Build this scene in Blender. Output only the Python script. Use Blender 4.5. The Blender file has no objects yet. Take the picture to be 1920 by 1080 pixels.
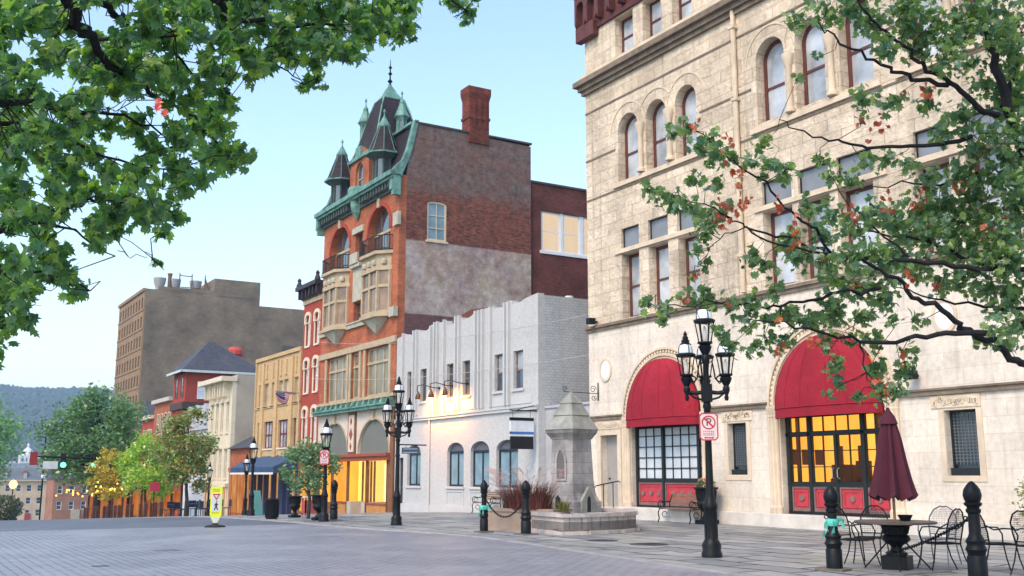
import bpy, bmesh, math, random
from mathutils import Vector, Matrix, noise as mnoise
from mathutils.geometry import tessellate_polygon
R=math.radians
random.seed(7)
sc=bpy.context.scene
C=sc.collection
# ------------------------------------------------------------------ camera, sky, sun, exposure
CAMH=1.45
cam=bpy.data.cameras.new('camera'); cam.sensor_width=36; cam.lens=36*1950/1920
cam.clip_start=.1; cam.clip_end=6000
camo=bpy.data.objects.new('camera',cam); C.objects.link(camo)
PITCH=math.atan(351/1950)
camo.location=(0,0,CAMH); camo.rotation_euler=(math.pi/2+PITCH,0,-R(30.9))
sc.camera=camo
SUN_EL=R(47); SUN_AZ=R(247)       # compass direction towards the sun, clockwise from +Y
w=bpy.data.worlds.new('World'); sc.world=w; w.use_nodes=True
wn=w.node_tree.nodes; wl=w.node_tree.links
bg=wn['Background']; sky=wn.new('ShaderNodeTexSky'); sky.sky_type='NISHITA'
sky.sun_disc=False; sky.sun_elevation=SUN_EL; sky.sun_rotation=SUN_AZ
sky.air_density=1.4; sky.dust_density=1.2; sky.ozone_density=1.4; sky.altitude=50
wl.new(sky.outputs[0],bg.inputs[0]); bg.inputs[1].default_value=.15
sl=bpy.data.lights.new('sun','SUN'); sl.energy=1.3; sl.angle=R(22); sl.color=(1,.76,.52)
so=bpy.data.objects.new('sun',sl); C.objects.link(so)
sd=Vector((math.sin(SUN_AZ)*math.cos(SUN_EL),math.cos(SUN_AZ)*math.cos(SUN_EL),math.sin(SUN_EL)))
so.rotation_euler=sd.to_track_quat('Z','Y').to_euler(); so.location=(-20,-20,40)
sc.view_settings.view_transform='Standard'; sc.view_settings.look='None'
sc.view_settings.exposure=1.12; sc.view_settings.gamma=1
sc.cycles.max_bounces=6; sc.cycles.transparent_max_bounces=12

# ------------------------------------------------------------------ helpers
def g(Y):
    if Y<28: return 0.0
    if Y<50: return -.0388*(Y-28)**2/44
    return -.0388*(min(Y,320)-39)
MC={}
def nmat(name):
    m=bpy.data.materials.new(name); m.use_nodes=True
    nt=m.node_tree; return m,nt.nodes,nt.links,nt.nodes['Principled BSDF']
def V3(c): return (c[0],c[1],c[2],1)
def mul(c,k): return tuple(min(1,x*k) for x in c)
def setspec(b,v): b.inputs['Specular IOR Level'].default_value=v
def mix(N,L,a,b,fac,mode='MIX'):
    x=N.new('ShaderNodeMix'); x.data_type='RGBA'; x.blend_type=mode
    for i,v in ((6,a),(7,b)):
        if isinstance(v,tuple): x.inputs[i].default_value=V3(v)
        else: L.new(v,x.inputs[i])
    if isinstance(fac,(int,float)): x.inputs[0].default_value=fac
    else: L.new(fac,x.inputs[0])
    return x.outputs[2]
def noisef(N,L,vec,scale,detail=5,rough=.6,lo=.3,hi=.7):
    n=N.new('ShaderNodeTexNoise'); n.inputs['Scale'].default_value=scale; n.inputs['Detail'].default_value=detail
    n.inputs['Roughness'].default_value=rough
    L.new(vec,n.inputs['Vector'])
    r=N.new('ShaderNodeMapRange'); r.inputs[1].default_value=lo; r.inputs[2].default_value=hi
    L.new(n.outputs['Fac'],r.inputs[0]); return r.outputs[0]
def addbump(N,L,b,h,strength,dist=.02):
    bp=N.new('ShaderNodeBump'); bp.inputs['Strength'].default_value=strength; bp.inputs['Distance'].default_value=dist
    L.new(h,bp.inputs['Height']); L.new(bp.outputs[0],b.inputs['Normal'])
def M(name,col,rough=.7,metal=0,var=.14,vs=2.,bump=0,bs=25,spec=.4,coat=0,bd=.01):
    if name in MC: return MC[name]
    m,N,L,b=nmat(name); tc=N.new('ShaderNodeTexCoord').outputs['Object']
    f=noisef(N,L,tc,vs)
    c=mix(N,L,mul(col,1-var),mul(col,1+var),f)
    L.new(c,b.inputs['Base Color']); b.inputs['Roughness'].default_value=rough
    b.inputs['Metallic'].default_value=metal; setspec(b,spec); b.inputs['Coat Weight'].default_value=coat
    if bump: addbump(N,L,b,noisef(N,L,tc,bs),bump,bd)
    MC[name]=m; return m
def wallvec(N,L):
    tc=N.new('ShaderNodeTexCoord').outputs['Object']
    s=N.new('ShaderNodeSeparateXYZ'); L.new(tc,s.inputs[0])
    a=N.new('ShaderNodeMath'); a.operation='ADD'; L.new(s.outputs[0],a.inputs[0]); L.new(s.outputs[1],a.inputs[1])
    c=N.new('ShaderNodeCombineXYZ'); L.new(a.outputs[0],c.inputs[0]); L.new(s.outputs[2],c.inputs[1])
    return tc,c.outputs[0],s
def bricktex(N,L,vec,c1,c2,mo,bw,bh,ms,off=.5,bias=0.):
    t=N.new('ShaderNodeTexBrick'); t.inputs['Scale'].default_value=1
    t.inputs['Color1'].default_value=V3(c1); t.inputs['Color2'].default_value=V3(c2); t.inputs['Mortar'].default_value=V3(mo)
    t.inputs['Brick Width'].default_value=bw; t.inputs['Row Height'].default_value=bh
    t.inputs['Mortar Size'].default_value=ms; t.inputs['Mortar Smooth'].default_value=.3; t.inputs['Bias'].default_value=bias
    t.offset=off
    L.new(vec,t.inputs['Vector']); return t
def BR(name,c1,c2,mo,bw=.22,bh=.075,ms=.009,bump=.5,var=.25,vs=.5,rough=.85,streak=0,rockbump=0,bd=.012):
    if name in MC: return MC[name]
    m,N,L,b=nmat(name); tc,v,s=wallvec(N,L)
    t=bricktex(N,L,v,c1,c2,mo,bw,bh,ms)
    f=noisef(N,L,tc,vs,6); k=mix(N,L,(1-var,)*3,(1+var*.6,)*3,f)
    c=mix(N,L,t.outputs['Color'],k,1.,'MULTIPLY')
    f2=noisef(N,L,tc,7,4); c=mix(N,L,c,mix(N,L,(.86,.86,.88),(1.08,1.08,1.06),f2),1.,'MULTIPLY')
    if streak:
        mp=N.new('ShaderNodeMapping'); mp.inputs['Scale'].default_value=(2.2,.16,1); L.new(v,mp.inputs[0])
        f3=noisef(N,L,mp.outputs[0],1.2,4,.6,.52,.78)
        sm=N.new('ShaderNodeMath'); sm.operation='MULTIPLY'; sm.inputs[1].default_value=streak; L.new(f3,sm.inputs[0])
        c=mix(N,L,c,(.12,.11,.10),sm.outputs[0])
    L.new(c,b.inputs['Base Color']); b.inputs['Roughness'].default_value=rough; setspec(b,.25)
    iv=N.new('ShaderNodeMath'); iv.operation='SUBTRACT'; iv.inputs[0].default_value=1; L.new(t.outputs['Fac'],iv.inputs[1])
    h=iv.outputs[0]
    if rockbump:
        f4=noisef(N,L,tc,4.5,8,.65,.2,.8)
        a=N.new('ShaderNodeMath'); a.operation='MULTIPLY_ADD'; a.inputs[1].default_value=rockbump; L.new(f4,a.inputs[0]); L.new(h,a.inputs[2]); h=a.outputs[0]
    addbump(N,L,b,h,bump,bd)
    MC[name]=m; return m
def EM(name,col,strength,var=.0,vs=1.):
    if name in MC: return MC[name]
    m,N,L,b=nmat(name); N.remove(b); e=N.new('ShaderNodeEmission'); e.inputs[1].default_value=strength
    if var:
        tc=N.new('ShaderNodeTexCoord').outputs['Object']
        mp=N.new('ShaderNodeMapping'); mp.inputs['Scale'].default_value=(1,1,.35); L.new(tc,mp.inputs[0])
        f=noisef(N,L,mp.outputs[0],vs,3)
        L.new(mix(N,L,tuple(col[i]*(1-var*(.6,1,1.2)[i]) for i in range(3)),mul(col,1),f),e.inputs[0])
    else: e.inputs[0].default_value=V3(col)
    L.new(e.outputs[0],N['Material Output'].inputs[0]); MC[name]=m; return m
def GLASS(name='clear_glass'):
    if name in MC: return MC[name]
    m,N,L,b=nmat(name); N.remove(b)
    tr=N.new('ShaderNodeBsdfTransparent'); gl=N.new('ShaderNodeBsdfGlossy'); gl.inputs['Roughness'].default_value=.03
    lw=N.new('ShaderNodeLayerWeight'); lw.inputs[0].default_value=.5
    pw=N.new('ShaderNodeMath'); pw.operation='POWER'; pw.inputs[1].default_value=5; L.new(lw.outputs['Facing'],pw.inputs[0])
    fr=N.new('ShaderNodeMath'); fr.operation='MULTIPLY_ADD'; fr.inputs[1].default_value=.6; fr.inputs[2].default_value=.03; L.new(pw.outputs[0],fr.inputs[0])
    ms=N.new('ShaderNodeMixShader'); L.new(fr.outputs[0],ms.inputs[0]); L.new(tr.outputs[0],ms.inputs[1]); L.new(gl.outputs[0],ms.inputs[2])
    L.new(ms.outputs[0],N['Material Output'].inputs[0]); MC[name]=m; return m
def LEAF(name,cols,trans=.35):
    if name in MC: return MC[name]
    m,N,L,b=nmat(name); N.remove(b)
    gm=N.new('ShaderNodeNewGeometry'); r=N.new('ShaderNodeValToRGB'); L.new(gm.outputs['Random Per Island'],r.inputs[0])
    el=r.color_ramp.elements
    while len(el)<len(cols): el.new(.5)
    for i,cc in enumerate(cols): el[i].position=i/max(1,len(cols)-1); el[i].color=V3(cc)
    d=N.new('ShaderNodeBsdfPrincipled'); d.inputs['Roughness'].default_value=.33; setspec(d,.7); L.new(r.outputs[0],d.inputs['Base Color'])
    t=N.new('ShaderNodeBsdfTranslucent'); L.new(mix(N,L,r.outputs[0],(1.4,1.6,.5),1.,'MULTIPLY'),t.inputs[0])
    ms=N.new('ShaderNodeMixShader'); ms.inputs[0].default_value=trans
    L.new(d.outputs[0],ms.inputs[1]); L.new(t.outputs[0],ms.inputs[2]); L.new(ms.outputs[0],N['Material Output'].inputs[0])
    MC[name]=m; return m

def inset_pts(p,d):
    n=len(p); out=[]
    ar=sum(p[i][0]*p[(i+1)%n][1]-p[(i+1)%n][0]*p[i][1] for i in range(n))
    s=1 if ar>0 else -1
    for i in range(n):
        a=Vector(p[i-1]); b=Vector(p[i]); c=Vector(p[(i+1)%n])
        e1=(b-a).normalized(); e2=(c-b).normalized()
        n1=Vector((-e1.y,e1.x))*s; n2=Vector((-e2.y,e2.x))*s
        k=1+n1.dot(n2)
        v=(n1+n2)/max(k,.3)
        out.append((b.x+v.x*d,b.y+v.y*d))
    return out
def rect(u0,u1,v0,v1): return [(u0,v0),(u1,v0),(u1,v1),(u0,v1)]
def shape(u0,u1,v0,v1,rise=0,n=14):
    if not rise: return rect(u0,u1,v0,v1)
    c=(u0+u1)/2; a=(u1-u0)/2; vs=v1-rise
    return [(u0,v0),(u1,v0)]+[(c+a*math.cos(math.pi*i/n),vs+rise*math.sin(math.pi*i/n)) for i in range(n+1)]
def fx(X): return lambda u,v,w:(X+w,u,v)          # facade facing -X, u = Y
def fy(Y): return lambda u,v,w:(u,Y+w,v)          # wall facing -Y, u = X
def fz(Z): return lambda u,v,w:(u,v,Z+w)
SPLIT={'bay_x','pilaster','mullion','leg','string_course','ledge','stone_ledge','apron_panel','stone_frame','keystone','stall_riser','medallion_rim','stone_trim','arch_moulding','shop_side_wall','copper_corbel'}
class MB:
    def __init__(s): s.v=[]; s.f=[]
    def add(s,vs,fs):
        o=len(s.v); s.v+= [tuple(x) for x in vs]; s.f+=[tuple(o+i for i in f) for f in fs]; return s
    def box(s,x0,x1,y0,y1,z0,z1):
        return s.add([(x0,y0,z0),(x1,y0,z0),(x1,y1,z0),(x0,y1,z0),(x0,y0,z1),(x1,y0,z1),(x1,y1,z1),(x0,y1,z1)],
          [(3,2,1,0),(4,5,6,7),(0,1,5,4),(1,2,6,5),(2,3,7,6),(3,0,4,7)])
    def mbox(s,mp,u0,u1,v0,v1,w0,w1):
        p=[mp(u,v,ww) for ww in (w0,w1) for (u,v) in ((u0,v0),(u1,v0),(u1,v1),(u0,v1))]
        return s.add(p,[(3,2,1,0),(4,5,6,7),(0,1,5,4),(1,2,6,5),(2,3,7,6),(3,0,4,7)])
    def prism(s,pts,mp,w0,w1):
        return s.holed(pts,[],mp,w0,w1)
    def holed(s,out,holes,mp,w0,w1):
        loops=[out]+holes
        flat=[p for l in loops for p in l]
        tri=tessellate_polygon([[Vector((p[0],p[1],0)) for p in l] for l in loops])
        n=len(flat); vs=[mp(p[0],p[1],w0) for p in flat]+[mp(p[0],p[1],w1) for p in flat]
        fs=[tuple(t) for t in tri]+[tuple(n+i for i in reversed(t)) for t in tri]
        o=0
        for l in loops:
            k=len(l)
            for i in range(k):
                a=o+i; b=o+(i+1)%k; fs.append((a,b,n+b,n+a))
            o+=k
        return s.add(vs,fs)
    def tube(s,pts,r,n=6,closed=False):
        pts=[Vector(p) for p in pts]; k=len(pts)
        rs=r if isinstance(r,(list,tuple)) else [r]*k
        vs=[]; fs=[]; prev=None
        for i,p in enumerate(pts):
            if closed: d=pts[(i+1)%k]-pts[i-1]
            else: d=(pts[min(i+1,k-1)]-pts[max(i-1,0)])
            d=d.normalized() if d.length>1e-9 else Vector((0,0,1))
            if prev is None:
                a=d.orthogonal().normalized()
            else:
                a=prev-d*prev.dot(d); a=a.normalized() if a.length>1e-6 else d.orthogonal().normalized()
            prev=a; b=d.cross(a)
            for j in range(n):
                t=2*math.pi*(j+.5)/n; vs.append(p+(a*math.cos(t)+b*math.sin(t))*rs[i])
        for i in range(k if closed else k-1):
            for j in range(n):
                x=i*n+j; y=i*n+(j+1)%n; i2=((i+1)%k)*n
                fs.append((x,y,i2+(j+1)%n,i2+j))
        if not closed: fs+=[tuple(reversed(range(n))),tuple((k-1)*n+j for j in range(n))]
        return s.add(vs,fs)
    def lathe(s,c,prof,n=16,ang0=0.,sq=False):
        vs=[];fs=[];k=len(prof)
        for r,z in prof:
            for j in range(n):
                t=ang0+2*math.pi*j/n; vs.append((c[0]+r*math.cos(t),c[1]+r*math.sin(t),c[2]+z))
        for i in range(k-1):
            for j in range(n): fs.append((i*n+j,i*n+(j+1)%n,(i+1)*n+(j+1)%n,(i+1)*n+j))
        fs+=[tuple(reversed(range(n))),tuple((k-1)*n+j for j in range(n))]
        return s.add(vs,fs)
    def islands(s):
        par=list(range(len(s.v)))
        def find(a):
            while par[a]!=a: par[a]=par[par[a]]; a=par[a]
            return a
        for f in s.f:
            r=find(f[0])
            for i in f[1:]: par[find(i)]=r
        gr={}
        for f in s.f: gr.setdefault(find(f[0]),[]).append(f)
        out=[]
        for fs in gr.values():
            ids=sorted({i for f in fs for i in f}); m={k:j for j,k in enumerate(ids)}
            b=MB(); b.v=[s.v[i] for i in ids]; b.f=[tuple(m[i] for i in f) for f in fs]; out.append(b)
        return out
    def build(s,name,mat,parent=None,smooth=False,bevel=0,recalc=True):
        if parent and name in SPLIT:
            r=None
            for b in s.islands(): r=b.build1(name,mat,parent,smooth,bevel,recalc)
            return r
        return s.build1(name,mat,parent,smooth,bevel,recalc)
    def build1(s,name,mat,parent=None,smooth=False,bevel=0,recalc=True):
        me=bpy.data.meshes.new(name)
        off=Vector(parent_loc(parent))
        me.from_pydata([(v[0]-off.x,v[1]-off.y,v[2]-off.z) for v in s.v],[],s.f); me.update()
        if recalc:
            bm=bmesh.new(); bm.from_mesh(me); bmesh.ops.recalc_face_normals(bm,faces=bm.faces); bm.to_mesh(me); bm.free()
        if mat: me.materials.append(mat)
        o=bpy.data.objects.new(name,me); C.objects.link(o)
        if parent: o.parent=parent
        if smooth:
            for p in me.polygons: p.use_smooth=True
            md=o.modifiers.new('e','EDGE_SPLIT'); md.split_angle=R(40)
        if bevel:
            md=o.modifiers.new('b','BEVEL'); md.width=bevel; md.segments=1; md.limit_method='ANGLE'; md.angle_limit=R(50)
        return o
def parent_loc(p):
    o=Vector((0,0,0))
    while p: o=o+p.location; p=p.parent
    return o
def thing(name,label,cat,loc=(0,0,0),group=None,rz=0):
    o=bpy.data.objects.new(name,None); C.objects.link(o); o.location=loc; o.rotation_euler.z=rz
    o.empty_display_size=.2
    o['label']=label; o['category']=cat
    if group: o['group']=group
    return o
def tag(o,label=None,cat=None,group=None,kind=None):
    for k,v in (('label',label),('category',cat),('group',group),('kind',kind)):
        if v: o[k]=v
    return o
KIDS={}
def copy_tree(o,parent=None):
    c=o.copy(); C.objects.link(c); c.parent=parent
    for ch in o.children: copy_tree(ch,c)
    return c
def clone(o,label,loc,rz=0,scale=1,group=None):
    c=copy_tree(o); c.location=loc; c.rotation_euler.z=rz; c.scale=(scale,)*3; c['label']=label
    if group: c['group']=group
    return c
def window(root,mp,u0,u1,v0,v1,fm,gm,d=.16,rise=0,cols=1,rows=2,fw=.06,mw=.035,sill=None,name='window',sm=None,pname='pane',ft=.07):
    sh=shape(u0,u1,v0,v1,rise); out=inset_pts(sh,-.012); inn=inset_pts(sh,fw)
    mb=MB(); mb.holed(out,[inn],mp,d,d+ft)
    vs=v1-rise*.55
    for i in range(1,rows):
        v=v0+(vs-v0)*i/rows if rise else v0+(v1-v0)*i/rows
        mb.mbox(mp,u0+fw*.5,u1-fw*.5,v-mw,v+mw,d+.006,d+ft-.008)
    for i in range(1,cols):
        u=u0+(u1-u0)*i/cols
        top=v1-fw*.5
        if rise: top=v1-rise+rise*math.sqrt(max(0,1-((u-(u0+u1)/2)/((u1-u0)/2))**2))-fw*.5
        mb.mbox(mp,u-mw*.7,u+mw*.7,v0+fw*.5,top,d+.003,d+ft-.012)
    f=mb.build(name,fm,root)
    MB().prism(inset_pts(sh,fw*.4),mp,d+ft-.03,d+ft-.012).build(pname,gm,f)
    if sill:
        MB().mbox(mp,u0-.08,u1+.08,v0-.1,v0+.004,-.07,d+ft).build('sill',sill,f)
    return f
def shift(mp,du=0,dv=0,dw=0): return lambda u,v,w:mp(u+du,v+dv,w+dw)
def text_mesh(s,size):
    cu=bpy.data.curves.new('t','FONT'); cu.body=s; cu.size=size; cu.align_x='CENTER'; cu.align_y='CENTER'
    o=bpy.data.objects.new('t',cu); C.objects.link(o)
    me=bpy.data.meshes.new_from_object(o.evaluated_get(bpy.context.evaluated_depsgraph_get()))
    r=([tuple(v.co) for v in me.vertices],[tuple(p.vertices) for p in me.polygons])
    bpy.data.objects.remove(o); bpy.data.meshes.remove(me); bpy.data.curves.remove(cu); return r

# ------------------------------------------------------------------ materials
BLACK=M('black_paint',(.006,.0075,.010),.42,0,.4,8,.15,60,.22)
IRON=M('wrought_iron',(.007,.0085,.011),.45,0,.3,8,0,25,.22)
STONE_UP=BR('rough_ashlar',(.66,.545,.415),(.80,.68,.535),(.55,.44,.33),.95,.42,.010,.9,.3,.6,.9,.5,1.3,.05)
STONE_LO=BR('smooth_limestone',(.70,.62,.53),(.78,.70,.605),(.57,.49,.41),1.05,.40,.006,.3,.15,.6,.8,.3,.1)
STONE_TRIM=M('limestone_trim',(.64,.53,.40),.8,0,.18,1.5,.2,14)
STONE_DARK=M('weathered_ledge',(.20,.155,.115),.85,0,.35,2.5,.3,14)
STONE_PALE=M('pale_step_stone',(.62,.58,.53),.8,0,.15,2,.15,14)
TERRA=M('red_terracotta',(.11,.035,.033),.7,0,.3,4,.3,12)
WINRED=M('oxblood_frame',(.11,.036,.03),.45,0,.2,3)
PANE_PALE=M('blind_reflection_pane',(.42,.455,.50),.05,0,.55,.6,0,1,.9,.7)  # pale noise puts blinds and broken sky reflection into the base colour
PANE_DARK=M('dark_pane',(.05,.07,.085),.05,0,.3,1.2,0,1,.9,.5)
PANE_BLUE=M('blue_blind_pane',(.20,.32,.40),.1,0,.25,1.5,0,1,.8,.5)
PANE_WHITE=M('white_papered_pane',(.62,.68,.74),.15,0,.1,2,0,1,.6,.4)
PANE_SLATE=M('slate_blue_transom',(.20,.22,.25),.25,0,.12,2,0,1,.5)
AWN=M('red_awning_cloth',(.29,.013,.028),.85,0,.2,.9,.5,5,.3,0,.03)
DOORRED=M('red_door_paint',(.48,.045,.065),.5,0,.16,5)
DOORFR=M('brown_grey_frame',(.22,.13,.12),.55,0,.2,5)
BLKFR=M('black_green_frame',(.012,.016,.018),.45,0,.25,5)
WHITEBR=BR('white_painted_brick',(.50,.505,.51),(.52,.525,.53),(.45,.455,.46),.22,.075,.007,.12,.05,.5,.75,.05)
WHITEW=M('white_painted_render',(.51,.515,.52),.7,0,.05,1.2,.08,20)
SHADEBR=BR('shaded_white_brick',(.50,.52,.55),(.53,.55,.58),(.36,.37,.40),.22,.11,.010,.5,.10,.5,.8,.15)  # white-painted side wall, its bluish shade put into the brick colour
GREYW=M('grey_render',(.40,.41,.45),.75,0,.12,1.,.1,20)
REDBR=BR('orange_red_brick',(.50,.14,.055),(.37,.085,.04),(.36,.19,.12),.24,.085,.010,.45,.34,.7,.8,.2)
REDBR2=BR('crimson_brick',(.42,.065,.04),(.36,.05,.035),(.26,.09,.07),.22,.075,.007,.3,.15,.6)
DKBR=BR('dark_red_brick',(.18,.045,.032),(.11,.032,.03),(.12,.075,.065),.22,.075,.009,.5,.5,.7)
BUFFST=M('buff_sandstone',(.44,.35,.235),.8,0,.18,2,.2,15)
GREYST=M('grey_green_stone',(.42,.41,.33),.8,0,.2,3,.3,12)
COPPER=M('verdigris_copper',(.12,.255,.215),.65,0,.5,2.6,.3,9)
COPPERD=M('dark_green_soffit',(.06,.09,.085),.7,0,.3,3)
SLATE=BR('dark_roof_slate',(.028,.025,.032),(.045,.032,.038),(.012,.011,.014),.26,.2,.012,.6,.3,.8,.8)
SLATEG=BR('grey_roof_slate',(.07,.075,.10),(.095,.098,.12),(.035,.038,.05),.28,.22,.012,.5,.2,.5,.7)
YELBR=BR('buff_brick',(.62,.44,.23),(.56,.38,.19),(.44,.32,.20),.22,.075,.007,.2,.12,.5)
CREAM=M('cream_paint',(.68,.61,.47),.7,0,.08,1.5)
CREAMS=M('grey_stucco_side',(.40,.36,.30),.85,0,.12,.8)
BROWNBR=BR('brown_brick',(.25,.185,.125),(.20,.15,.10),(.16,.13,.10),.7,.42,.03,.3,.45,.2,.9,.3)
TANBR=BR('tan_brick',(.34,.215,.115),(.30,.19,.10),(.22,.155,.10),.4,.25,.015,.3,.15,.3)
WOODT=M('timber_brown',(.19,.08,.035),.6,0,.25,4)
REDBROWN=M('redwood_lintel',(.30,.07,.035),.55,0,.2,4)
NAVY=M('navy_paint',(.025,.045,.13),.5,0,.2,3)
TEALP=M('teal_awning',(.035,.075,.15),.6,0,.2,2)
WHITEP=M('white_paint',(.75,.76,.78),.5,0,.06,3)
ROOFDK=M('roof_tar',(.06,.06,.065),.9,0,.2,1)
GOLD1=EM('warm_interior',(1,.46,.06),.75,.35,.9)  # interior surfaces emit the room light themselves, no lamps inside
GOLD2=EM('bright_interior',(1,.60,.14),.9,.2,.6)
GOLD3=EM('amber_interior',(1,.42,.045),.78,.35,1.1)
SILH=M('interior_furniture',(.10,.04,.015),.7,0,.2,3)
CLEAR=GLASS()
BARK=M('tree_bark',(.055,.05,.05),.9,0,.35,6,.6,18,.2,0,.02)
BARKD=M('dark_bark',(.022,.02,.022),.9,0,.35,8,.5,24,.2)
# ------------------------------------------------------------------ setting: ground, road, pavement, hill
F0=22.07
EDGE=[(-12,10.0),(0,10.3),(7,10.75),(11,11.15),(14,11.5),(18,12.05),(21,12.5),(22.5,12.62),(24,12.5),(26.2,12.0),(29,11.6),(34,11.5),(60,11.5),(400,11.5)]
def edge(Y):
    for (a,xa),(b,xb) in zip(EDGE,EDGE[1:]):
        if a<=Y<=b: return xa+(xb-xa)*(Y-a)/(b-a)
    return 11.5
def strip(name,fa,fb,ys,dz,mat,nx=2,bumpy=0):
    mb=MB(); vs=[];fs=[]
    for y in ys:
        a,b=fa(y),fb(y)
        for i in range(nx):
            x=a+(b-a)*i/(nx-1); vs.append((x,y,g(y)+dz+(bumpy*mnoise.noise(Vector((x*.5,y*.5,0))) if bumpy else 0)))
    for j in range(len(ys)-1):
        for i in range(nx-1):
            k=j*nx+i; fs.append((k,k+1,k+nx+1,k+nx))
    mb.add(vs,fs); return mb.build(name,mat,None)
def pavermat(name,c1,c2,mo,bw,bh,ms,distort=0,swap=False,bump=.4,var=.25,rough=.75,off=.5,bd=.01,patch=None,spec=.4):
    m,N,L,b=nmat(name); tc=N.new('ShaderNodeTexCoord').outputs['Object']
    v=tc
    if distort:
        n=N.new('ShaderNodeTexNoise'); n.inputs['Scale'].default_value=.6; L.new(tc,n.inputs['Vector'])
        va=N.new('ShaderNodeVectorMath'); va.operation='MULTIPLY_ADD'; va.inputs[1].default_value=(distort,)*3
        L.new(n.outputs['Color'],va.inputs[0]); L.new(tc,va.inputs[2]); v=va.outputs[0]
    if swap:
        mp=N.new('ShaderNodeMapping'); mp.inputs['Rotation'].default_value=(0,0,math.pi/2); L.new(v,mp.inputs[0]); v=mp.outputs[0]
    t=bricktex(N,L,v,c1,c2,mo,bw,bh,ms,off)
    f=noisef(N,L,tc,.35,7,.65,.25,.75); c=mix(N,L,t.outputs['Color'],mix(N,L,(1-var,1-var,1-var*.9),(1+var*.7,)*3,f),1.,'MULTIPLY')
    f2=noisef(N,L,tc,6,5); c=mix(N,L,c,mix(N,L,(.82,.82,.82),(1.12,1.12,1.12),f2),1.,'MULTIPLY')
    if patch:
        f3=noisef(N,L,tc,.5,4,.6,.48,.66); c=mix(N,L,c,patch,mulf(N,L,f3,.65))
    L.new(c,b.inputs['Base Color']); setspec(b,spec)
    r=N.new('ShaderNodeMapRange'); r.inputs[3].default_value=rough-.15; r.inputs[4].default_value=rough+.1; L.new(f2,r.inputs[0]); L.new(r.outputs[0],b.inputs['Roughness'])
    iv=N.new('ShaderNodeMath'); iv.operation='MULTIPLY_ADD'; iv.inputs[1].default_value=-1.; iv.inputs[2].default_value=1; L.new(t.outputs['Fac'],iv.inputs[0])
    a=N.new('ShaderNodeMath'); a.operation='MULTIPLY_ADD'; a.inputs[1].default_value=.5; L.new(f2,a.inputs[0]); L.new(iv.outputs[0],a.inputs[2])
    addbump(N,L,b,a.outputs[0],bump,bd); return m
def mulf(N,L,a,k):
    m=N.new('ShaderNodeMath'); m.operation='MULTIPLY'; m.inputs[1].default_value=k; L.new(a,m.inputs[0]); return m.outputs[0]
PAVERS=pavermat('street_pavers',(.27,.275,.305),(.235,.24,.265),(.14,.142,.16),.32,.16,.018,.03,True,.7,.2,.5,spec=.45,patch=(.33,.32,.345))
ASPH=pavermat('asphalt',(.12,.128,.15),(.12,.128,.15),(.115,.122,.145),9,9,.01,0,False,.2,.3,.6)
FLAG=pavermat('flagstones',(.38,.38,.365),(.20,.215,.22),(.022,.024,.028),1.35,.72,.04,.75,True,1.0,.42,.62,.37,.02,patch=(.33,.34,.28))
KERBM=M('granite_kerb',(.27,.26,.265),.7,0,.2,2,.2,20)
yn=[-12+i*1. for i in range(44)]+[31.4]
yn=sorted(set([y for y in yn if y<=31.4]))
yf=[31.4]+[33+i*2 for i in range(60)]+[160+i*10 for i in range(17)]
tag(strip('brick_road',lambda y:-1.3,lambda y:edge(y)-.16,yn,-.02,PAVERS,6),kind='structure')
tag(strip('road',lambda y:-1.3,lambda y:edge(y)-.16,yf,-.02,ASPH,4),kind='structure')
ky=[-12+i*.5 for i in range(100)]+[38+i*2 for i in range(60)]
mb=MB(); vs=[];fs=[]
for y in ky:
    e=edge(y); vs+=[(e-.175,y,g(y)-.05),(e-.16,y,g(y)-.002),(e-.15,y,g(y)+.006),(e+.002,y,g(y)+.006)]
for j in range(len(ky)-1):
    for i in range(3): k=j*4+i; fs.append((k,k+1,k+5,k+4))
mb.add(vs,fs); tag(mb.build('kerb',KERBM,None),kind='structure')
tag(strip('pavement',lambda y:edge(y),lambda y:26.5,[-12+i*1. for i in range(50)]+[38+i*2 for i in range(60)],.0,FLAG,8),kind='structure')
tag(strip('opposite_pavement',lambda y:-9,lambda y:-1.3,[-12+i*2 for i in range(30)]+[50+i*5 for i in range(54)],.05,FLAG,3),kind='structure')
# far ground to the horizon and hill
def gy(Y):
    return g(Y)-.12
mb=MB(); ys=[-200,-60,-12]+[i*4 for i in range(0,40)]+[160+i*20 for i in range(9)]+[400,600,900,1500,2400]; xs=[-2400,-800,-200,-60,-20,0,12,30,60,120,200,400,800,2400]
vs=[(x,y,gy(y)) for y in ys for x in xs]; nx=len(xs)
fs=[(j*nx+i,j*nx+i+1,(j+1)*nx+i+1,(j+1)*nx+i) for j in range(len(ys)-1) for i in range(nx-1)]
mb.add(vs,fs); tag(mb.build('ground',M('ground_earth',(.09,.10,.07),.95,0,.4,.05),None),kind='structure')
HILLM=M('wooded_slope',(.035,.06,.035),.95,0,.5,.02,.6,.2,.1,0,3)
def hillz(x,y):
    t=(y-780)/(1450-780); t=max(0,min(1,t)); s=t*t*(3-2*t)
    cr=112+9*mnoise.noise(Vector((x*.004,.3,0)))+5*mnoise.noise(Vector((x*.012,1.3,0)))
    if y>1450: s=1-.35*min(1,(y-1450)/900)
    return -14+(cr+6)*s+ (6*mnoise.noise(Vector((x*.01,y*.008,2))))*s
mb=MB(); nx=90; ny=40; vs=[];fs=[]
for j in range(ny):
    y=760+j*40
    for i in range(nx):
        x=-1500+i*34; vs.append((x,y,hillz(x,y)))
fs=[(j*nx+i,j*nx+i+1,(j+1)*nx+i+1,(j+1)*nx+i) for j in range(ny-1) for i in range(nx-1)]
mb.add(vs,fs); tag(mb.build('hill',HILLM,None,True),kind='structure')
rr=random.Random(3); mb=MB()
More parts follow.
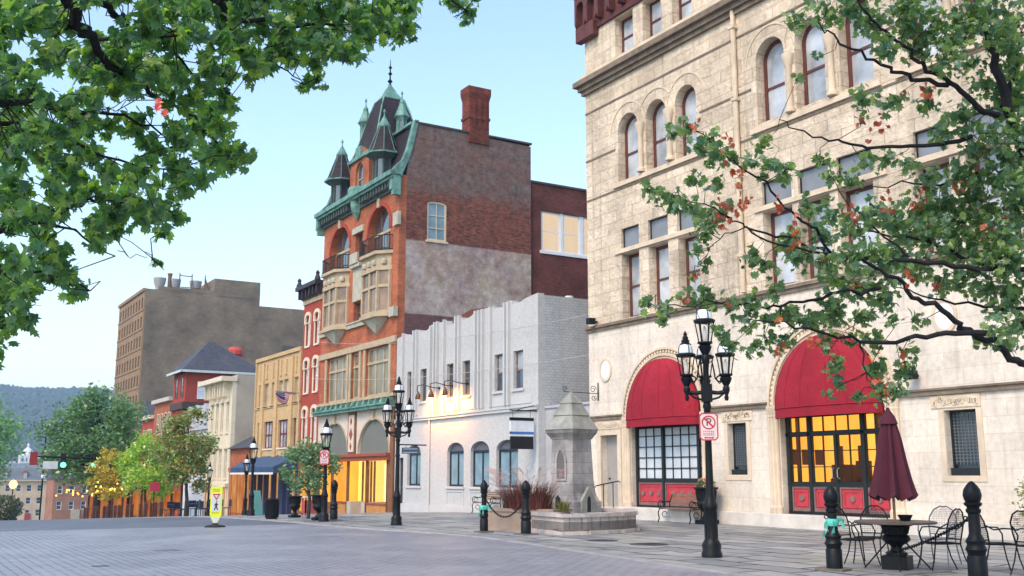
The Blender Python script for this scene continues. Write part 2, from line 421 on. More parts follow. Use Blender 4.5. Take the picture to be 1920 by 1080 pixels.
ico=bmesh.new(); bmesh.ops.create_icosphere(ico,subdivisions=1,radius=1); IV=[v.co.copy() for v in ico.verts]; IF=[tuple(v.index for v in f.verts) for f in ico.faces]; ico.free()
for k in range(14000):
    y=rr.uniform(800,1480); x=rr.uniform(-420,430)*(y/1100) if k%3==0 else rr.uniform(-40,430)*(y/1100)
    z=hillz(x,y); r=rr.uniform(2.5,5.5)
    mb.add([(x+v.x*r*rr.uniform(.7,1.2),y+v.y*r,z+2+v.z*r*rr.uniform(.7,1.25)) for v in IV],IF)
tag(mb.build('forest',LEAF('far_forest',[(.03,.055,.03),(.05,.075,.03),(.075,.08,.035),(.035,.065,.04)],.1),None,recalc=False),kind='stuff',label='wooded hillside fading blue behind the town',cat='forest')

# ------------------------------------------------------------------ stone corner building
mp=fx(F0)
bank=thing('stone_building','tall pale sandstone building with round arched windows and two red awnings','building',(F0,20,0))
YL,YR=31.35,5.0
top_w=[(28.3,29.4),(26.7,27.72),(25.08,26.1),(21.05,22.2),(19.5,20.6),(17.85,18.97),(15.6,16.7),(14.0,15.1)]
arch_w=[(28.16,29.34,0),(26.6,27.7,0),(25.02,26.1,0),(21.05,22.22,1),(19.5,20.62,1),(17.83,18.97,1),(15.7,16.75,1),(14.1,15.15,1)]
win3=[(28.22,29.24),(26.64,27.7),(25.08,26.14),(21.0,22.2),(19.6,20.75),(18.1,19.3),(15.75,16.75),(14.1,15.3)]
holes=[]
for a,b in top_w: holes.append(rect(a,b,16.75,18.25))
for a,b,k in arch_w: holes.append(shape(a,b,11.9+.1*k,14.38+.22*k,(b-a)/2))
for a,b in win3: holes+= [rect(a,b,6.9,9.22),rect(a,b,9.44,10.15)]
MB().holed(rect(YR,YL,6.75,21.2),holes,mp,0,.4).build('upper_wall',STONE_UP,bank)
A1=(27.06,1.83); A2=(20.02,1.87)
holes=[shape(A1[0]-A1[1],A1[0]+A1[1],.40,3.42+1.86,1.86,24),shape(A2[0]-A2[1],A2[0]+A2[1],.38,3.42+1.9,1.9,24),
       rect(23.26,24.06,1.46,3.0),rect(15.55,16.42,1.44,3.0),rect(29.63,30.68,.36,2.87)]
MB().holed(rect(YR,YL,-.2,6.75),holes,shift(mp,0,0,.003),0,.4).build('lower_wall',STONE_LO,bank)
b=MB(); b.box(F0+.401,40,YR,YL,4.6,21); b.box(F0+.401,40,22.4,YL,-.3,4.6); b.box(F0+.401,40,YR,17.6,-.3,4.6); b.box(F0+2.6,40,17.6,22.4,-.3,4.6)
b.build('rear_wall',STONE_UP,bank)
# ledges
def band(root,mp,u0,u1,v0,v1,p,mat,name,wrap=.0): return MB().mbox(mp,u0,u1+wrap,v0,v1,-p,.05).build(name,mat,root)
l=MB(); 
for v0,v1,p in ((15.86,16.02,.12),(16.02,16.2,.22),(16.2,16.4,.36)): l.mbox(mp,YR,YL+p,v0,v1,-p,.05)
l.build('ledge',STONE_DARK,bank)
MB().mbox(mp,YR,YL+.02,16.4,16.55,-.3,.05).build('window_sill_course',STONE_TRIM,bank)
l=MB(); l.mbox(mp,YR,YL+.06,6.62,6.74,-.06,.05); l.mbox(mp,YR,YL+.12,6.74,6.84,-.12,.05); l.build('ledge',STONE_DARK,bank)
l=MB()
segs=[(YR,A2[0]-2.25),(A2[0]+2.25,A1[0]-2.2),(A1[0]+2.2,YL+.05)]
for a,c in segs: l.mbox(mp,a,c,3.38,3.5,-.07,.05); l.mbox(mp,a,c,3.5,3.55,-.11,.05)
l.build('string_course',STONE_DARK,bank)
l=MB()
l.mbox(mp,YR,YL,15.07,15.13,-.03,.05)
for a,c in ((29.5,YL),(22.45,24.85),(17.05,17.65),(YR,13.9)): l.mbox(mp,a,c,13.17,13.23,-.03,.05)
l.mbox(mp,YR,YL,11.62,11.68,-.03,.05)
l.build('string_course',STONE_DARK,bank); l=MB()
for a,c in ((24.7,29.6),(17.6,22.5),(13.7,17.1)):
    l.mbox(mp,a,c,11.72,11.88,-.09,.05); l.mbox(mp,a,c,9.26,9.4,-.07,.05)
l.build('string_course',STONE_TRIM,bank)
l=MB(); l.mbox(mp,YR,YL,-.15,.36,-.1,.03); l.build('plinth',STONE_PALE,bank)
l=MB(); l.tube([(F0-.1,23.05,6.9),(F0-.1,23.05,20)],.08,8)
for z in (8,10.5,13,15.4,17.6): l.mbox(mp,22.93,23.17,z,z+.1,-.2,0)
l.build('downpipe',STONE_TRIM,bank)
# terracotta cornice
l=MB(); l.mbox(mp,YR,YL+.1,18.3,18.5,-.1,.05); l.mbox(mp,YR,YL+.45,19.95,20.25,-.45,.05); l.mbox(mp,YR,YL+.6,20.25,20.6,-.6,.05); l.mbox(mp,YR,YL+.2,18.5,19.95,-.06,.05)
l.build('cornice',TERRA,bank,bevel=.02)
l=MB(); y=YL+.2
while y>12:
    sh=[(y-.75+.1,18.62)]+[(y-.75+.1+.0,18.62)][:0]
    out=rect(y-.72,y,18.75,19.95); hole=shape(y-.6,y-.12,18.68,19.6,.24,8)
    outer=[(y-.72,18.75),(y-.62,18.55),(y-.6,18.75)]+[(y-.36+.24*math.cos(math.pi*(1-i/8)),19.36+.24*math.sin(math.pi*i/8)) for i in range(9)]+[(y-.12,18.75),(y-.1,18.55),(y,18.75),(y,19.95),(y-.72,19.95)]
    l.prism(outer,mp,-.34,-.05); y-=.72
l.build('corbel_table',TERRA,bank)
MB().mbox(mp,30.4,YL+.22,18.0,18.62,-.3,.0).build('corner_bracket',TERRA,bank,bevel=.03)
# windows
for a,c in top_w: window(bank,mp,a,c,16.75,18.25,WINRED,PANE_PALE,.33,fw=.09)
for a,c,k in arch_w: window(bank,mp,a,c,11.9+.1*k,14.38+.22*k,WINRED,PANE_PALE,.33,(c-a)/2,1,2,.12,.04)
for a,c in win3:
    window(bank,mp,a,c,6.9,9.22,WINRED,PANE_PALE,.33,fw=.11)
    window(bank,mp,a,c,9.44,10.15,BLKFR,PANE_SLATE,.1,rows=1,fw=.03,name='transom')
for y in (27.93,26.35,20.83,19.24,15.43):
    l=MB(); l.lathe((F0-.06,y,11.95),[(.16,0),(.16,.1),(.11,.14),(.1,.2),(.095,1.4),(.12,1.45),(.13,1.5),(.2,1.72),(.2,1.8)],10)
    l.build('column',STONE_TRIM,bank,True)
# voussoir rings over round windows
l=MB()
for a,c,k in arch_w:
    r=(c-a)/2; cu=(a+c)/2; vs0=14.38+.22*k-r
    l.prism([(cu+(r+.42)*math.cos(math.pi*i/16),vs0+(r+.42)*math.sin(math.pi*i/16)) for i in range(17)]+[(cu+(r+.38)*math.cos(math.pi*(16-i)/16),vs0+(r+.38)*math.sin(math.pi*(16-i)/16)) for i in range(17)],mp,-.025,.01)
l.build('arch_moulding',STONE_TRIM,bank)
# entrance arches
def arch_surround(cy,hw,name):
    l=MB()
    for r0,r1,p in ((hw+.02,hw+.12,.05),(hw+.12,hw+.2,.10),(hw+.33,hw+.40,.08)):
        n=28; pts=[(cy+r1*math.cos(math.pi*i/n),3.42+r1*math.sin(math.pi*i/n)) for i in range(n+1)]+[(cy+r0*math.cos(math.pi*(n-i)/n),3.42+r0*math.sin(math.pi*(n-i)/n)) for i in range(n+1)]
        l.prism(pts,mp,-p,.0)
    n=44
    for i in range(n):
        t=math.pi*(i+.5)/n; r=hw+.265
        l.lathe((F0-.035,cy+r*math.cos(t),3.42+r*math.sin(t)-.045),[(.045,0),(.05,.045),(.03,.09)],6)
    for s in (1,-1):
        for k,(o,rad) in enumerate(((.1,.075),(.24,.085),(.37,.06))):
            l.lathe((F0-.03-.0*k,cy+s*(hw+o),.36),[(rad*1.5,0),(rad*1.5,.18),(rad*1.1,.24),(rad,.3),(rad,2.72),(rad*1.2,2.76),(rad*1.1,2.8),(rad*1.6,3.0),(rad*1.6,3.06)],10)
    l.build(name,STONE_TRIM,bank)
arch_surround(A1[0],A1[1],'arch_surround'); arch_surround(A2[0],A2[1],'arch_surround')
def awning(cy,hw):
    mb=MB(); n=24; m=10; vs=[];fs=[]; prot=.62; z0=3.32; H=1.96
    for j in range(m+1):
        ph=math.pi/2*j/m
        for i in range(n+1):
            t=math.pi*i/n
            rib=1-.05*abs(math.sin(t*4))*math.cos(ph)
            k=math.cos(ph)
            # quarter dome: horizontal arc shrinking with height
            vs.append((F0-.04-prot*(math.sin(t)**.75)*(k**.75)*rib, cy-(hw-.03)*math.cos(t)*math.cos(ph)**.95, z0+H*math.sin(ph)))
    for j in range(m):
        for i in range(n): k=j*(n+1)+i; fs.append((k,k+1,k+n+2,k+n+1))
    o=len(vs)
    for i in range(n+1):
        x,y,z=vs[i]; vs.append((x,y,3.03))
    for i in range(n): fs.append((i,i+1,o+i+1,o+i))
    mb.add(vs,fs); a=mb.build('awning',AWN,bank,recalc=True)
    for p in a.data.polygons: p.use_smooth=True
    mb=MB(); mb.tube([(v[0]-.012,v[1],3.30) for v in vs[:n+1]],.016,5)
    for i in (3,7,10,14,17,21): mb.tube([(vs[j*(n+1)+i][0]-.004,vs[j*(n+1)+i][1],vs[j*(n+1)+i][2]) for j in range(m)],.012,5)
    mb.build('seam',AWN,a)
awning(*A1); awning(*A2)
# glazed door units
def panel(root,mp,u0,u1,v0,v1,w,medal=True):
    l=MB(); l.holed(rect(u0,u1,v0,v1),[rect(u0+.055,u1-.055,v0+.09,v1-.055)],mp,w,w+.06); l.build('panel_frame',DOORFR,root)
    l=MB(); a,b_,c,d=u0+.055,u1-.055,v0+.09,v1-.055
    l.mbox(mp,a,b_,c,d,w+.035,w+.06)
    l.holed(rect(a+.04,b_-.04,c+.04,d-.04),[rect(a+.09,b_-.09,c+.09,d-.09)],mp,w+.012,w+.036)
    n=3 if (u1-u0)>1.2 else 1; m_=MB()
    for k in range(n):
        cu=(u0+u1)/2+(k-(n-1)/2)*.42; cz=(v0+v1)/2+.02
        m_.prism([(cu+.085*math.cos(i*math.pi/6),cz+.085*math.sin(i*math.pi/6)) for i in range(12)],mp,w-.004,w+.036)
    l.build('door_panel',DOORRED,root)
    m_.build('rosette',DOORFR,root)
def mullions(root,mp,us,v0,v1,w,r=.055,name='mullion'):
    l=MB()
    for u in us: l.mbox(mp,u-r,u+r,v0,v1,w-.03,w+.09)
    return l.build(name,BLKFR,root)
D=.2
d1=MB(); d1.mbox(mp,25.2,28.9,1.22,1.32,D-.02,D+.08); d1.mbox(mp,25.2,28.9,3.0,3.9,D,D+.08); d1.mbox(mp,25.2,28.9,.40,.46,D-.02,D+.08)
d1=d1.build('door_frame',BLKFR,bank)
mullions(d1,mp,(28.84,27.44,25.66,25.27),.46,3.4,D)
for (a,c,n) in ((27.5,28.79,3),(25.72,27.38,4),(25.32,25.60,1)):
    window(bank,mp,a,c,1.32,3.1,BLKFR,PANE_WHITE,D,0,n,5,.03,.016,name='glazed_screen')
    panel(bank,mp,a,c,.46,1.22,D)
MB().mbox(mp,25.1,29.1,.0,.40,-.55,.4).build('doorstep',STONE_PALE,bank,bevel=.015)
d2=MB(); d2.mbox(mp,18.2,21.86,2.55,2.63,D-.03,D+.08); d2.mbox(mp,18.2,21.86,1.14,1.24,D-.02,D+.08); d2.mbox(mp,18.2,21.86,.38,.46,D-.02,D+.08); d2.mbox(mp,18.2,21.86,3.08,3.9,D,D+.08)
d2=d2.build('door_frame',BLKFR,bank)
mullions(d2,mp,(21.78,20.98,19.1,18.24),.46,3.4,D,.06); mullions(d2,mp,(20.04,),.46,2.55,D,.045)
def lit(root,mp,a,c,v0,v1,cols,rows,w):
    window(root,mp,a,c,v0,v1,BLKFR,CLEAR,w,0,cols,rows,.03,.013,name='glazed_screen')
for a,c,n in ((21.04,21.72,2),(20.09,20.92,2),(19.16,19.99,2),(18.3,19.04,2)):
    lit(bank,mp,a,c,1.24,2.55,n,3,D); panel(bank,mp,a,c,.46,1.14,D)
for a,c,n in ((21.04,21.72,2),(19.16,20.92,4),(18.3,19.04,2)): lit(bank,mp,a,c,2.63,3.08,n,1,D)
h=MB()
for s in (-1,1): h.tube([(F0+D-.02,20.04+s*.09,1.35),(F0+D-.1,20.04+s*.09,1.4),(F0+D-.1,20.04+s*.09,1.6),(F0+D-.02,20.04+s*.09,1.65)],.014,5)
h.build('door_handle',M('steel',(.6,.6,.62),.3,1),d2)
iw=MB(); iw.mbox(mp,17.65,22.35,.4,4.5,2.35,2.45); iw.build('lobby_wall',GOLD1,bank)
iw=MB(); iw.mbox(mp,17.65,22.35,3.5,3.6,.5,2.34); iw.mbox(mp,18.6,19.9,1.3,2.9,2.22,2.3); iw.build('lobby_ceiling',GOLD2,bank)
iw=MB(); iw.mbox(mp,22.3,22.4,.3,3.5,.45,2.3); iw.mbox(mp,17.6,17.7,.3,3.5,.45,2.3); iw.build('lobby_side_wall',GOLD3,bank)
fl=MB(); fl.mbox(mp,17.7,22.3,.3,.4,.41,2.34); fl.mbox(mp,21.0,21.5,.4,1.75,1.6,2.1); fl.mbox(mp,20.3,20.7,1.35,1.85,1.7,1.9); fl.mbox(mp,18.3,20.0,.4,1.3,1.7,2.2); fl.mbox(mp,20.02,20.3,.4,3.4,2.1,2.34); fl.mbox(mp,18.1,18.3,.4,3.4,1.2,1.4); fl.mbox(mp,17.8,19.3,2.25,2.45,1.5,1.7); fl.mbox(mp,22.26,22.299,.4,1.15,.45,2.3); fl.mbox(mp,17.7,22.2,.4,1.35,2.30,2.345)
for ww in (.7,1.25,1.8): fl.mbox(mp,22.26,22.299,1.75,2.2,ww,ww+.3)
for u in (19.95,20.9,21.7): fl.mbox(mp,u,u+.22,1.7,2.3,2.31,2.345)
for ww in (1.1,1.7): fl.mbox(mp,22.25,22.299,.4,3.4,ww-.06,ww)
fl.build('lobby_furniture',SILH,bank)
MB().mbox(mp,18.1,21.95,.0,.38,-.5,.4).build('doorstep',STONE_PALE,bank,bevel=.015)
# grille windows
for a,c in ((23.26,24.06),(15.55,16.42)):
    f=MB(); f.holed(rect(a-.01,c+.01,1.44,3.01),[rect(a+.05,c-.05,1.5,2.95)],mp,.2,.28)
    gr=MB(); n=9
    for i in range(1,n): gr.mbox(mp,a+(c-a)*i/n-.013,a+(c-a)*i/n+.013,1.7,2.95,.215,.235)
    for i in range(1,16): gr.mbox(mp,a+.04,c-.04,1.7+1.25*i/16-.013,1.7+1.25*i/16+.013,.222,.242)
    f.mbox(mp,a+.02,c-.02,1.44,1.62,.08,.24)
    f=f.build('grille_window',BLKFR,bank); gr.build('lattice',M('blue_grey_lattice',(.11,.135,.155),.5),f)
    MB().mbox(mp,a+.03,c-.03,1.46,2.98,.29,.31).build('pane',PANE_DARK,f)
    l=MB(); l.holed(rect(a-.16,c+.16,1.3,3.02),[rect(a-.003,c+.003,1.44,3.0)],mp,-.02,.02)
    l.build('window_surround',STONE_TRIM,bank)
for a,c in ((22.98,24.3),(15.4,16.78),(29.4,30.95)):
    l=MB(); l.mbox(mp,a,c,3.06,3.36,-.03,.02)
    rq=random.Random(int(a*10))
    for i in range(26):
        u=a+.1+(c-a-.2)*i/25; v=3.13+.16*rq.random(); s=.03+.02*rq.random()
        l.mbox(mp,u-s,u+s*.6,v-s,v+s*1.6,-.05,-.02)
    l.build('carved_panel',STONE_TRIM,bank)
for y,z,r in ((30.3,5.18,.34),(16.2,5.3,.34)):
    n=24
    MB().prism([(y+r*.8*math.cos(i*2*math.pi/n),z+r*math.sin(i*2*math.pi/n)) for i in range(n)],mp,-.03,.02).build('medallion',M('white_marble',(.78,.77,.75),.5,0,.05,3),bank)
    l=MB(); l.holed([(y+(r*.8+.09)*math.cos(i*2*math.pi/n),z+(r+.09)*math.sin(i*2*math.pi/n)) for i in range(n)],[[(y+(r*.8+.003)*math.cos(i*2*math.pi/n),z+(r+.003)*math.sin(i*2*math.pi/n)) for i in range(n)]],mp,-.045,.02); l.build('medallion_rim',STONE_TRIM,bank)
# side door with steps and rail
dr=MB(); dr.mbox(mp,29.62,30.69,.36,2.88,.26,.32); dr=dr.build('door',M('grey_door',(.33,.31,.30),.6,0,.1,2),bank)
l=MB(); l.lathe((F0+.23,30.5,1.3),[(.03,0),(.035,.03),(.03,.06)],8); l.build('handle',IRON,dr)
l=MB(); l.holed(rect(29.45,30.86,.3,3.02),[rect(29.66,30.65,.36,2.85)],mp,-.04,.02); l.build('door_surround',STONE_TRIM,bank)
l=MB(); l.box(F0-.9,F0-.1,29.4,30.9,-.1,.36); l.box(F0-1.25,F0-.9,29.4,30.9,-.1,.18); l.build('doorstep',STONE_PALE,bank,bevel=.012)
l=MB(); l.tube([(F0-1.2,29.45,.18),(F0-1.2,29.45,1.0),(F0-1.1,29.45,1.1),(F0-.15,29.45,1.25),(F0-.1,29.45,1.2)],.02,6); l.tube([(F0-.4,29.45,.36),(F0-.4,29.45,1.2)],.016,6); l.tube([(F0-.8,29.45,.36),(F0-.8,29.45,1.15)],.016,6); l.build('handrail',IRON,bank)
for y,z,lab in ((30.8,6.98,'small dark floodlight on the ledge at the far corner of the stone building'),(17.1,3.9,'black box floodlight on the stone wall beside the wider red awning')):
    t=thing('wall_floodlight',lab,'light',(F0,y,z))
    MB().box(F0-.42,F0-.14,y-.13,y+.13,z-.1,z+.12).build('lamp_housing',BLACK,t,bevel=.02)
    MB().tube([(F0-.16,y,z),(F0,y,z)],.04,6).build('bracket',BLACK,t)
# alley wall between
aw=thing('alley_wall','low grey rendered wall with a dark recess filling the alley beside the white building','wall',(22.6,33,0))
m2=fx(22.4)
MB().holed(rect(31.36,34.84,-.2,4.05),[rect(31.5,33.3,-.1,2.75)],m2,0,.25).build('wall',GREYW,aw)
MB().mbox(m2,31.36,34.84,-.1,4.0,2.0,2.2).build('recess_back',M('recess_paint',(.22,.23,.26),.8),aw)
MB().mbox(m2,31.4,33.6,2.75,2.95,-.25,.0).build('lintel',M('dark_lintel',(.05,.05,.055),.7),aw)
MB().mbox(m2,31.36,34.84,4.05,4.15,-.06,.3).build('coping',GREYW,aw)
sg=thing('scroll_bracket','wrought iron scroll sign bracket on the corner of the stone building','bracket',(F0,30.7,4.35))
l=MB(); l.tube([(F0,30.75,4.35),(F0-.7,30.95,4.38),(F0-1.3,31.1,4.40)],.014,6); l.tube([(F0-.04,30.75,4.1),(F0-.04,30.75,4.75)],.02,6)
def scroll(c,r,turns,ax,dirn=1,n=22):
    return [(c[0]+ax[0]*r*(1-.8*i/n)*math.cos(turns*2*math.pi*i/n),c[1]+ax[1]*r*(1-.8*i/n)*math.cos(turns*2*math.pi*i/n),c[2]+dirn*r*(1-.8*i/n)*math.sin(turns*2*math.pi*i/n)) for i in range(n)]
l.tube(scroll((F0-.22,30.8,4.5),.14,1.4,(1,0)),.013,5); l.tube(scroll((F0-1.25,31.1,4.5),.11,1.4,(1,0)),.012,5); l.tube(scroll((F0-.2,30.8,4.2),.11,1.3,(1,0),-1),.012,5)
l.build('ironwork',IRON,sg)
# ------------------------------------------------------------------ white two storey building
wb=thing('white_building','two storey white painted building with stepped parapet and arched lower windows','building',(F0,41.5,-.2))
Y0,Y1=34.85,48.3
up=[(36.0,36.76),(37.55,38.33),(40.5,41.22),(41.98,42.75),(44.86,45.52),(46.33,47.0)]
lo=[(36.4,38.16),(38.75,40.4),(41.02,42.62),(45.35,46.85)]
def tops():
    # stepped parapet outline
    st=[(34.85,8.68),(35.8,8.60),(36.2,8.50),(36.85,8.50),(36.9,8.66),(37.5,8.66),(37.52,8.50),(38.4,8.5),(38.42,8.62),(40.0,8.62),(40.5,8.44),(41.2,8.36),(41.25,8.5),(41.95,8.5),(42.0,8.34),(42.75,8.34),(42.8,8.55),(44.45,8.55),(44.8,8.36),(45.65,8.30),(45.7,8.46),(46.35,8.46),(46.4,8.32),(47.2,8.32),(47.3,8.44),(48.3,8.30)]
    return st
out=[(Y0,-.9),(Y0,-.9)][:1]+[(Y0,8.68)]+tops()[1:]+[(Y1,-.9)]
holes=[rect(a,b,4.93,6.5) for a,b in up]+[shape(a,b,.95,2.9,.42,10) for a,b in lo]+[rect(47.3,48.0,-.7,2.3)]
mw=fx(F0)
MB().holed(out,holes,mw,0,.3).build('front_wall',WHITEBR,wb)
MB().box(F0+.301,40,Y0+.3,Y1,-1,8.2).build('roof',ROOFDK,wb)
MB().box(F0+.3,39.9,Y0,Y0+.3,-1,8.62).build('side_wall',SHADEBR,wb)
l=MB()
for a,b in ((36.98,37.14),(37.26,37.42),(41.35,41.5),(41.68,41.84),(45.78,45.9),(46.12,46.26),(38.5,38.66),(39.2,39.34),(39.5,39.64),(39.82,39.98),(42.85,42.98),(43.55,43.67),(43.85,43.97),(44.25,44.39),(47.35,47.47)):
    z=8.42 if a>44 else 8.55
    l.mbox(mw,a+.015,b-.015,4.3,z+.06,-.14,.02)
l.build('pilaster',WHITEW,wb)
l=MB()
for a,b in ((35.3,36.88),(37.48,38.42),(40.1,41.3),(41.9,42.8)): l.mbox(mw,a,b,4.3,4.66,-.03,.01)
l.mbox(mw,Y0,Y1,4.02,4.14,-.1,.02); l.mbox(mw,Y0,Y1,4.14,4.2,-.14,.02); l.mbox(mw,Y0,48.2,-.9,.1,-.05,.02)
l.build('string_course',WHITEW,wb)
for a,b in up: window(wb,mw,a,b,4.93,6.5,M('taupe_frame',(.16,.13,.11),.5),PANE_PALE if a<38 else PANE_DARK,.14,fw=.06,sill=WHITEW)
for a,b in up[:2]:
    MB().mbox(mw,a+.08,b-.08,5.0,5.72,.17,.185).build('lower_pane',M('navy_pane',(.03,.06,.11),.05,0,.2,1,0,1,.9,.5),wb)
for a,b in lo:
    f=window(wb,mw,a,b,.95,2.5,M('navy_frame',(.012,.022,.035),.35),PANE_BLUE,.14,0,2,1,.09,.06,sill=WHITEW)
    MB().prism([(a,2.48),(b,2.48)]+[((a+b)/2+(b-a)/2*math.cos(math.pi*i/10),2.48+.42*math.sin(math.pi*i/10)) for i in range(11)],mw,.15,.2).build('arch_panel',M('dusk_grey_panel',(.10,.105,.13),.6),f)
l=MB()
for a,b in lo[:3]: l.holed(rect(a-.02,b+.02,.1,.78),[rect(a+.05,b-.05,.16,.72)],mw,-.03,.01)
l.build('apron_panel',WHITEW,wb)
MB().mbox(mw,47.3,48.0,-.7,2.3,.2,.25).build('door',M('dark_side_door',(.03,.035,.045),.5),wb)
MB().tube([(F0-.06,44.35,-.6),(F0-.06,44.35,4.0)],.04,6).build('downpipe',WHITEW,wb)
# gooseneck wall lamps, lit
for i,(y,lab) in enumerate(((44.2,'unlit looking gooseneck lamp on the white wall, farthest from the hanging sign'),(42.85,'gooseneck lamp glowing on the white wall, between its two neighbours'),(41.45,'gooseneck lamp glowing on the white wall, closest to the hanging sign'))):
    t=thing('gooseneck_lamp',lab,'wall lamp',(F0,y,5.4),'gooseneck lamps on the white wall')
    l=MB(); yb=y-.75
    l.tube([(F0,yb,5.45),(F0-.3,yb+.1,5.47),(F0-.62,y-.25,5.62),(F0-.78,y-.02,5.58),(F0-.8,y,5.4),(F0-.78,y,5.3)],.022,6); l.lathe((F0-.02,yb,5.4),[(.06,0),(.06,.1)],8); l.build('arm',IRON,t)
    l=MB(); l.lathe((F0-.74,y,4.96),[(.14,0),(.15,.03),(.12,.16),(.06,.28),(.03,.36)],10); l.build('lamp_shade',M('bronze',(.09,.045,.02),.4,.3),t)
    L_=bpy.data.lights.new('lamp_light','SPOT'); L_.energy=480; L_.color=(1,.34,.06); L_.spot_size=R(150); L_.spot_blend=.9; L_.shadow_soft_size=.06
    lo_=bpy.data.objects.new('lamp_light',L_); C.objects.link(lo_); lo_.location=(F0-.62,y-.05,5.02)
    dv=Vector((.8,-.1,-.5)); lo_.rotation_euler=dv.to_track_quat('-Z','Y').to_euler()
# hanging sign
hs=thing('hanging_sign','hanging white shop sign with blue stripe and black lower board on the white building','sign',(F0-.1,34.98,3.4))
yS=34.98
l=MB(); l.tube([(F0,yS,3.95),(F0-1.25,yS,3.95)],.025,6); l.tube([(F0,yS,4.2),(F0-.9,yS,3.97)],.015,5); l.tube([(F0-.3,yS,3.95),(F0-.3,yS,3.68)],.012,5); l.tube([(F0-1.1,yS,3.95),(F0-1.1,yS,3.68)],.012,5); l.build('bracket',IRON,hs)
sY=fy(yS-.04)
MB().mbox(sY,F0-1.22,F0-.17,2.95,3.55,0,.08).build('board',M('white_sign',(.72,.75,.8),.4),hs)
MB().mbox(sY,F0-1.23,F0-.16,3.55,3.67,-.01,.09).build('cap',BLACK,hs)
MB().mbox(sY,F0-1.22,F0-.17,3.02,3.12,-.006,.086).build('stripe',M('blue_stripe',(.06,.16,.5),.4),hs)
MB().mbox(sY,F0-1.21,F0-.18,2.45,2.94,0,.08).build('lower_board',M('black_sign',(.015,.014,.016),.35),hs)
# ------------------------------------------------------------------ red brick Victorian building
vb=thing('victorian_building','tall ornate orange brick Victorian building with green copper spire and faded painted side wall','building',(F0,53.8,-.5))
Y0,Y1=48.38,59.25
BAYS=[(49.2,52.4),(55.05,58.2)]
ARC=[(49.42,52.42),(55.1,58.1)]
holes=[]
for a,b in ARC: holes.append(shape(a,b,13.15,15.88,1.5,18))
for a,b in BAYS: holes.append(rect(a+.1,b-.1,9.9,12.1))
holes+=[rect(53.2,54.25,13.1,14.95),rect(53.2,54.25,9.85,11.0)]
SW=[(49.25,52.3),(53.18,54.32),(54.95,58.05)]
for a,b in SW: holes.append(rect(a,b,5.6,8.15))
MB().holed(rect(Y0,Y1,4.9,17.0),holes,mp,0,.4).build('front_wall',REDBR,vb)
# ground floor piers and arched panels
STUC=M('pale_stucco',(.60,.52,.45),.8,0,.1,1)
AR=[(49.0,53.02),(54.55,58.5)]
MB().holed(rect(Y0,Y1,2.56,4.86),[shape(a,b,2.58,4.37,1.78,18) for a,b in AR],mp,0,.3).build('arcade_wall',STUC,vb)
for a,b in AR:
    p=MB(); p.prism(shape(a,b,2.58,4.37,1.78,18),mp,.1,.16); p.build('arch_panel',M('grey_green_panel',(.155,.165,.15),.7,0,.06,1),vb)
    l=MB(); n=20; c=(a+b)/2; hw=(b-a)/2
    l.prism([(c+(hw+.1)*math.cos(math.pi*i/n),2.58+1.88*math.sin(math.pi*i/n)) for i in range(n+1)]+[(c+hw*math.cos(math.pi*(n-i)/n),2.58+1.78*math.sin(math.pi*(n-i)/n)) for i in range(n+1)],mp,-.05,.0)
    l.mbox(mp,c-.14,c+.14,4.3,4.8,-.12,.0); l.build('arch_trim',BUFFST,vb)
l=MB(); l.mbox(mp,53.35,54.42,2.56,4.86,-.09,.0); l.mbox(mp,Y0-.03,48.72,-.8,4.86,-.1,.0); l.build('pilaster',WOODT,vb)
l=MB(); l.mbox(mp,53.5,54.27,2.7,4.7,-.11,-.08); l.build('pilaster_panel',STUC,vb)
l=MB()
for z,s in ((3.0,.2),(3.65,.34),(4.35,.2)): l.prism([(53.88-s*.7,z),(53.88,z-s),(53.88+s*.7,z),(53.88,z+s)],mp,-.13,-.1)
l.build('pilaster_ornament',REDBROWN,vb)
l=MB(); l.mbox(mp,48.7,Y1,2.2,2.42,-.22,.25); l.mbox(mp,48.7,Y1,2.42,2.57,-.32,.25); l.build('lintel',REDBROWN,vb)
# shop front: glazed bays, recessed door
sf=MB()
for y in (56.98,54.62,51.98,49.3,59.2): sf.mbox(mp,y-.06,y+.06,-.75,2.2,.02,.16)
sf.mbox(mp,48.72,49.3,-.75,2.2,.02,.2); sf.mbox(mp,56.9,59.2,-.75,-.05,.05,.15)
sf=sf.build('shop_front',WOODT,vb)
l=MB(); l.mbox(mp,49.34,51.95,-.05,0.02,.0,.15); l.mbox(mp,54.66,56.94,-.05,.02,.0,.15); l.build('sill',REDBROWN,sf)
l=MB(); l.mbox(mp,51.95,52.55,-.7,.05,.02,1.2); l.mbox(mp,54.0,54.65,-.7,.05,.02,1.2); l.build('stall_riser',M('pale_riser',(.42,.38,.33),.7),sf)
for a,b in ((49.36,51.92),(54.68,56.92)):
    MB().mbox(mp,a,b,.02,2.2,.06,.08).build('pane',CLEAR,sf)
    MB().mbox(mp,a,b,-.7,-.05,.06,.12).build('stall_riser',M('amber_riser',(.50,.22,.07),.6,0,.15,2),sf)
d=MB()
for y in (52.5,52.95,53.35,54.1): d.mbox(mp,y-.035,y+.035,-.65,2.2,.7,.8)
d.mbox(mp,52.95,53.4,-.65,-.3,.72,.78); d=d.build('door',WOODT,vb)
MB().mbox(mp,52.5,54.1,-.3,2.2,.74,.76).build('pane',CLEAR,d)
l=MB(); l.mbox(mp,48.8,59.2,-.8,2.6,2.6,2.7); l.build('shop_back_wall',EM('shop_wall_glow',(1,.58,.13),1.0,.35,.55),vb)  # back wall itself emits the light of the shop
l=MB()
for k in range(7): l.mbox(mp,53.6+k*.2,53.74+k*.2,-.4,2.1,2.4-.05*(k%2),2.5)
l.build('shop_curtain',EM('lit_curtain',(1,.74,.34),1.0,.1,2),vb)
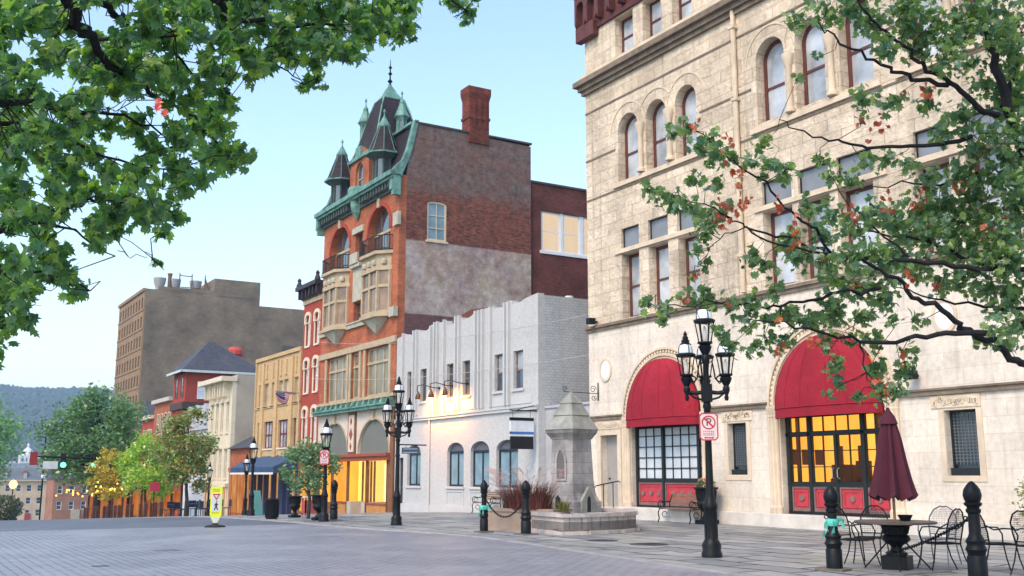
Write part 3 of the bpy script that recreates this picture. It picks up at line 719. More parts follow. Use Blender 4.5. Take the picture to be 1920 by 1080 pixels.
l=MB(); l.mbox(mp,48.8,59.2,2.3,2.4,.3,2.6); l.build('shop_ceiling',GOLD2,vb)
l=MB(); l.mbox(mp,48.72,48.8,-.8,2.3,.2,2.6); l.mbox(mp,59.15,59.2,-.8,2.3,.2,2.6); l.build('shop_side_wall',GOLD3,vb)
l=MB(); l.mbox(mp,48.8,59.2,-.82,-.66,.1,2.6); l.mbox(mp,49.5,50.0,-.6,.55,1.6,2.0); l.mbox(mp,51.0,51.5,-.6,.35,1.8,2.2); l.mbox(mp,49.4,49.7,-.6,1.8,2.2,2.5); l.build('shop_furniture',SILH,vb)
# main body behind
b=MB(); b.box(F0+.401,30.2,Y0+.31,Y1,4.9,17.0); b.box(F0+2.75,30.2,Y0+.31,Y1,-1,4.9); b.box(F0+.95,30.2,Y0+.31,Y1,17.0,19.7); b.build('body',DKBR,vb)
# side wall with paint zones
def mixr(N,L,f,a,b):
    r=N.new('ShaderNodeMapRange'); r.inputs[3].default_value=a; r.inputs[4].default_value=b; L.new(f,r.inputs[0]); return r.outputs[0]
def zoned():
    m,N,L,bb=nmat('painted_side_wall'); tc,v,s=wallvec(N,L)
    t=bricktex(N,L,v,(.28,.085,.05),(.10,.04,.033),(.19,.13,.11),.26,.095,.013)
    n1=noisef(N,L,tc,.9,6,.65,.25,.75); n2=noisef(N,L,tc,2.6,8,.75,.3,.7); n3=noisef(N,L,tc,.8,7,.7,.36,.64)
    def zone(z,soft,amp,up=True):
        a=N.new('ShaderNodeMath'); a.operation='MULTIPLY_ADD'; a.inputs[1].default_value=amp; L.new(n1,a.inputs[0]); L.new(s.outputs[2],a.inputs[2])
        r=N.new('ShaderNodeMapRange'); r.inputs[1].default_value=z-soft; r.inputs[2].default_value=z+soft; L.new(a.outputs[0],r.inputs[0]); return r.outputs[0]
    off=.5
    c=mix(N,L,t.outputs['Color'],mix(N,L,(.5,.5,.55),(1.35,1.2,1.15),n2),1.,'MULTIPLY')
    # dark purple upper paint
    up=mix(N,L,(.055,.042,.042),(.24,.205,.19),n2); up=mix(N,L,t.outputs['Color'],up,mixr(N,L,n3,.45,.9))
    c=mix(N,L,c,up,zone(16.4+off+.4,.35,.9))
    # whitewash band
    wh=mix(N,L,(.27,.21,.19),(.86,.78,.73),n2)
    tint=noisef(N,L,tc,.55,3,.5,.35,.65); wh=mix(N,L,wh,mix(N,L,(.42,.40,.27),(.42,.46,.56),tint),.35)
    mp1=N.new('ShaderNodeMapping'); mp1.inputs['Scale'].default_value=(1.6,.5,1); L.new(v,mp1.inputs[0])
    gh=noisef(N,L,mp1.outputs[0],1.1,2,.5,.55,.62)
    zc=N.new('ShaderNodeMapRange'); zc.inputs[1].default_value=12.4+off; zc.inputs[2].default_value=12.9+off; zc.inputs[3].default_value=1; zc.inputs[4].default_value=0; L.new(s.outputs[2],zc.inputs[0])
    zd=N.new('ShaderNodeMapRange'); zd.inputs[1].default_value=11.1+off; zd.inputs[2].default_value=11.4+off; L.new(s.outputs[2],zd.inputs[0])
    q=N.new('ShaderNodeMath'); q.operation='MULTIPLY'; L.new(zc.outputs[0],q.inputs[0]); L.new(zd.outputs[0],q.inputs[1])
    q2=N.new('ShaderNodeMath'); q2.operation='MULTIPLY'; L.new(q.outputs[0],q2.inputs[0]); L.new(gh,q2.inputs[1])
    wh=mix(N,L,wh,(.45,.38,.22),mulf(N,L,q2.outputs[0],.45))
    wb_=mix(N,L,wh,t.outputs['Color'],mixr(N,L,n3,.62,.05))
    a1=zone(9.72+off,.04,.05); a2=zone(13.62+off,.04,.02)
    inv=N.new('ShaderNodeMath'); inv.operation='SUBTRACT'; inv.inputs[0].default_value=1; L.new(a2,inv.inputs[1])
    an=N.new('ShaderNodeMath'); an.operation='MULTIPLY'; L.new(a1,an.inputs[0]); L.new(inv.outputs[0],an.inputs[1])
    c=mix(N,L,c,wb_,mulf(N,L,an.outputs[0],.92))
    inv2=N.new('ShaderNodeMath'); inv2.operation='SUBTRACT'; inv2.inputs[0].default_value=1; L.new(a1,inv2.inputs[1])
    c=mix(N,L,c,(.12,.085,.10),mulf(N,L,inv2.outputs[0],.6))
    L.new(c,bb.inputs['Base Color']); bb.inputs['Roughness'].default_value=.88; setspec(bb,.2)
    iv=N.new('ShaderNodeMath'); iv.operation='SUBTRACT'; iv.inputs[0].default_value=1; L.new(t.outputs['Fac'],iv.inputs[1]); addbump(N,L,bb,iv.outputs[0],.5,.012)
    return m
ms=fy(Y0)
poly=[(F0+.42,-1),(30.2,-1),(30.2,19.9),(27.5,19.95),(25.7,20.0),(22.97,20.05),(22.62,18.4),(F0+.42,17.3)]
MB().holed(poly,[shape(23.7,24.86,13.7,15.86,.16,8)],ms,0,.3).build('side_wall',zoned(),vb)
MB().box(F0+.002,F0+.42,Y0-.003,Y0+.3,-1,17.05).build('corner_pier',REDBR,vb)
window(vb,ms,23.7,24.86,13.7,15.86,M('cream_frame',(.62,.52,.36),.5),PANE_BLUE,.03,.16,2,3,.1,.02,sill=M('cream_frame',(.6,.5,.35)))
MB().box(22.9,30.25,Y0-.06,Y0+.36,20.02,20.12).build('coping',M('dark_coping',(.07,.055,.05),.8),vb)
# patch of newer orange brick low on the side wall
MB().prism([(24.3,8.2),(29.6,8.2),(29.0,9.3),(28.0,9.9),(27.2,10.35),(26.4,10.2),(25.4,9.6),(24.5,9.0)],ms,-.012,.0).build('brick_patch',BR('patched_orange_brick',(.33,.13,.07),(.28,.11,.06),(.25,.15,.11)),vb)
# chimney
l=MB(); l.box(26.15,27.42,Y0-.08,Y0+.75,19.5,22.0)
l.add([(26.15,Y0-.08,22.0),(27.42,Y0-.08,22.0),(27.42,Y0+.75,22),(26.15,Y0+.75,22),(26.07,Y0-.16,22.4),(27.5,Y0-.16,22.4),(27.5,Y0+.83,22.4),(26.07,Y0+.83,22.4)],[(0,1,5,4),(1,2,6,5),(2,3,7,6),(3,0,4,7),(4,5,6,7)])
l.box(26.07,27.5,Y0-.16,Y0+.83,22.4,22.75); l.box(26.1,27.47,Y0-.13,Y0+.8,20.9,21.05)
for x in (26.4,26.75,27.1): l.box(x,x+.12,Y0-.14,Y0-.07,20.4,22.0)
l.build('chimney',BR('chimney_brick',(.27,.06,.032),(.14,.035,.025),(.09,.045,.04),.22,.075,.009,.5,.6,.8,.85,.7),vb)
# windows front
def arch_win(a,b):
    f=window(vb,mp,a+.0,b,13.15,15.88,WOODT,PANE_DARK,.55-.2,1.5,3,1,.14,.06)
    l=MB(); l.mbox(mp,a+.1,b-.1,14.4,14.55,.33,.42); l.build('transom_bar',BUFFST,f)
    n=20; c=(a+b)/2; l=MB()
    l.prism([(c+1.72*math.cos(math.pi*i/n),14.38+1.72*math.sin(math.pi*i/n)) for i in range(n+1)]+[(c+1.5*math.cos(math.pi*(n-i)/n),14.38+1.5*math.sin(math.pi*(n-i)/n)) for i in range(n+1)],mp,-.05,.0)
    l.build('arch_trim',REDBR2,vb)
    MB().mbox(mp,c-.16,c+.16,15.8,16.35,-.12,.0).build('keystone',BUFFST,vb)
for a,b in ARC: arch_win(a,b)
PW=M('warm_lit_blind',(.22,.13,.075),.12,0,.6,1.1,0,1,.8)  # warm lit look of the panes put into a blotchy brown colour
window(vb,mp,53.2,54.25,13.1,14.95,WOODT,PANE_DARK,.2); window(vb,mp,53.2,54.25,9.85,11.0,WOODT,PANE_DARK,.2)
MB().mbox(mp,53.1,54.35,11.05,13.0,-.06,.0).build('carved_panel',GREYST,vb)
l=MB(); l.mbox(mp,53.05,54.45,12.95,13.15,-.25,.0); l.mbox(mp,53.2,54.3,13.15,13.75,-.32,-.22); l.mbox(mp,53.0,54.5,14.95,15.3,-.12,.0); l.build('stone_trim',GREYST,vb)
for a,b in BAYS:
    def plan(o=0): return [(F0-.0,a-o),(F0-.55-o,a+.62-o*.4),(F0-.55-o,b-.62+o*.4),(F0,b+o)]
    bay=MB()
    def ring(z0,z1,o): bay.prism([(p[0],p[1]) for p in plan(o)],lambda u,v,w:(u,v,w),z0,z1)
    ring(9.62,9.78,.12); ring(9.78,9.95,.02); ring(12.08,12.3,.08); ring(12.3,12.95,-.02); ring(12.95,13.12,.18)
    bay=bay.build('bay',BUFFST,vb)
    l=MB(); 
    l.prism([(F0+.0,a+.06),(F0-.49,a+.66),(F0-.49,b-.66),(F0,b-.06)],lambda u,v,w:(u,v,w),9.9,12.1); l.build('pane',PW,bay)
    l=MB(); P=plan(0)
    pts=[P[1],P[2],((P[1][0]),(P[1][1]+P[2][1])/2),(F0-.08,a+.08),(F0-.08,b-.08)]
    for (x,y) in pts: l.box(x-.02,x+.14,y-.085,y+.085,9.95,12.08)
    l.prism([(p[0]-.0,p[1]) for p in plan(.03)],lambda u,v,w:(u,v,w),11.18,11.33); l.build('mullion',BUFFST,bay)
    l=MB()
    for q in range(3):
        for (p0,p1) in ((P[0],P[1]),(P[1],P[2]),(P[2],P[3])):
            pass
    for (p0,p1,k) in ((P[0],P[1],1),(P[1],P[2],3),(P[2],P[3],1)):
        for i in range(k):
            t=(i+.5)/k; x=p0[0]+(p1[0]-p0[0])*t; y=p0[1]+(p1[1]-p0[1])*t
            l.lathe((x-.01,y,12.52),[(.02,-.16),(.15,-.1),(.16,.05),(.12,.16),(.02,.2)],8)
    l.build('frieze_ornament',GREYST,bay)
    # iron balcony rail
    l=MB(); Q=plan(.12)
    for z in (13.18,13.95): l.tube([(p[0],p[1],z) for p in Q],.03,5)
    for (p0,p1,k) in ((Q[0],Q[1],6),(Q[1],Q[2],16),(Q[2],Q[3],6)):
        for i in range(k):
            t=i/k; x=p0[0]+(p1[0]-p0[0])*t; y=p0[1]+(p1[1]-p0[1])*t; l.tube([(x,y,13.15),(x,y,13.95)],.016,4)
    l.build('balcony_rail',IRON,vb)
    l=MB(); c=(a+b)/2
    l.add([(F0,c-1.28,9.62),(F0,c+1.28,9.62),(F0,c,8.8),(F0-.5,c-.85,9.62),(F0-.5,c+.85,9.62),(F0-.12,c,8.85)],[(0,1,4,3),(0,3,5,2),(1,2,5,4),(3,4,5)]); l.build('corbel',GREYST,vb)
l=MB(); 
for a,b in ((Y0-.05,49.15),(52.45,55.0),(58.25,Y1)): l.mbox(mp,a,b,9.55,9.78,-.14,.0); l.mbox(mp,a,b,9.78,9.86,-.2,.0)
l.mbox(mp,Y0-.08,Y0+.5,9.5,10.0,-.25,.0); l.mbox(mp,Y0-.25,Y0+.4,14.3,15.0,-.18,.0); l.build('stone_ledge',GREYST,vb)
# stone framed tall windows
l=MB(); l.mbox(mp,Y0-.04,Y1,8.18,8.5,-.12,.0); l.mbox(mp,Y0-.04,Y1,5.42,5.58,-.14,.0)
for y in (49.1,52.45,53.05,54.45,54.85,58.2): l.mbox(mp,y-.13,y+.13,5.58,8.18,-.06,.02)
l.build('stone_frame',BUFFST,vb)
for k,(a,b) in enumerate(SW):
    n=1 if k==1 else 3
    f=window(vb,mp,a,b,5.6,8.15,BUFFST,M('drab_blind_pane',(.20,.19,.14),.12,0,.25,1,0,1,.7),.14,0,n,1,.1,.1)
    l=MB(); l.mbox(mp,a,b,7.3,7.44,.1,.2); l.build('transom_bar',BUFFST,f)
# lower copper cornice
l=MB(); l.mbox(mp,Y0-.1,Y1,4.86,5.02,-.38,.0); l.mbox(mp,Y0-.1,Y1,5.02,5.1,-.48,.0)
for i in range(14):
    y=Y0+.3+i*.78; l.mbox(mp,y-.1,y+.1,5.1,5.38,-.3,.0); l.lathe((F0-.3,y,5.0),[(.02,-.1),(.1,0),(.13,.15),(.02,.4)],6)
l.build('lower_cornice',COPPER,vb)
# main copper cornice
l=MB(); l.mbox(mp,Y0-.15,Y1+.25,16.95,17.2,-.62,.1); l.mbox(mp,Y0-.12,Y1+.2,16.8,16.95,-.5,.0); l.build('cornice',COPPER,vb)
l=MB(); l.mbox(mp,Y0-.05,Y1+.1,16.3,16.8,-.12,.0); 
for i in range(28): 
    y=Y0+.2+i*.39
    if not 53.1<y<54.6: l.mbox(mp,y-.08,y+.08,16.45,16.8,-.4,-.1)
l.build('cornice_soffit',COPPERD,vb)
l=MB()
for y in (Y0-.03,Y1+.1): l.mbox(mp,y-.12,y+.15,15.9,17.0,-.42,.0)
l.lathe((F0-.1,53.85,16.1),[(.1,-.3),(.3,0),(.42,.35),(.42,.7),(.62,.85),(.62,1.3),(.5,1.5)],8); l.build('copper_corbel',COPPER,vb)
# mansard
sec=[(21.75,17.2),(22.35,17.9),(22.62,18.6),(22.97,20.05),(23.6,20.05),(23.6,17.2)]
l=MB(); l.prism(sec,lambda u,v,w:(u,w,v),Y0+.34,Y1); l.build('mansard_roof',SLATE,vb)
l=MB()
cop=[(21.6,16.2),(21.62,17.25),(22.25,17.95),(22.5,18.6),(22.88,20.2),(23.12,20.2),(22.75,18.5),(22.5,17.75),(22.2,17.1),(22.1,16.3)]
for y in (Y0-.05,Y1): l.prism(cop,lambda u,v,w:(u,w,v),y,y+.34)
l.box(22.8,23.1,Y0+.3,Y1,20.05,20.2); l.build('copper_hip',COPPER,vb)
# central brick gable and spire
gb=MB(); mg=fx(21.98)
gb.holed([(52.35,17.2),(55.1,17.2),(55.1,19.3),(53.72,20.1),(52.35,19.3)],[shape(53.2,54.3,17.5,19.1,.55,10)],mg,0,.3); gb.box(22.281,24.6,52.35,55.1,17.2,19.3); gb=gb.build('gable',REDBR,vb)
window(gb,mg,53.2,54.3,17.5,19.1,BUFFST,PANE_DARK,.14,.55)
l=MB(); l.mbox(mg,52.2,55.25,19.25,19.45,-.15,.3); l.mbox(mg,53.4,54.1,19.45,20.0,-.12,.2)
l.build('gable_cornice',COPPER,vb)
sp=MB(); cx,cyy=23.75,53.7
prof=[(2.45,19.4),(2.15,19.9),(1.85,20.6),(1.55,21.5),(1.22,22.4),(.9,23.1)]
sp.lathe((cx,cyy,0),prof,4,math.pi/4); sp=sp.build('spire',SLATE,vb)
l=MB(); l.lathe((cx,cyy,0),[(.93,23.06),(.78,23.2),(.5,23.5),(.3,23.8),(.13,24.02),(.1,24.15)],4,math.pi/4)
for k in range(4):
    t=math.pi/4+k*math.pi/2; l.tube([(cx+r*math.cos(t),cyy+r*math.sin(t),z) for r,z in prof],.05,6)
l.build('copper_cap',COPPER,sp)
l=MB(); l.lathe((cx,cyy,24.1),[(.1,0),(.05,.12),(.16,.22),(.05,.36),(.045,.6),(.13,.7),(.045,.8),(.04,1.0),(.11,1.08),(.03,1.2),(.015,1.6)],8); l.build('finial',IRON,sp)
def turret(cx,cy,zb,ze,za,re,rb,mat,name,n=8,seg=True):
    t=MB(); t.lathe((cx,cy,0),[(re,ze),(re*.82,ze+.18),(re*.55,ze+(za-ze)*.42),(re*.28,ze+(za-ze)*.74)],n,math.pi/8); t=t.build(name,mat,vb)
    l=MB(); l.lathe((cx,cy,0),[(re*.34,ze+(za-ze)*.70),(re*.36,ze+(za-ze)*.74),(re*.14,ze+(za-ze)*.92),(.04,za),(.03,za+.15),(.08,za+.25),(.02,za+.4)],n,math.pi/8); l.lathe((cx,cy,0),[(re*1.04,ze-.06),(re*1.04,ze+.02)],n,math.pi/8)
    if seg:
        for k in range(n):
            a=math.pi/8+k*2*math.pi/n; l.tube([(cx+r*math.cos(a),cy+r*math.sin(a),z) for r,z in ((re,ze+.02),(re*.82,ze+.2),(re*.55,ze+(za-ze)*.43),(re*.28,ze+(za-ze)*.74))],.018,4)
    l.build('copper_trim',COPPER,t)
    l=MB(); l.lathe((cx,cy,0),[(rb,zb),(rb,ze-.3)],n,math.pi/8); l.build('window_band',PANE_DARK,t)
    l=MB()
    for k in range(n):
        a=math.pi/8+k*2*math.pi/n; l.tube([(cx+rb*1.05*math.cos(a),cy+rb*1.05*math.sin(a),zb),(cx+rb*1.05*math.cos(a),cy+rb*1.05*math.sin(a),ze-.05)],.06,5)
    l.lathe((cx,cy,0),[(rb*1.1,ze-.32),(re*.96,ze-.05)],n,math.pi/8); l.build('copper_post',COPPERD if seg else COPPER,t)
turret(22.15,50.75,17.2,18.75,21.0,.98,.5,SLATE,'turret')
turret(22.15,56.95,17.2,18.75,21.0,.98,.5,SLATE,'turret')
turret(22.8,55.0,20.3,22.0,23.1,.45,.24,COPPER,'lantern',6,False)
turret(23.9,52.3,20.3,21.75,22.9,.45,.24,COPPER,'lantern',6,False)
# rear brick block
rb=thing('rear_brick_block','dark brick rear block with sunset glow in its sash windows behind the white building','building',(35,Y0+.3,0))
m3=fy(Y0+.12)
W3=[(31.02,32.3),(32.5,33.66),(33.9,35.1)]
MB().holed(rect(30.21,41,-1,17.85),[rect(30.95,35.2,13.95,16.3)],m3,0,.3).build('wall',DKBR,rb)
MB().box(30.21,41,Y0+.421,60,-1,17.7).build('body',ROOFDK,rb)
for a,b in W3: window(rb,m3,a,b,13.98,16.28,WHITEP,EM('sunset_glow_pane',(1,.78,.54),.40,.12,1),.1,0,1,2,.09,.03)  # warm emission stands for sunset glow reflected in the panes
l=MB()
for a,b in ((32.3,32.5),(33.66,33.9)): l.mbox(m3,a,b,13.95,16.3,.06,.2)
l.mbox(m3,30.85,35.3,13.8,13.97,-.06,.2); l.build('window_surround',WHITEP,rb)
MB().mbox(m3,30.2,41,17.85,17.97,-.06,.36).build('coping',M('dark_coping',(.07,.055,.05)),rb)
v_=MB(); v_.lathe((24.5,36.2,8.1),[(.12,0),(.12,.75),(.18,.75),(.18,.85)],8); v_=v_.build('roof_vent',WHITEP,None,True); tag(v_,'white vent pipe standing on the roof of the white building','vent')
# ------------------------------------------------------------------ row of buildings down the street
nb=thing('narrow_building','narrow crimson brick building with white window hoods and black bracketed cornice','building',(F0,60.8,-.9))
Y0,Y1=59.28,62.6; m4=fx(F0+.05)
ws=[(59.75,60.45),(61.35,62.05)]; zs=[(9.35,11.3),(6.45,8.45),(3.4,5.45)]
holes=[shape(a,b,c,d,.2,8) for a,b in ws for c,d in zs]
MB().holed(rect(Y0,Y1,-1.6,12.3),holes,m4,0,.3).build('front_wall',REDBR2,nb)
b=MB(); b.box(F0+.351,34,Y0,Y1,-2,12.3); b.build('body',DKBR,nb)
l=MB(); l.mbox(m4,Y0,Y1+.1,12.3,12.5,-.15,.3); l.mbox(m4,Y0-.02,Y1+.25,12.9,13.15,-.55,.3); l.mbox(m4,Y0,Y1+.2,12.5,12.9,-.2,.3)
for i in range(6): y=Y0+.1+i*.62; l.mbox(m4,y,y+.14,12.35,12.9,-.42,.0)
for y in (Y0+.12,Y1+.05): l.lathe((F0-.3,y,13.1),[(.18,0),(.2,.15),(.1,.4),(.14,.5),(.03,.65)],8)
l.build('cornice',M('black_cornice',(.035,.03,.04),.6,0,.3,4),nb)
MB().mbox(m4,Y0,Y1,12.0,12.3,-.08,.0).build('stone_band',BUFFST,nb)
for a,b in ws:
    for c,d in zs:
        f=window(nb,m4,a,b,c,d,WHITEP,PANE_PALE,.12,.2,sill=CREAM)
        l=MB(); l.holed(shape(a-.16,b+.16,d-.55,d+.2,.4,10),[shape(a-.002,b+.002,d-.5,d+.002,.2,8)],m4,-.1,.0); l.mbox(m4,a-.12,a-.003,c,d-.5,-.05,.0); l.mbox(m4,b+.003,b+.12,c,d-.5,-.05,.0); l.build('hood',CREAM,f)
l=MB(); l.mbox(m4,Y0,Y1,2.4,2.6,-.15,.0); l.mbox(m4,Y0,Y1,-1.6,2.4,-.04,.0); l.build('shop_front',WOODT,nb)
MB().mbox(m4,Y0+.5,Y1-.6,-.7,2.0,-.06,-.041).build('shop_window',EM('deli_window',(1,.48,.10),.5,.6,1.4),nb)
# buff brick building with blue shop front
yb=thing('buff_building','three storey buff brick building above a navy blue restaurant front','building',(F0,67,-1))
Y0,Y1=62.65,71.9
UP=[(63.2,63.95),(65.1,65.95),(66.15,67.0),(67.75,68.45),(69.1,69.95),(70.5,71.2)]
LO=[(63.3,64.0),(64.95,66.8),(67.85,69.8),(70.6,71.2)]
holes=[rect(a,b,6.05,7.6) for a,b in UP]+[rect(a,b,3.2,5.0) for a,b in LO]
MB().holed(rect(Y0,Y1,2.6,9.35),holes,m4,0,.3).build('front_wall',YELBR,yb)
MB().box(F0+.351,34,Y0,Y1,-2,9.2).build('body',YELBR,yb)
l=MB(); l.mbox(m4,Y0,Y1,9.2,9.45,-.12,.35); l.mbox(m4,Y0,Y1,5.9,6.03,-.07,.0)
for y in (64.3,67.3,70.2): l.mbox(m4,y-.28,y+.28,2.6,9.0,-.12,.0)
for y in (62.65,71.7): l.mbox(m4,y,y+.2,2.6,9.2,-.1,.0)
for a,b in UP: l.mbox(m4,a+.25,b-.25,7.9,8.9,-.09,.0)
l.build('pilaster',YELBR,yb)
for a,b in UP: window(yb,m4,a,b,6.05,7.6,BUFFST,PANE_PALE,.14,sill=CREAM)
for a,b in LO: window(yb,m4,a,b,3.2,5.0,M('maroon_frame',(.14,.02,.025),.5),PANE_PALE,.14,0,3 if b-a>1 else 1,2,.08,.05,sill=CREAM)
s=MB(); s.mbox(m4,Y0,Y1,1.75,2.05,-.3,.3)
for y in (62.75,64.3,65.9,67.4,69.0,70.3,71.7): s.mbox(m4,y-.13,y+.13,-1.6,1.8,-.1,.2)
s.mbox(m4,Y0,Y1,-1.7,-.95,-.05,.3)
s.mbox(m4,65.0,65.9,-1.5,1.8,-.15,.25)
s=s.build('shop_front',NAVY,yb)
MB().mbox(m4,Y0+.1,Y1-.1,-.95,1.75,.22,.26).build('shop_window',EM('restaurant_window',(1,.58,.20),.36,.7,2.4),s)
a=MB(); a.add([(F0+.05,Y0+.1,2.7),(F0+.05,Y1,2.7),(F0-1.5,Y1,1.95),(F0-1.5,Y0+.1,1.95),(F0-1.5,Y1,1.55),(F0-1.5,Y0+.1,1.55),(F0+.05,Y0+.1,1.9),(F0+.05,Y1,1.9)],[(0,1,2,3),(3,2,4,5),(0,3,5,6),(1,7,4,2)]); a.build('awning',TEALP,s)
a=MB(); a.box(F0-1.53,F0-1.5,Y0+.1,Y1,1.5,1.62); a.build('awning_trim',WHITEP,s)
# low brick shop with slate roof
ls=thing('low_shop','low brick shop with grey slate roof squeezed between buff and cream buildings','building',(F0,74.5,-1.4))
Y0,Y1=71.95,77.6
MB().box(F0+.1,32,Y0,Y1,-2.2,3.4).build('wall',REDBR,ls)
a=MB(); a.add([(F0-.25,Y0,3.35),(F0-.25,Y1,3.35),(F0+3.2,Y1,5.1),(F0+3.2,Y0,5.1),(F0+3.2,Y0,3.3),(F0+3.2,Y1,3.3)],[(0,1,2,3),(0,3,4),(1,5,2),(0,4,5,1)]); a.build('roof',SLATEG,ls)
a=MB(); a.mbox(m4,Y0,Y1,1.7,2.0,-.1,.05)
for y in (72.4,73.9,75.4,76.9): a.mbox(m4,y-.12,y+.12,-2,1.7,-.06,.05)
a=a.build('shop_front',M('orange_shopfront',(.45,.13,.04),.6,0,.2,2),ls)
MB().mbox(m4,72.2,77.3,-1.2,1.6,.0,.04).build('shop_window',EM('cafe_window',(1,.52,.16),.34,.7,2.2),a)
MB().mbox(fx(F0+3.2),73.5,76,3.5,6.5,0,1.5).build('rear_dormer',WHITEP,ls)
# cream building
cb=thing('cream_building','cream painted two storey building with bracketed cornice and grey stucco side','building',(F0,81,-1.6))
Y0,Y1=77.7,84.2; cw=[(78.4,79.1),(79.9,80.6),(81.3,82.0),(82.7,83.4)]
holes=[rect(a,b,4.6,6.9) for a,b in cw]+[rect(a,b,1.2,3.4) for a,b in cw]
MB().holed(rect(Y0,Y1,-2.2,8.4),holes,m4,0,.3).build('front_wall',CREAM,cb)
MB().box(F0+.351,31,Y0,Y1,-2.4,8.9).build('side_wall',CREAMS,cb)
for a,b in cw:
    for c,d in ((4.6,6.9),(1.2,3.4)):
        f=window(cb,m4,a,b,c,d,CREAM,M('grey_olive_pane',(.16,.16,.14),.15),.12,sill=CREAM)
        l=MB(); l.mbox(m4,a-.12,b+.12,d,d+.16,-.1,.0); l.build('hood',CREAM,f)
l=MB(); l.mbox(m4,Y0-.1,Y1+.3,8.4,8.75,-.9,.3)
for a,b in cw:
    for y in (a-.15,b+.05): l.mbox(m4,y,y+.16,7.3,8.4,-.55,.0)
l.build('cornice',CREAM,cb)
l=MB(); l.mbox(m4,Y0,Y1,.6,.85,-.25,.0)
for i in range(8): y=Y0+.2+i*.86; l.mbox(m4,y-.09,y+.09,-2.2,.6,-.12,.0)
l.build('shop_front',CREAM,cb)
MB().mbox(m4,Y0+.2,Y1-.2,-1.6,.5,-.02,-.003).build('shop_window',EM('side_shop_window',(1,.50,.2),.35,.8,1.5),cb)
# white gabled house
wh=thing('white_house','small white gabled house between the cream building and the brick tower','house',(F0,87,-1.8))
MB().box(F0+.2,30,84.3,91.9,-2.5,5.2).build('wall',WHITEP,wh)
a=MB()
for y in (84.3,86.9,89.4): a.add([(F0+.0,y,5.1),(F0+.0,y+2.5,5.1),(F0+.0,y+1.25,7.2),(F0+6,y,5.1),(F0+6,y+2.5,5.1),(F0+6,y+1.25,7.2)],[(0,1,2),(3,5,4),(0,2,5,3),(1,4,5,2)])
a.build('roof',M('pale_roof',(.45,.47,.52),.7),wh)
for y in (85.1,87.7,90.2): window(wh,fx(F0+.19),y,y+.9,2.2,4.4,WHITEP,PANE_PALE,.0)
# brick tower building with hip roof
tb=thing('tower_building','red brick corner tower with slate hip roof beside the tall brown block','building',(F0,94,-2))
Y0,Y1=92.0,96.4
m5=fy(Y0); mt=fx(F0)
MB().box(F0,29,Y0,Y1,-3,10.3).build('wall',REDBR2,tb)
MB().box(24,33,Y1,103,-3,8).build('rear_wall',DKBR,tb)
r=MB(); r.add([(F0-.5,Y0-.5,10.4),(29.2,Y0-.5,10.4),(29.2,Y1+.6,10.4),(F0-.5,Y1+.6,10.4),(24.4,94.2,13.3),(25.0,94.2,13.3)],[(0,1,5,4),(1,2,5),(2,3,4,5),(3,0,4),(3,2,1,0)]); r.build('roof',SLATEG,tb)
l=MB(); l.box(F0-.55,29.3,Y0-.58,Y0-.5,10.25,10.45); l.box(F0-.58,F0-.5,Y0-.58,Y1+.6,10.25,10.45); l.build('gutter',M('pale_gutter',(.5,.58,.56),.6),tb)
window(tb,m5,23.1,24.2,8.0,9.5,WHITEP,PANE_WHITE,-.06); 
for y in (92.7,94.7): window(tb,mt,y,y+.8,8.2,9.9,WINRED,PANE_DARK,-.06)
l=MB(); l.box(F0-.25,29,Y0-.25,Y1,7.1,7.7); l.box(F0-.12,F0+.6,Y0-.12,Y0+.6,3,7.1); l.build('string_course',M('dark_course',(.07,.045,.04),.8),tb)
for y in (92.7,94.7):
    for z in (4.4,1.2): window(tb,mt,y,y+.9,z,z+2,WINRED,PANE_DARK,-.06)
ch=MB(); ch.lathe((27.2,95.3,10.8),[(.6,0),(.6,1.5),(.72,1.6),(.72,2.0),(.5,2.3)],10); ch.build('chimney',M('red_chimney_pot',(.5,.07,.05),.7),tb)
for k,(a,b,h,mat,lab) in enumerate(((96.5,103.6,8.2,REDBR,'orange red brick terrace with white eaves next to the hip roofed tower'),(103.7,109,6.9,REDBR2,'dark red brick terrace with pale pediment, farthest of the right hand row'))):
    t=thing('terrace_building',lab,'building',(F0,(a+b)/2,-2.2))
    MB().box(F0,29,a,b,-3.5,h).build('wall',mat,t)
    l=MB(); l.mbox(mt,a,b,h-.1,h+.25,-.35,.2); l.build('cornice',CREAM if k else M('pale_eaves',(.5,.47,.42),.7),t)
    r=MB(); r.add([(F0-.2,a,h+.25),(F0-.2,b,h+.25),(F0+4,b,h+1.8),(F0+4,a,h+1.8)],[(0,1,2,3)]); 
    if k: r.add([(F0-.3,a+.6,h+.2),(F0-.3,b-.6,h+.2),(F0-.3,(a+b)/2,h+1.7),(F0+1,(a+b)/2,h+1.7)],[(0,1,2),(0,2,3),(1,3,2)])
    r.build('roof',SLATEG,t)
    n=int((b-a)/1.5)
    for i in range(n):
        y=a+.5+i*1.45
        for z in (h-3,h-6): window(t,mt,y,y+.75,z,z+1.9,CREAM,PANE_DARK,-.06,sill=CREAM)
    l=MB(); l.mbox(mt,a,b,-3,.2,-.05,.0); l.build('shop_front',WOODT,t)
    MB().mbox(mt,a+.3,b-.3,-2.2,-.3,-.08,-.051).build('shop_window',EM('far_shop_window',(1,.42,.08),.4,.7,1.2),t)
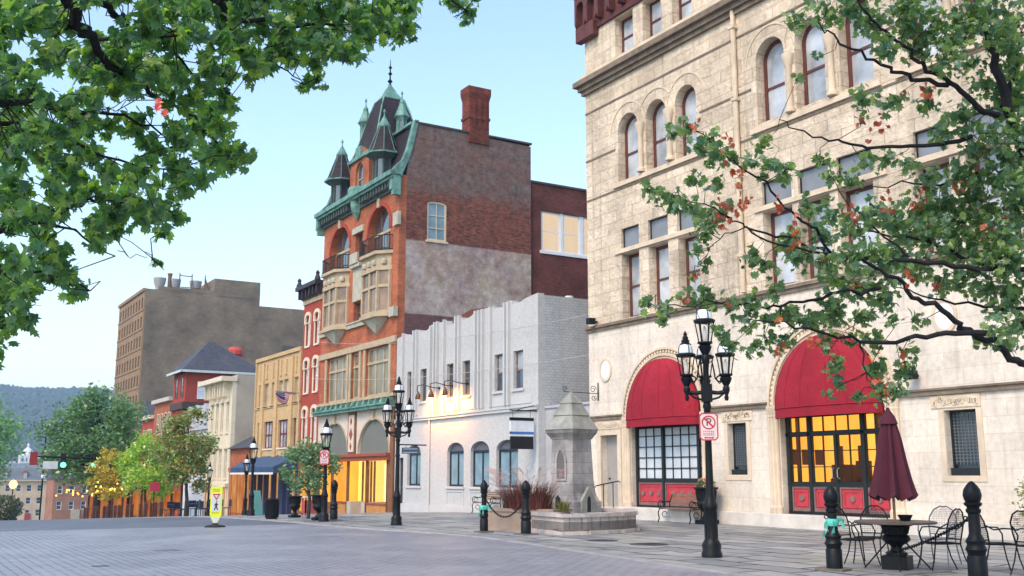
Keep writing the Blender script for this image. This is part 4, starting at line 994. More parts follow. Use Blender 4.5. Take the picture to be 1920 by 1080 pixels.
# tall brown office block
ob=thing('office_block','tall brown brick office block with rows of windows and rooftop cooling towers','building',(40.5,205,-7))
Yf=205.; Xf=40.5; mo=fx(Xf)
MB().box(Xf+.3,63,Yf,230,-9,36.8).build('side_wall',BROWNBR,ob)
MB().box(63,80,Yf+.0,230,-9,35.2).build('side_wall',BROWNBR,ob)
MB().box(53.7,63,Yf-.06,222,36.5,40.0).build('penthouse',BROWNBR,ob)
MB().box(43.0,53.7,Yf-.05,Yf+.5,36.8,37.5).build('parapet',BROWNBR,ob)
nf=9; cols=[]
holes=[]
for f in range(nf):
    z=33.1-f*3.75
    for i in range(9):
        y=Yf+1.1+i*2.65;
        cols.append((y,y+1.35,z,z+2.1))
MB().holed(rect(Yf,230,-9,36.4),[rect(a,b,c,d) for a,b,c,d in cols],mo,0,.3).build('front_wall',TANBR,ob)
for a,b,c,d in cols[:100]:
    window(ob,mo,a,b,c,d,M('bronze_frame',(.10,.06,.03),.5),M('brown_pane',(.07,.05,.04),.2),.15,0,1,2,.1,.06)
l=MB()
for f in range(nf): z=32.6-f*3.75; l.mbox(mo,Yf,230,z,z+.3,-.12,.0)
l.mbox(mo,Yf,230,36.3,36.9,-.3,.3); l.build('string_course',TANBR,ob)
MB().box(68,76,Yf-.08,Yf,-9,27.5).build('bricked_up_bay',M('dark_brown_patch',(.085,.075,.07),.9,0,.2,.3),ob)
for x,lab in ((44.0,'pale flared cooling tower on the brown block roof edge, standing apart'),(46.9,'smaller grey cooling tower on the roof beside the pipe gantry'),(51.0,'largest pale cooling tower on the roof beside the brick penthouse')):
    t=thing('cooling_tower',lab,'cooling tower',(x,209,36.8),'cooling towers on the office block')
    l=MB(); l.lathe((x,209,36.8),[(.7,0),(.75,1.0),(1.15,2.1),(1.2,2.8)],14); l.build('casing',M('pale_metal',(.36,.36,.37),.5,.2),t,True)
    l=MB(); l.lathe((x,209,36.8),[(1.25,2.8),(1.25,3.0)],14); l.build('rim',M('pale_metal2',(.45,.45,.46),.5),t)
gt=thing('pipe_gantry','rust brown pipe frame between the rooftop cooling towers','frame',(48.6,208,36.8))
l=MB()
for x in (47.6,50.0,52.6):
    l.tube([(x,208,36.8),(x,208,41.0)],.12,5)
l.tube([(47.6,208,40.5),(50,208,40.5)],.1,5); l.tube([(47.6,208,38.2),(53.4,208,38.2)],.1,5); l.tube([(52.6,208,40.2),(53.6,208,37.4)],.18,5); l.build('pipe',M('rusty_pipe',(.16,.09,.06),.7),gt)
st=MB(); st.lathe((45.8,208.5,36.8),[(.4,0),(.4,3.6),(.5,3.7),(.5,4.0)],8); tag(st.build('vent_stack',M('rusty_pipe',(.16,.09,.06)),None),'rusty brown vent stack on the brown office roof','vent')
# far stone building with mansard
fm=thing('mansard_building','long pale stone building with grey mansard roof and dormers at the foot of the street','building',(28,300,-10))
m6=fy(300.); holes=[]
wl_=[]
for i in range(11):
    for z in (-9.0,-5.9,-2.7): wl_.append((13+i*2.5,14.2+i*2.5,z,z+1.7))
MB().holed(rect(10,41,-12,.1),[rect(*q) for q in wl_],m6,0,.3).build('wall',M('far_sandstone',(.66,.50,.34),.85,0,.15,.4),fm)
MB().box(10,41,300.301,315,-12,0).build('body',M('far_sandstone',(.66,.50,.34)),fm)
for q in wl_: window(fm,m6,*q,WHITEP,PANE_DARK,.1,fw=.12)
r=MB(); r.add([(9.6,299.6,.2),(41.4,299.6,.2),(41,301.3,3.3),(10,301.3,3.3),(10,307,4.6),(41,307,4.6),(41.4,315,.2),(9.6,315,.2)],[(0,1,2,3),(3,2,5,4),(1,6,5,2),(0,3,4,7),(4,5,6,7)]); r.build('roof',M('far_slate',(.16,.19,.21),.7,0,.2,.6),fm)
l=MB(); l.box(9.5,41.5,299.5,300,-.1,.25); l.build('cornice',M('far_cream',(.6,.5,.35),.8),fm)
for i in range(6):
    x=13.4+i*4.6
    d=MB(); d.box(x,x+1.2,299.9,301.5,.5,2.2); d.add([(x-.15,299.8,2.2),(x+1.35,299.8,2.2),(x+.6,299.8,3.0),(x+.6,301.8,3.0)],[(0,1,2),(0,2,3),(1,3,2)]); d=d.build('dormer',M('dormer_red',(.35,.13,.10),.8),fm)
    window(d,fy(299.9),x+.25,x+.95,.7,2.0,WHITEP,PANE_PALE,-.06)
MB().box(33,34.4,299.8,299.95,-10.5,-8.2).build('door',M('far_red_door',(.4,.04,.04),.6),fm)
# small brick house at the end
PALEBR=BR('faded_brick',(.42,.20,.13),(.38,.18,.12),(.34,.2,.15))
bh=thing('brick_house','small red brick house behind the big street tree at the foot of the street','house',(29,190,-6))
m7=fy(190.); wq=[(25.6+i*1.9,26.4+i*1.9,z,z+1.4) for i in range(4) for z in (-1.6,-4.2)]
MB().holed(rect(25,33,-8,.9),[rect(*q) for q in wq],m7,0,.25).build('wall',PALEBR,bh)
MB().box(25,33,190.251,199,-8,.8).build('body',PALEBR,bh)
for q in wq: window(bh,m7,*q,WHITEP,PANE_DARK,.1,fw=.1)
r=MB(); r.add([(24.7,189.7,.9),(33.3,189.7,.9),(33.3,199,.9),(24.7,199,.9),(24.7,194.5,2.6),(33.3,194.5,2.6)],[(0,1,5,4),(2,3,4,5),(0,4,3),(1,2,5)]); r.build('roof',SLATEG,bh)
MB().box(27.9,29.3,189.8,189.95,-7,-4.2).build('door',M('pale_door',(.45,.38,.30),.7),bh)
# houses at the foot of the hill
rr=random.Random(11)
for i,(x,y,wd,h,lab,dome) in enumerate(((76.5,700,9,7,'white domed church below the wooded hill',1),(58,640,13,5,'long white house on the slope left of the domed church',0),(88,660,10,5,'pale pink house on the slope right of the domed church',0),(69,560,12,4,'pale blue grey house below the domed church',0))):
    t=thing('hillside_house',lab,'church' if dome else 'house',(x,y,3))
    cm=(WHITEP,WHITEP,M('pink_render',(.6,.42,.42),.8),M('blue_render',(.45,.5,.6),.8))[i]
    zb=-13; zt=[13.5,9.5,10,6.0][i]
    MB().box(x-wd/2,x+wd/2,y,y+10,zb,zt).build('wall',cm,t)
    l=MB()
    if dome: l.lathe((x,y+4,zt),[(3.4,0),(3.3,1.6),(2.4,3.2),(1.2,4.2),(.9,4.3),(.9,6),(.3,7.2)],12)
    else: l.add([(x-wd/2-.4,y-.4,zt),(x+wd/2+.4,y-.4,zt),(x+wd/2+.4,y+10,zt),(x-wd/2-.4,y+10,zt),(x-wd/2,y+5,zt+3),(x+wd/2,y+5,zt+3)],[(0,1,5,4),(2,3,4,5),(0,4,3),(1,2,5)])
    l.build('roof',SLATEG if not dome else WHITEP,t)
    for k in range(4): window(t,fy(y),x-wd/2+1+k*wd/4.4,x-wd/2+2.2+k*wd/4.4,zt-4,zt-1.6,WHITEP,PANE_DARK,-.06,fw=.15)
# ------------------------------------------------------------------ street furniture
GLOBE=M('white_globe_glass',(.72,.78,.86),.12,0,.05,2,0,1,.9,.6)
def lantern(root,x,y,z,s=1.):
    # z = foot of the pot; total about 1.15
    l=MB(); P=lambda pr:[(r*s,h*s) for r,h in pr]
    l.lathe((x,y,z),P([(.03,-.22),(.05,-.16),(.035,-.1),(.06,-.04),(.075,0),(.075,.06),(.055,.1),(.11,.2),(.13,.27),(.10,.30),(.15,.33),(.15,.36)]),12)
    l.lathe((x,y,z),P([(.19,.74),(.215,.76),(.215,.80),(.17,.82)]),12)
    for k in range(6):
        a=k*math.pi/3; l.tube([(x+.12*s*math.cos(a),y+.12*s*math.sin(a),z+.36*s),(x+.185*s*math.cos(a),y+.185*s*math.sin(a),z+.75*s)],.012*s,4)
    l.lathe((x,y,z),P([(.13,1.0),(.125,1.02),(.085,1.05),(.09,1.1),(.06,1.13),(.065,1.17),(.035,1.21),(.045,1.24),(.01,1.31)]),10)
    for k in range(4):
        a=k*math.pi/2+.4; l.tube([(x+.17*s*math.cos(a),y+.17*s*math.sin(a),z+.82*s),(x+.165*s*math.cos(a),y+.165*s*math.sin(a),z+.92*s),(x+.12*s*math.cos(a),y+.12*s*math.sin(a),z+1.01*s)],.01*s,4)
    l=l.build('lantern',BLACK,root,True)
    d=MB(); d.lathe((x,y,z),P([(.165,.81),(.165,.88),(.15,.95),(.12,1.01)]),14); d.build('globe',GLOBE,l,True)
    q=MB(); q.lathe((x,y,z),P([(.115,.36),(.175,.74)]),6); q.build('glass',CLEAR,l)
    q=MB(); q.lathe((x,y,z),P([(.03,.36),(.045,.42),(.04,.6),(.015,.68)]),8); q.build('bulb',M('frosted_bulb',(.7,.68,.62),.3),l)
    return l
def lamp_post(cluster):
    t=thing('street_lamp','lamp','street lamp',(0,0,0),'black street lamps along the pavement')
    l=MB()
    l.lathe((0,0,0),[(.17,0),(.17,.07),(.15,.10),(.16,.2),(.13,.26),(.105,.3),(.10,.75),(.115,.78),(.12,.84),(.095,.9),(.075,.98),(.066,1.02),(.054,2.0 if cluster else 1.7)],16)
    top=2.62 if cluster else 2.0
    l.lathe((0,0,0),[(.06,top-.65),(.075,top-.6),(.06,top-.55),(.055,top-.2),(.075,top-.15),(.06,top-.1),(.06,top)],12)
    for k in range(10):
        a=k*math.pi/5; l.tube([(.10*math.cos(a),.10*math.sin(a),.3),(.096*math.cos(a),.096*math.sin(a),.74)],.012,4)
    l.build('post',BLACK,t,True)
    if cluster:
        l=MB(); l.box(-.09,.09,-.09,.09,2.55,2.85); l.lathe((0,0,2.85),[(.05,0),(.045,.35),(.07,.4),(.06,.45)],10)
        for a in (0,math.pi,math.pi/2):
            d=(math.cos(a),math.sin(a))
            l.tube([(0,0,2.72),(d[0]*.2,d[1]*.2,2.70),(d[0]*.33,d[1]*.33,2.73)],[.04,.035,.04],6)
            l.tube([(d[0]*.05,d[1]*.05,2.58),(d[0]*.2,d[1]*.2,2.62),(d[0]*.32,d[1]*.32,2.72)],.018,5)
            l.tube([(d[0]*.05,d[1]*.05,3.2),(d[0]*.1,d[1]*.1,3.25),(d[0]*.13,d[1]*.13,3.1),(d[0]*.15,d[1]*.15,2.95),(d[0]*.22,d[1]*.22,2.86)]+scroll((d[0]*.22,d[1]*.22,2.93),.07,1.2,d),.014,5)
        l.build('bracket',BLACK,t,True)
        for a in (0,math.pi,math.pi/2):
            lantern(t,.33*math.cos(a),.33*math.sin(a),2.74,.78)
        lantern(t,0,0,3.26,.86)
        l=MB(); l.tube([(0,0,2.35),(0,.62,2.33)],.015,5); l.build('banner_arm',BLACK,t)
    else: lantern(t,0,0,2.02,.98)
    return t
L1=lamp_post(True); L1.location=(12.96,14.66,0); L1.rotation_euler.z=R(-38); L1.scale=(1.09,)*3; L1['label']='tall black cluster street lamp carrying the no parking sign in front of the red awning'
L2=clone(L1,'tall black cluster street lamp in front of the white building corner',(13.18,28.65,0),R(-30),1.0)
L3=lamp_post(False); L3.location=(12.39,32.49,g(32.5)); L3['label']='single lantern black street lamp beside the small leafy tree and glowing shop'
for lab,x,y in (('single lantern black street lamp in front of the navy restaurant front',13.53,43.97),('single lantern street lamp behind the one by the navy restaurant, near the low brick shop',17.2,57),('farthest single lantern street lamp, beside the autumn tree and cream building',17.6,66)):
    clone(L3,lab,(x,y,g(y)))
# small name board hanging from second lamp's arm
nbd=thing('street_name_board','small dark name board hanging under the arm of a cluster street lamp','sign',(13.18,28.65,2.05))
A=Vector((.86,-.51)); p0=Vector((13.18,28.65))
def along(s,z): q=p0+A*s; return (q.x,q.y,z)
l=MB(); l.tube([along(0,2.35),along(.85,2.33)],.02,5); l.tube([along(.25,2.35),along(.25,2.25)],.008,4); l.tube([along(.55,2.35),along(.55,2.25)],.008,4); l.build('arm',BLACK,nbd)
mp_n=lambda u,v,w:(p0.x+A.x*u+A.y*w, p0.y+A.y*u-A.x*w, v)
MB().mbox(mp_n,.12,.62,2.08,2.26,-.015,.015).build('board',M('navy_board',(.03,.05,.09),.4),nbd)
l=MB()
for v in (2.12,2.22): l.mbox(mp_n,.16,.58,v-.01,v+.01,-.02,.02)
l.build('trim_line',M('pale_line',(.3,.34,.42),.5),nbd)
# bollards
def bollard(lab,x,y,s=1.):
    t=thing('bollard',lab,'bollard',(0,0,0),'black acorn topped bollards')
    l=MB(); l.box(-.24,.24,-.24,.24,-.05,.035); l.build('footing',M('worn_footing',(.16,.14,.12),.9,0,.3,6),t)
    l=MB(); l.lathe((0,0,.035),[(.135,0),(.135,.30),(.12,.32),(.125,.36),(.15,.40),(.13,.44),(.12,.47),(.14,.52),(.10,.58),(.085,.62),(.078,.9),(.10,.92),(.105,.96),(.085,.98),(.09,1.0)],14,0); l.build('post',BLACK,t,True)
    l=MB(); l.lathe((0,0,.035),[(.09,1.0),(.12,1.02),(.125,1.05),(.10,1.07),(.115,1.1),(.13,1.16),(.115,1.24),(.07,1.31),(.02,1.36)],14); l.build('finial',BLACK,t,True)
    l=MB(); l.tube([(.0,.08,.88),(0,.12,.9),(0,.14,.86),(0,.1,.83)],.012,5); l.build('chain_ring',IRON,t)
    t.location=(x,y,g(y)); t.scale=(s*.84,s*.84,s); return t
B1=bollard('acorn topped bollard with a teal ribbon near the bench and white building',13.53,24.02,.95)
B2=clone(B1,'acorn topped bollard at the corner of the stone fountain basin',(13.82,22.42,0),0,.95)
B3=clone(B1,'acorn topped bollard with a teal ribbon in front of the patio table and red doors',(12.83,11.7,0),.3,.93)
B4=clone(B1,'nearest bollard with pointed finial, chain hanging from it by the patio chairs',(13.25,9.5,0),.5,.98)
B5=clone(B1,'small bollard between the single street lamp and the glowing shop window',(13.0,33.2,g(33.2)),0,.95)
def ribbon(lab,x,y,z):
    rr=random.Random(int(x*77)); mb=MB()
    n=14
    mb.lathe((x,y,z),[(.09,-.05),(.1,-.02),(.1,.03),(.088,.06)],12)
    for k,(dx,dy,L_) in enumerate(((-.10,.08,.22),(-.06,-.08,.26),(.10,-.14,.06),(-.12,.02,.12),(.05,-.15,.08))):
        pts=[]
        for i in range(7):
            t=i/6; pts.append(Vector((x+dx*min(1,t*1.6)+.03*math.sin(6*t+k),y+dy*min(1,t*1.6)+.03*math.cos(5*t+k),z+.06*math.sin(t*3)-L_*max(0,t-.3)*1.4)))
        vs=[];fs=[]
        for i,p in enumerate(pts):
            wv=Vector((.02*math.cos(i+k),.02*math.sin(i*.8+k),.03)); vs+= [p-wv,p+wv]
        fs=[(2*i,2*i+1,2*i+3,2*i+2) for i in range(6)]
        mb.add(vs,fs)
    return tag(mb.build('ribbon',M('teal_ribbon',(.10,.52,.44),.5,0,.12,9),None,True),lab,'ribbon')
ribbon('teal ribbon tied round the bollard near the far bench',13.53,24.02,.62); ribbon('teal ribbon tied round the bollard by the patio table',12.83,11.7,.72)
def chain(lab,a,b,sag,link=.07,r=.011):
    a=Vector(a); b=Vector(b); n=int((b-a).length*1.08/(link*.86)); mb=MB()
    f=lambda t:a.lerp(b,t)-Vector((0,0,sag*4*t*(1-t)))
    for i in range(n):
        p=f((i+.5)/n); d=(f((i+.99)/n)-f((i+.01)/n)).normalized(); s=d.cross(Vector((0,0,1))).normalized(); u=s.cross(d)
        q=s if i%2 else u
        mb.tube([p+d*(link*.5*math.cos(k*math.pi/4))+q*(link*.28*math.sin(k*math.pi/4)) for k in range(8)],r,4,True)
    return tag(mb.build('chain',IRON,None),lab,'chain')
chain('sagging black chain between the two bollards by the fountain',(13.55,23.95,.83),(13.8,22.5,.83),.42)
chain('rusty chain drooping from the nearest bollard behind the patio chairs',(13.32,9.6,.86),(16.3,13.6,.02),.08,.09,.009)
# signs
def text_on(root,s,size,mp,u,v,w,mat,name='lettering'):
    vs,fs=text_mesh(s,size); mb=MB(); mb.add([mp(u+a[0],v+a[1],w) for a in vs],fs); return mb.build(name,mat,root,recalc=False)
SRED=M('sign_red',(.50,.03,.05),.45,0,.1,8); SWH=M('sign_white',(.72,.60,.60),.45,0,.08,8); SBK=M('sign_black',(.03,.015,.018),.5)
def sign_map(x,y,ang):        # u runs to the viewer's right, w away from the viewer
    ca,sa=math.cos(ang),math.sin(ang)
    return lambda u,v,w:(x+u*ca-w*sa,y+u*sa+w*ca,v)
def no_parking(lab,x,y,z,ang,big):
    t=thing('no_parking_sign',lab,'sign',(x,y,z)); q=sign_map(x,y,ang)
    W_,H_=(.17,.25) if big else (.15,.24)
    def rr_(w_,h_,c=.05): return [(-w_+c,z-h_),(w_-c,z-h_),(w_,z-h_+c),(w_,z+h_-c),(w_-c,z+h_),(-w_+c,z+h_),(-w_,z+h_-c),(-w_,z-h_+c)]
    p=MB(); p.prism(rr_(W_,H_),q,.0001,.012); p.build('plate',SWH,t)
    p=MB(); p.holed(rr_(W_,H_),[rr_(W_-.022,H_-.022,.04)],q,-.004,-.001)
    cz=z+.075; n=28
    p.holed([(.125*math.cos(i*2*math.pi/n),cz+.125*math.sin(i*2*math.pi/n)) for i in range(n)],[[(.102*math.cos(i*2*math.pi/n),cz+.102*math.sin(i*2*math.pi/n)) for i in range(n)]],q,-.006,-.001)
    p.prism([(-.085,cz+.065),(-.065,cz+.085),(.085,cz-.065),(.065,cz-.085)],q,-.008,-.005)
    p.prism([(-.09,z-.2),(-.06,z-.225),(-.06,z-.21),(.06,z-.21),(.06,z-.225),(.09,z-.2),(.06,z-.175),(.06,z-.19),(-.06,z-.19),(-.06,z-.175)],q,-.005,-.001)
    p.build('red_markings',SRED,t)
    text_on(t,'P',.2,q,.0,cz,-.0035,SBK)
    p=MB()
    for v in (z-.085,z-.12,z-.15):
        for i in range(6): p.mbox(q,-.1+i*.034,-.078+i*.034,v-.009,v+.009,-.004,-.001)
    p.build('small_print',M('sign_faded_red',(.45,.16,.17),.5),t)
    p=MB()
    for v in (z-.12,z+.12): p.mbox(q,-.1,.1,v-.015,v+.015,.013,.03)
    p.build('clamp',IRON,t)
no_parking('red and white no parking sign strapped to the tall cluster lamp',12.86,14.52,2.32,-R(37),True)
no_parking('small no parking sign on the single lantern lamp by the glowing shop',12.30,32.38,2.02,-R(20),False)
ps=thing('crossing_sign','yellow green in street pedestrian crossing sign on black rubber base','sign',(8.46,30.86,g(30.9)-.035))
z0=g(30.9)-.035; q=sign_map(8.46,30.86,-R(17))
l=MB(); l.lathe((8.46,30.86,z0),[(.30,0),(.30,.03),(.26,.06),(.1,.09),(.06,.13)],18); l.build('base',M('rubber',(.012,.012,.014),.7),ps)
YG=M('fluorescent_yellow',(.72,.80,.03),.45,0,.06,4)
l=MB(); l.prism([(-.05,z0+.10),(.05,z0+.10),(.165,z0+.36),(.165,z0+1.16),(-.165,z0+1.16),(-.165,z0+.36)],q,.0001,.02); l.build('board',YG,ps,bevel=.004)
l=MB(); l.prism([(-.045,z0+.12),(.045,z0+.12),(.12,z0+.30),(-.12,z0+.30)],q,-.004,-.001); l.prism(rect(-.12,.12,z0+.46,z0+.98),q,-.004,-.001); l.build('white_panel',M('sign_panel_white',(.62,.64,.66),.5),ps)
l=MB(); l.holed([(-.11,z0+.96),(.11,z0+.96),(0,z0+.77)],[[(-.055,z0+.925),(.055,z0+.925),(0,z0+.835)]],q,-.007,-.0045); l.build('yield_triangle',SRED,ps)
l=MB(); l.prism([(-.012,z0+.74),(.02,z0+.76),(.035,z0+.73),(.015,z0+.71)],q,-.007,-.0045)
l.prism([(-.02,z0+.7),(.025,z0+.7),(.03,z0+.6),(.06,z0+.5),(.035,z0+.49),(.005,z0+.57),(-.035,z0+.49),(-.06,z0+.5),(-.02,z0+.6)],q,-.007,-.0045); l.prism([(-.02,z0+.69),(-.06,z0+.62),(-.05,z0+.61),(-.015,z0+.655)],q,-.008,-.005); l.prism([(.025,z0+.69),(.065,z0+.64),(.06,z0+.63),(.02,z0+.655)],q,-.008,-.005); l.build('walking_figure',SBK,ps)
l=MB()
for v,n in ((1.09,4),(1.04,5),(.42,4)):
    for i in range(n): l.mbox(q,-.1+i*.2/n,-.1+i*.2/n+.03,z0+v-.012,z0+v+.012,-.004,-.001)
l.build('small_print',M('sign_olive',(.22,.25,.02),.6),ps)
# fountain
FST=BR('fountain_stone',(.33,.32,.32),(.42,.405,.40),(.24,.235,.235),.55,.3,.008,.3,.4,1.2,.85,.5)
ft=thing('stone_fountain','grey Gothic stone drinking fountain with pyramid cap on the pavement','fountain',(16.75,24.7,0),rz=0)
def rot(cx,cy,a): 
    ca,sa=math.cos(a),math.sin(a); return lambda x,y,z:(cx+x*ca-y*sa,cy+x*sa+y*ca,z)
RF=rot(16.75,24.7,R(14)); q4=math.pi/4
def sq(mb,prof):
    vs=[];fs=[];k=len(prof)
    for r,z in prof: vs+= [RF(-r,-r,z),RF(r,-r,z),RF(r,r,z),RF(-r,r,z)]
    for i in range(k-1):
        for j in range(4): fs.append((i*4+j,i*4+(j+1)%4,(i+1)*4+(j+1)%4,(i+1)*4+j))
    fs+=[(3,2,1,0),tuple((k-1)*4+j for j in range(4))]; mb.add(vs,fs)
l=MB(); sq(l,[(.58,0),(.58,.72),(.53,.78),(.47,.95),(.43,1.35),(.40,2.1),(.39,2.45)]); ftb=l.build('body',FST,ft)
l=MB(); sq(l,[(.41,2.45),(.43,2.5),(.47,2.56),(.51,2.62),(.53,2.72)]); l.build('cornice',M('dark_cornice_stone',(.22,.215,.21),.85,0,.4,3),ft)  # cornice in a darker, mottled stone colour than the body
CAPST=M('lichened_stone',(.27,.275,.25),.85,0,.3,2.5,.3,14)
l=MB(); sq(l,[(.55,2.72),(.36,3.10)]); sq(l,[(.35,3.10),(.38,3.12),(.22,3.44)]); sq(l,[(.22,3.44),(.24,3.47),(.02,3.80)]); l.build('cap',CAPST,ft)
def gothic(u0,u1,v0,vs_,top): 
    c=(u0+u1)/2; return [(u0,v0),(u1,v0),(u1,vs_),((u1+c)/2+.03,vs_+(top-vs_)*.6),(c,top),((u0+c)/2-.03,vs_+(top-vs_)*.6),(u0,vs_)]
fl_=lambda d:(lambda u,v,w:RF(-d+w,u,v)); fr_=lambda d:(lambda u,v,w:RF(u,-d+w,v))
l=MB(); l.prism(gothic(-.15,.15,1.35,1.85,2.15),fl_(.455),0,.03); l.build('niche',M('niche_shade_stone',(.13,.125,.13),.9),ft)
l=MB(); l.holed(gothic(-.2,.2,1.3,1.87,2.22),[gothic(-.15,.15,1.35,1.85,2.15)],fl_(.475),0,.08); l.build('niche_arch',FST,ft)
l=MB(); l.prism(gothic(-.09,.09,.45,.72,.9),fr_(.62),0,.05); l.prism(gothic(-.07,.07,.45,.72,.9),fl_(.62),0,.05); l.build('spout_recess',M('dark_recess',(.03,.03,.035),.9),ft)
l=MB(); l.holed([(-.3,.4),(.3,.4),(.3,.75),(0,1.12),(-.3,.75)],[gothic(-.09,.09,.45,.72,.9)],fr_(.64),0,.1); l.build('gablet',CAPST,ft)
BST=BR('basin_granite',(.54,.48,.455),(.48,.43,.41),(.34,.3,.29),.9,.6,.01,.3,.25,1.,.85,.3)
l=MB()
def wallseg(a,b,h,t,dz=0):
    a=Vector(a); b=Vector(b); d=(b-a).normalized(); n=Vector((d.y,-d.x))
    for (h0,h1,o) in ((0,.1,.07),(.1,h-.09,0),(h-.09,h,.05)):
        p=[a+n*o-d*o,b+n*o+d*o,b-n*(t+o)+d*o,a-n*(t+o)-d*o]
        vs=[(q.x,q.y,h0) for q in p]+[(q.x,q.y,h1) for q in p]; l.add(vs,[(3,2,1,0),(4,5,6,7),(0,1,5,4),(1,2,6,5),(2,3,7,6),(3,0,4,7)])
    return d,n
BAS=[(14.62,22.75),(14.45,21.55),(15.1,21.5)]
pts=[(14.55,22.95),(14.42,21.65),(15.05,21.55),(16.3,21.8),(17.1,22.25),(18.1,23.6),(18.0,25.6),(15.6,26.2),(15.0,24.6)]
for i in range(len(pts)): wallseg(pts[(i)],pts[(i+1)%len(pts)],.52,.28)
l.build('basin_wall',BST,ft)
l=MB()
for i in (1,2,3,4):
    a=Vector(pts[i]); b=Vector(pts[i+1]); d=(b-a).normalized(); n=Vector((d.y,-d.x)); k=max(1,int((b-a).length/.45))
    for j in range(k):
        p=a+d*((b-a).length*(j+.5)/k); 
        for s in (-.16,.16):
            c=p+d*s+n*.012; l.add([(c.x-d.x*.012,c.y-d.y*.012,.14),(c.x+d.x*.012,c.y+d.y*.012,.14),(c.x+d.x*.012,c.y+d.y*.012,.42),(c.x-d.x*.012,c.y-d.y*.012,.42)],[(0,1,2,3)])
l.build('basin_groove',M('dark_groove',(.20,.18,.175),.9),ft)
MB().prism([(p[0],p[1]) for p in pts],lambda u,v,w:(u,v,w),.02,.32).build('basin_floor',M('wet_stone',(.12,.12,.125),.4),ft)
MB().lathe((0,0,0),[(.02,0),(.02,.01)],6)
# planter box and grass
pb=thing('stone_planter','long tan stone planter box holding purple grass at the fountain corner','planter',(14.95,24.1,0),rz=0)
RP=rot(14.95,24.15,R(24)); l=MB()
o=[(-.45,-1.05),(.45,-1.05),(.45,1.05),(-.45,1.05)]
for (s0,s1,h0,h1) in ((1.06,1.06,0,.08),(.96,1.0,.08,.5),(1.06,1.06,.5,.58)):
    vs=[RP(x*s0,y*s0,h0) for x,y in o]+[RP(x*s1,y*s1,h1) for x,y in o]; l.add(vs,[(3,2,1,0),(4,5,6,7),(0,1,5,4),(1,2,6,5),(2,3,7,6),(3,0,4,7)])
l.build('box',M('tan_cast_stone',(.31,.24,.195),.85,0,.2,1.5,.2,20),pb)
def grass(name,lab,x,y,z,n,hh,spread,cols,rad,seed,wd=.014,plume=False):
    rr=random.Random(seed); t=thing(name,lab,'plant',(x,y,z)); mb=MB(); pl=MB()
    for i in range(n):
        a=rr.uniform(0,6.283); r0=rad*math.sqrt(rr.random()); L_=hh*rr.uniform(.55,1.1); sp=spread*rr.uniform(.3,1.)
        bx,by=x+r0*math.cos(a)*.9,y+r0*math.sin(a)*1.5; d=Vector((math.cos(a+rr.uniform(-.5,.5)),math.sin(a+rr.uniform(-.5,.5)),0)); s=Vector((-d.y,d.x,0))*wd
        vs=[]
        for j in range(6):
            u=j/5; p=Vector((bx,by,z))+d*sp*u**1.8+Vector((0,0,L_*(u-.42*u**3*sp/spread)))
            w_=s*(1-u*.93); vs+= [p-w_,p+w_]
        mb.add(vs,[(2*j,2*j+1,2*j+3,2*j+2) for j in range(5)])
        if plume and i%12==0:
            p=Vector((bx,by,z))+d*sp*.75+Vector((0,0,L_*1.05)); e=p+d*.26+Vector((0,0,.10))
            pl.tube([Vector((bx,by,z))+d*sp*.5+Vector((0,0,L_*.6)),p],.0025,3); [pl.add([p.lerp(e,q/26),p.lerp(e,q/26)+Vector((rr.gauss(0,.03),rr.gauss(0,.03),rr.gauss(.01,.03))),p.lerp(e,(q+.6)/26)],[(0,1,2)]) for q in range(26) for _ in range(3)]
    mb.build('blades',LEAF(name+'_leaf',cols,.25),t,recalc=False)
    if pl.v: pl.build('plumes',M('pink_plume',(.50,.33,.30),.9,0,.2,5),t)
    return t
grass('fountain_grass','dark purple fountain grass with pink plumes filling the stone planter',14.95,24.2,.55,900,.92,.52,[(.07,.012,.02),(.13,.025,.03),(.24,.08,.07),(.05,.015,.02),(.16,.10,.05)],.6,5,.014,True)
grass('green_tuft','low yellow green plant at the planter end beside the fountain body',15.35,23.1,.52,90,.4,.3,[(.12,.15,.03),(.2,.18,.04)],.15,6,.016)
# benches
def bench(lab,x,y,rz,z=0):
    t=thing('park_bench',lab,'bench',(0,0,0),'iron sided benches against the facades'); wd=1.5
    for s in (-1,1):
        X=s*wd/2; l=MB()
        l.tube([(X,-.28,.0),(X,-.22,.12),(X,-.26,.3),(X,-.2,.42),(X,.2,.42),(X,.22,.6),(X,.32,.85)],.022,6)
        l.tube([(X,.28,.0),(X,.18,.15),(X,.22,.3),(X,.2,.42)],.022,6); l.tube([(X,-.22,.44),(X,-.26,.58),(X,-.18,.66),(X,.0,.62),(X,.24,.64)],.018,6)
        l.tube([(X+0,-.08+ .09*math.cos(k*.7),.53+.08*math.sin(k*.7)) for k in range(9)],.012,5); l.tube([(X,.0+.1*math.cos(k*.7),.24+.09*math.sin(k*.7)) for k in range(9)],.012,5)
        l.build('side_frame',IRON,t)
    l=MB()
    for i in range(5): yy=-.22+i*.1; l.box(-wd/2-.02,wd/2+.02,yy,yy+.075,.425,.45)
    l.build('seat',M('bench_wood',(.20,.13,.09),.7,0,.25,5),t)
    l=MB()
    for i in range(4):
        zz=.55+i*.085; yy=.215+.035*i; l.box(-wd/2,wd/2,yy,yy+.025,zz,zz+.065)
    l.build('backrest',M('bench_wood',(.20,.13,.09)),t)
    t.location=(x,y,z); t.rotation_euler.z=rz; return t
BN=bench('iron and wood bench below the red awning beside the flower urn',21.35,25.55,-R(90))
clone(BN,'iron and wood bench against the white building behind the ribboned bollard',(21.3,37.6,g(37.6)),-R(90))
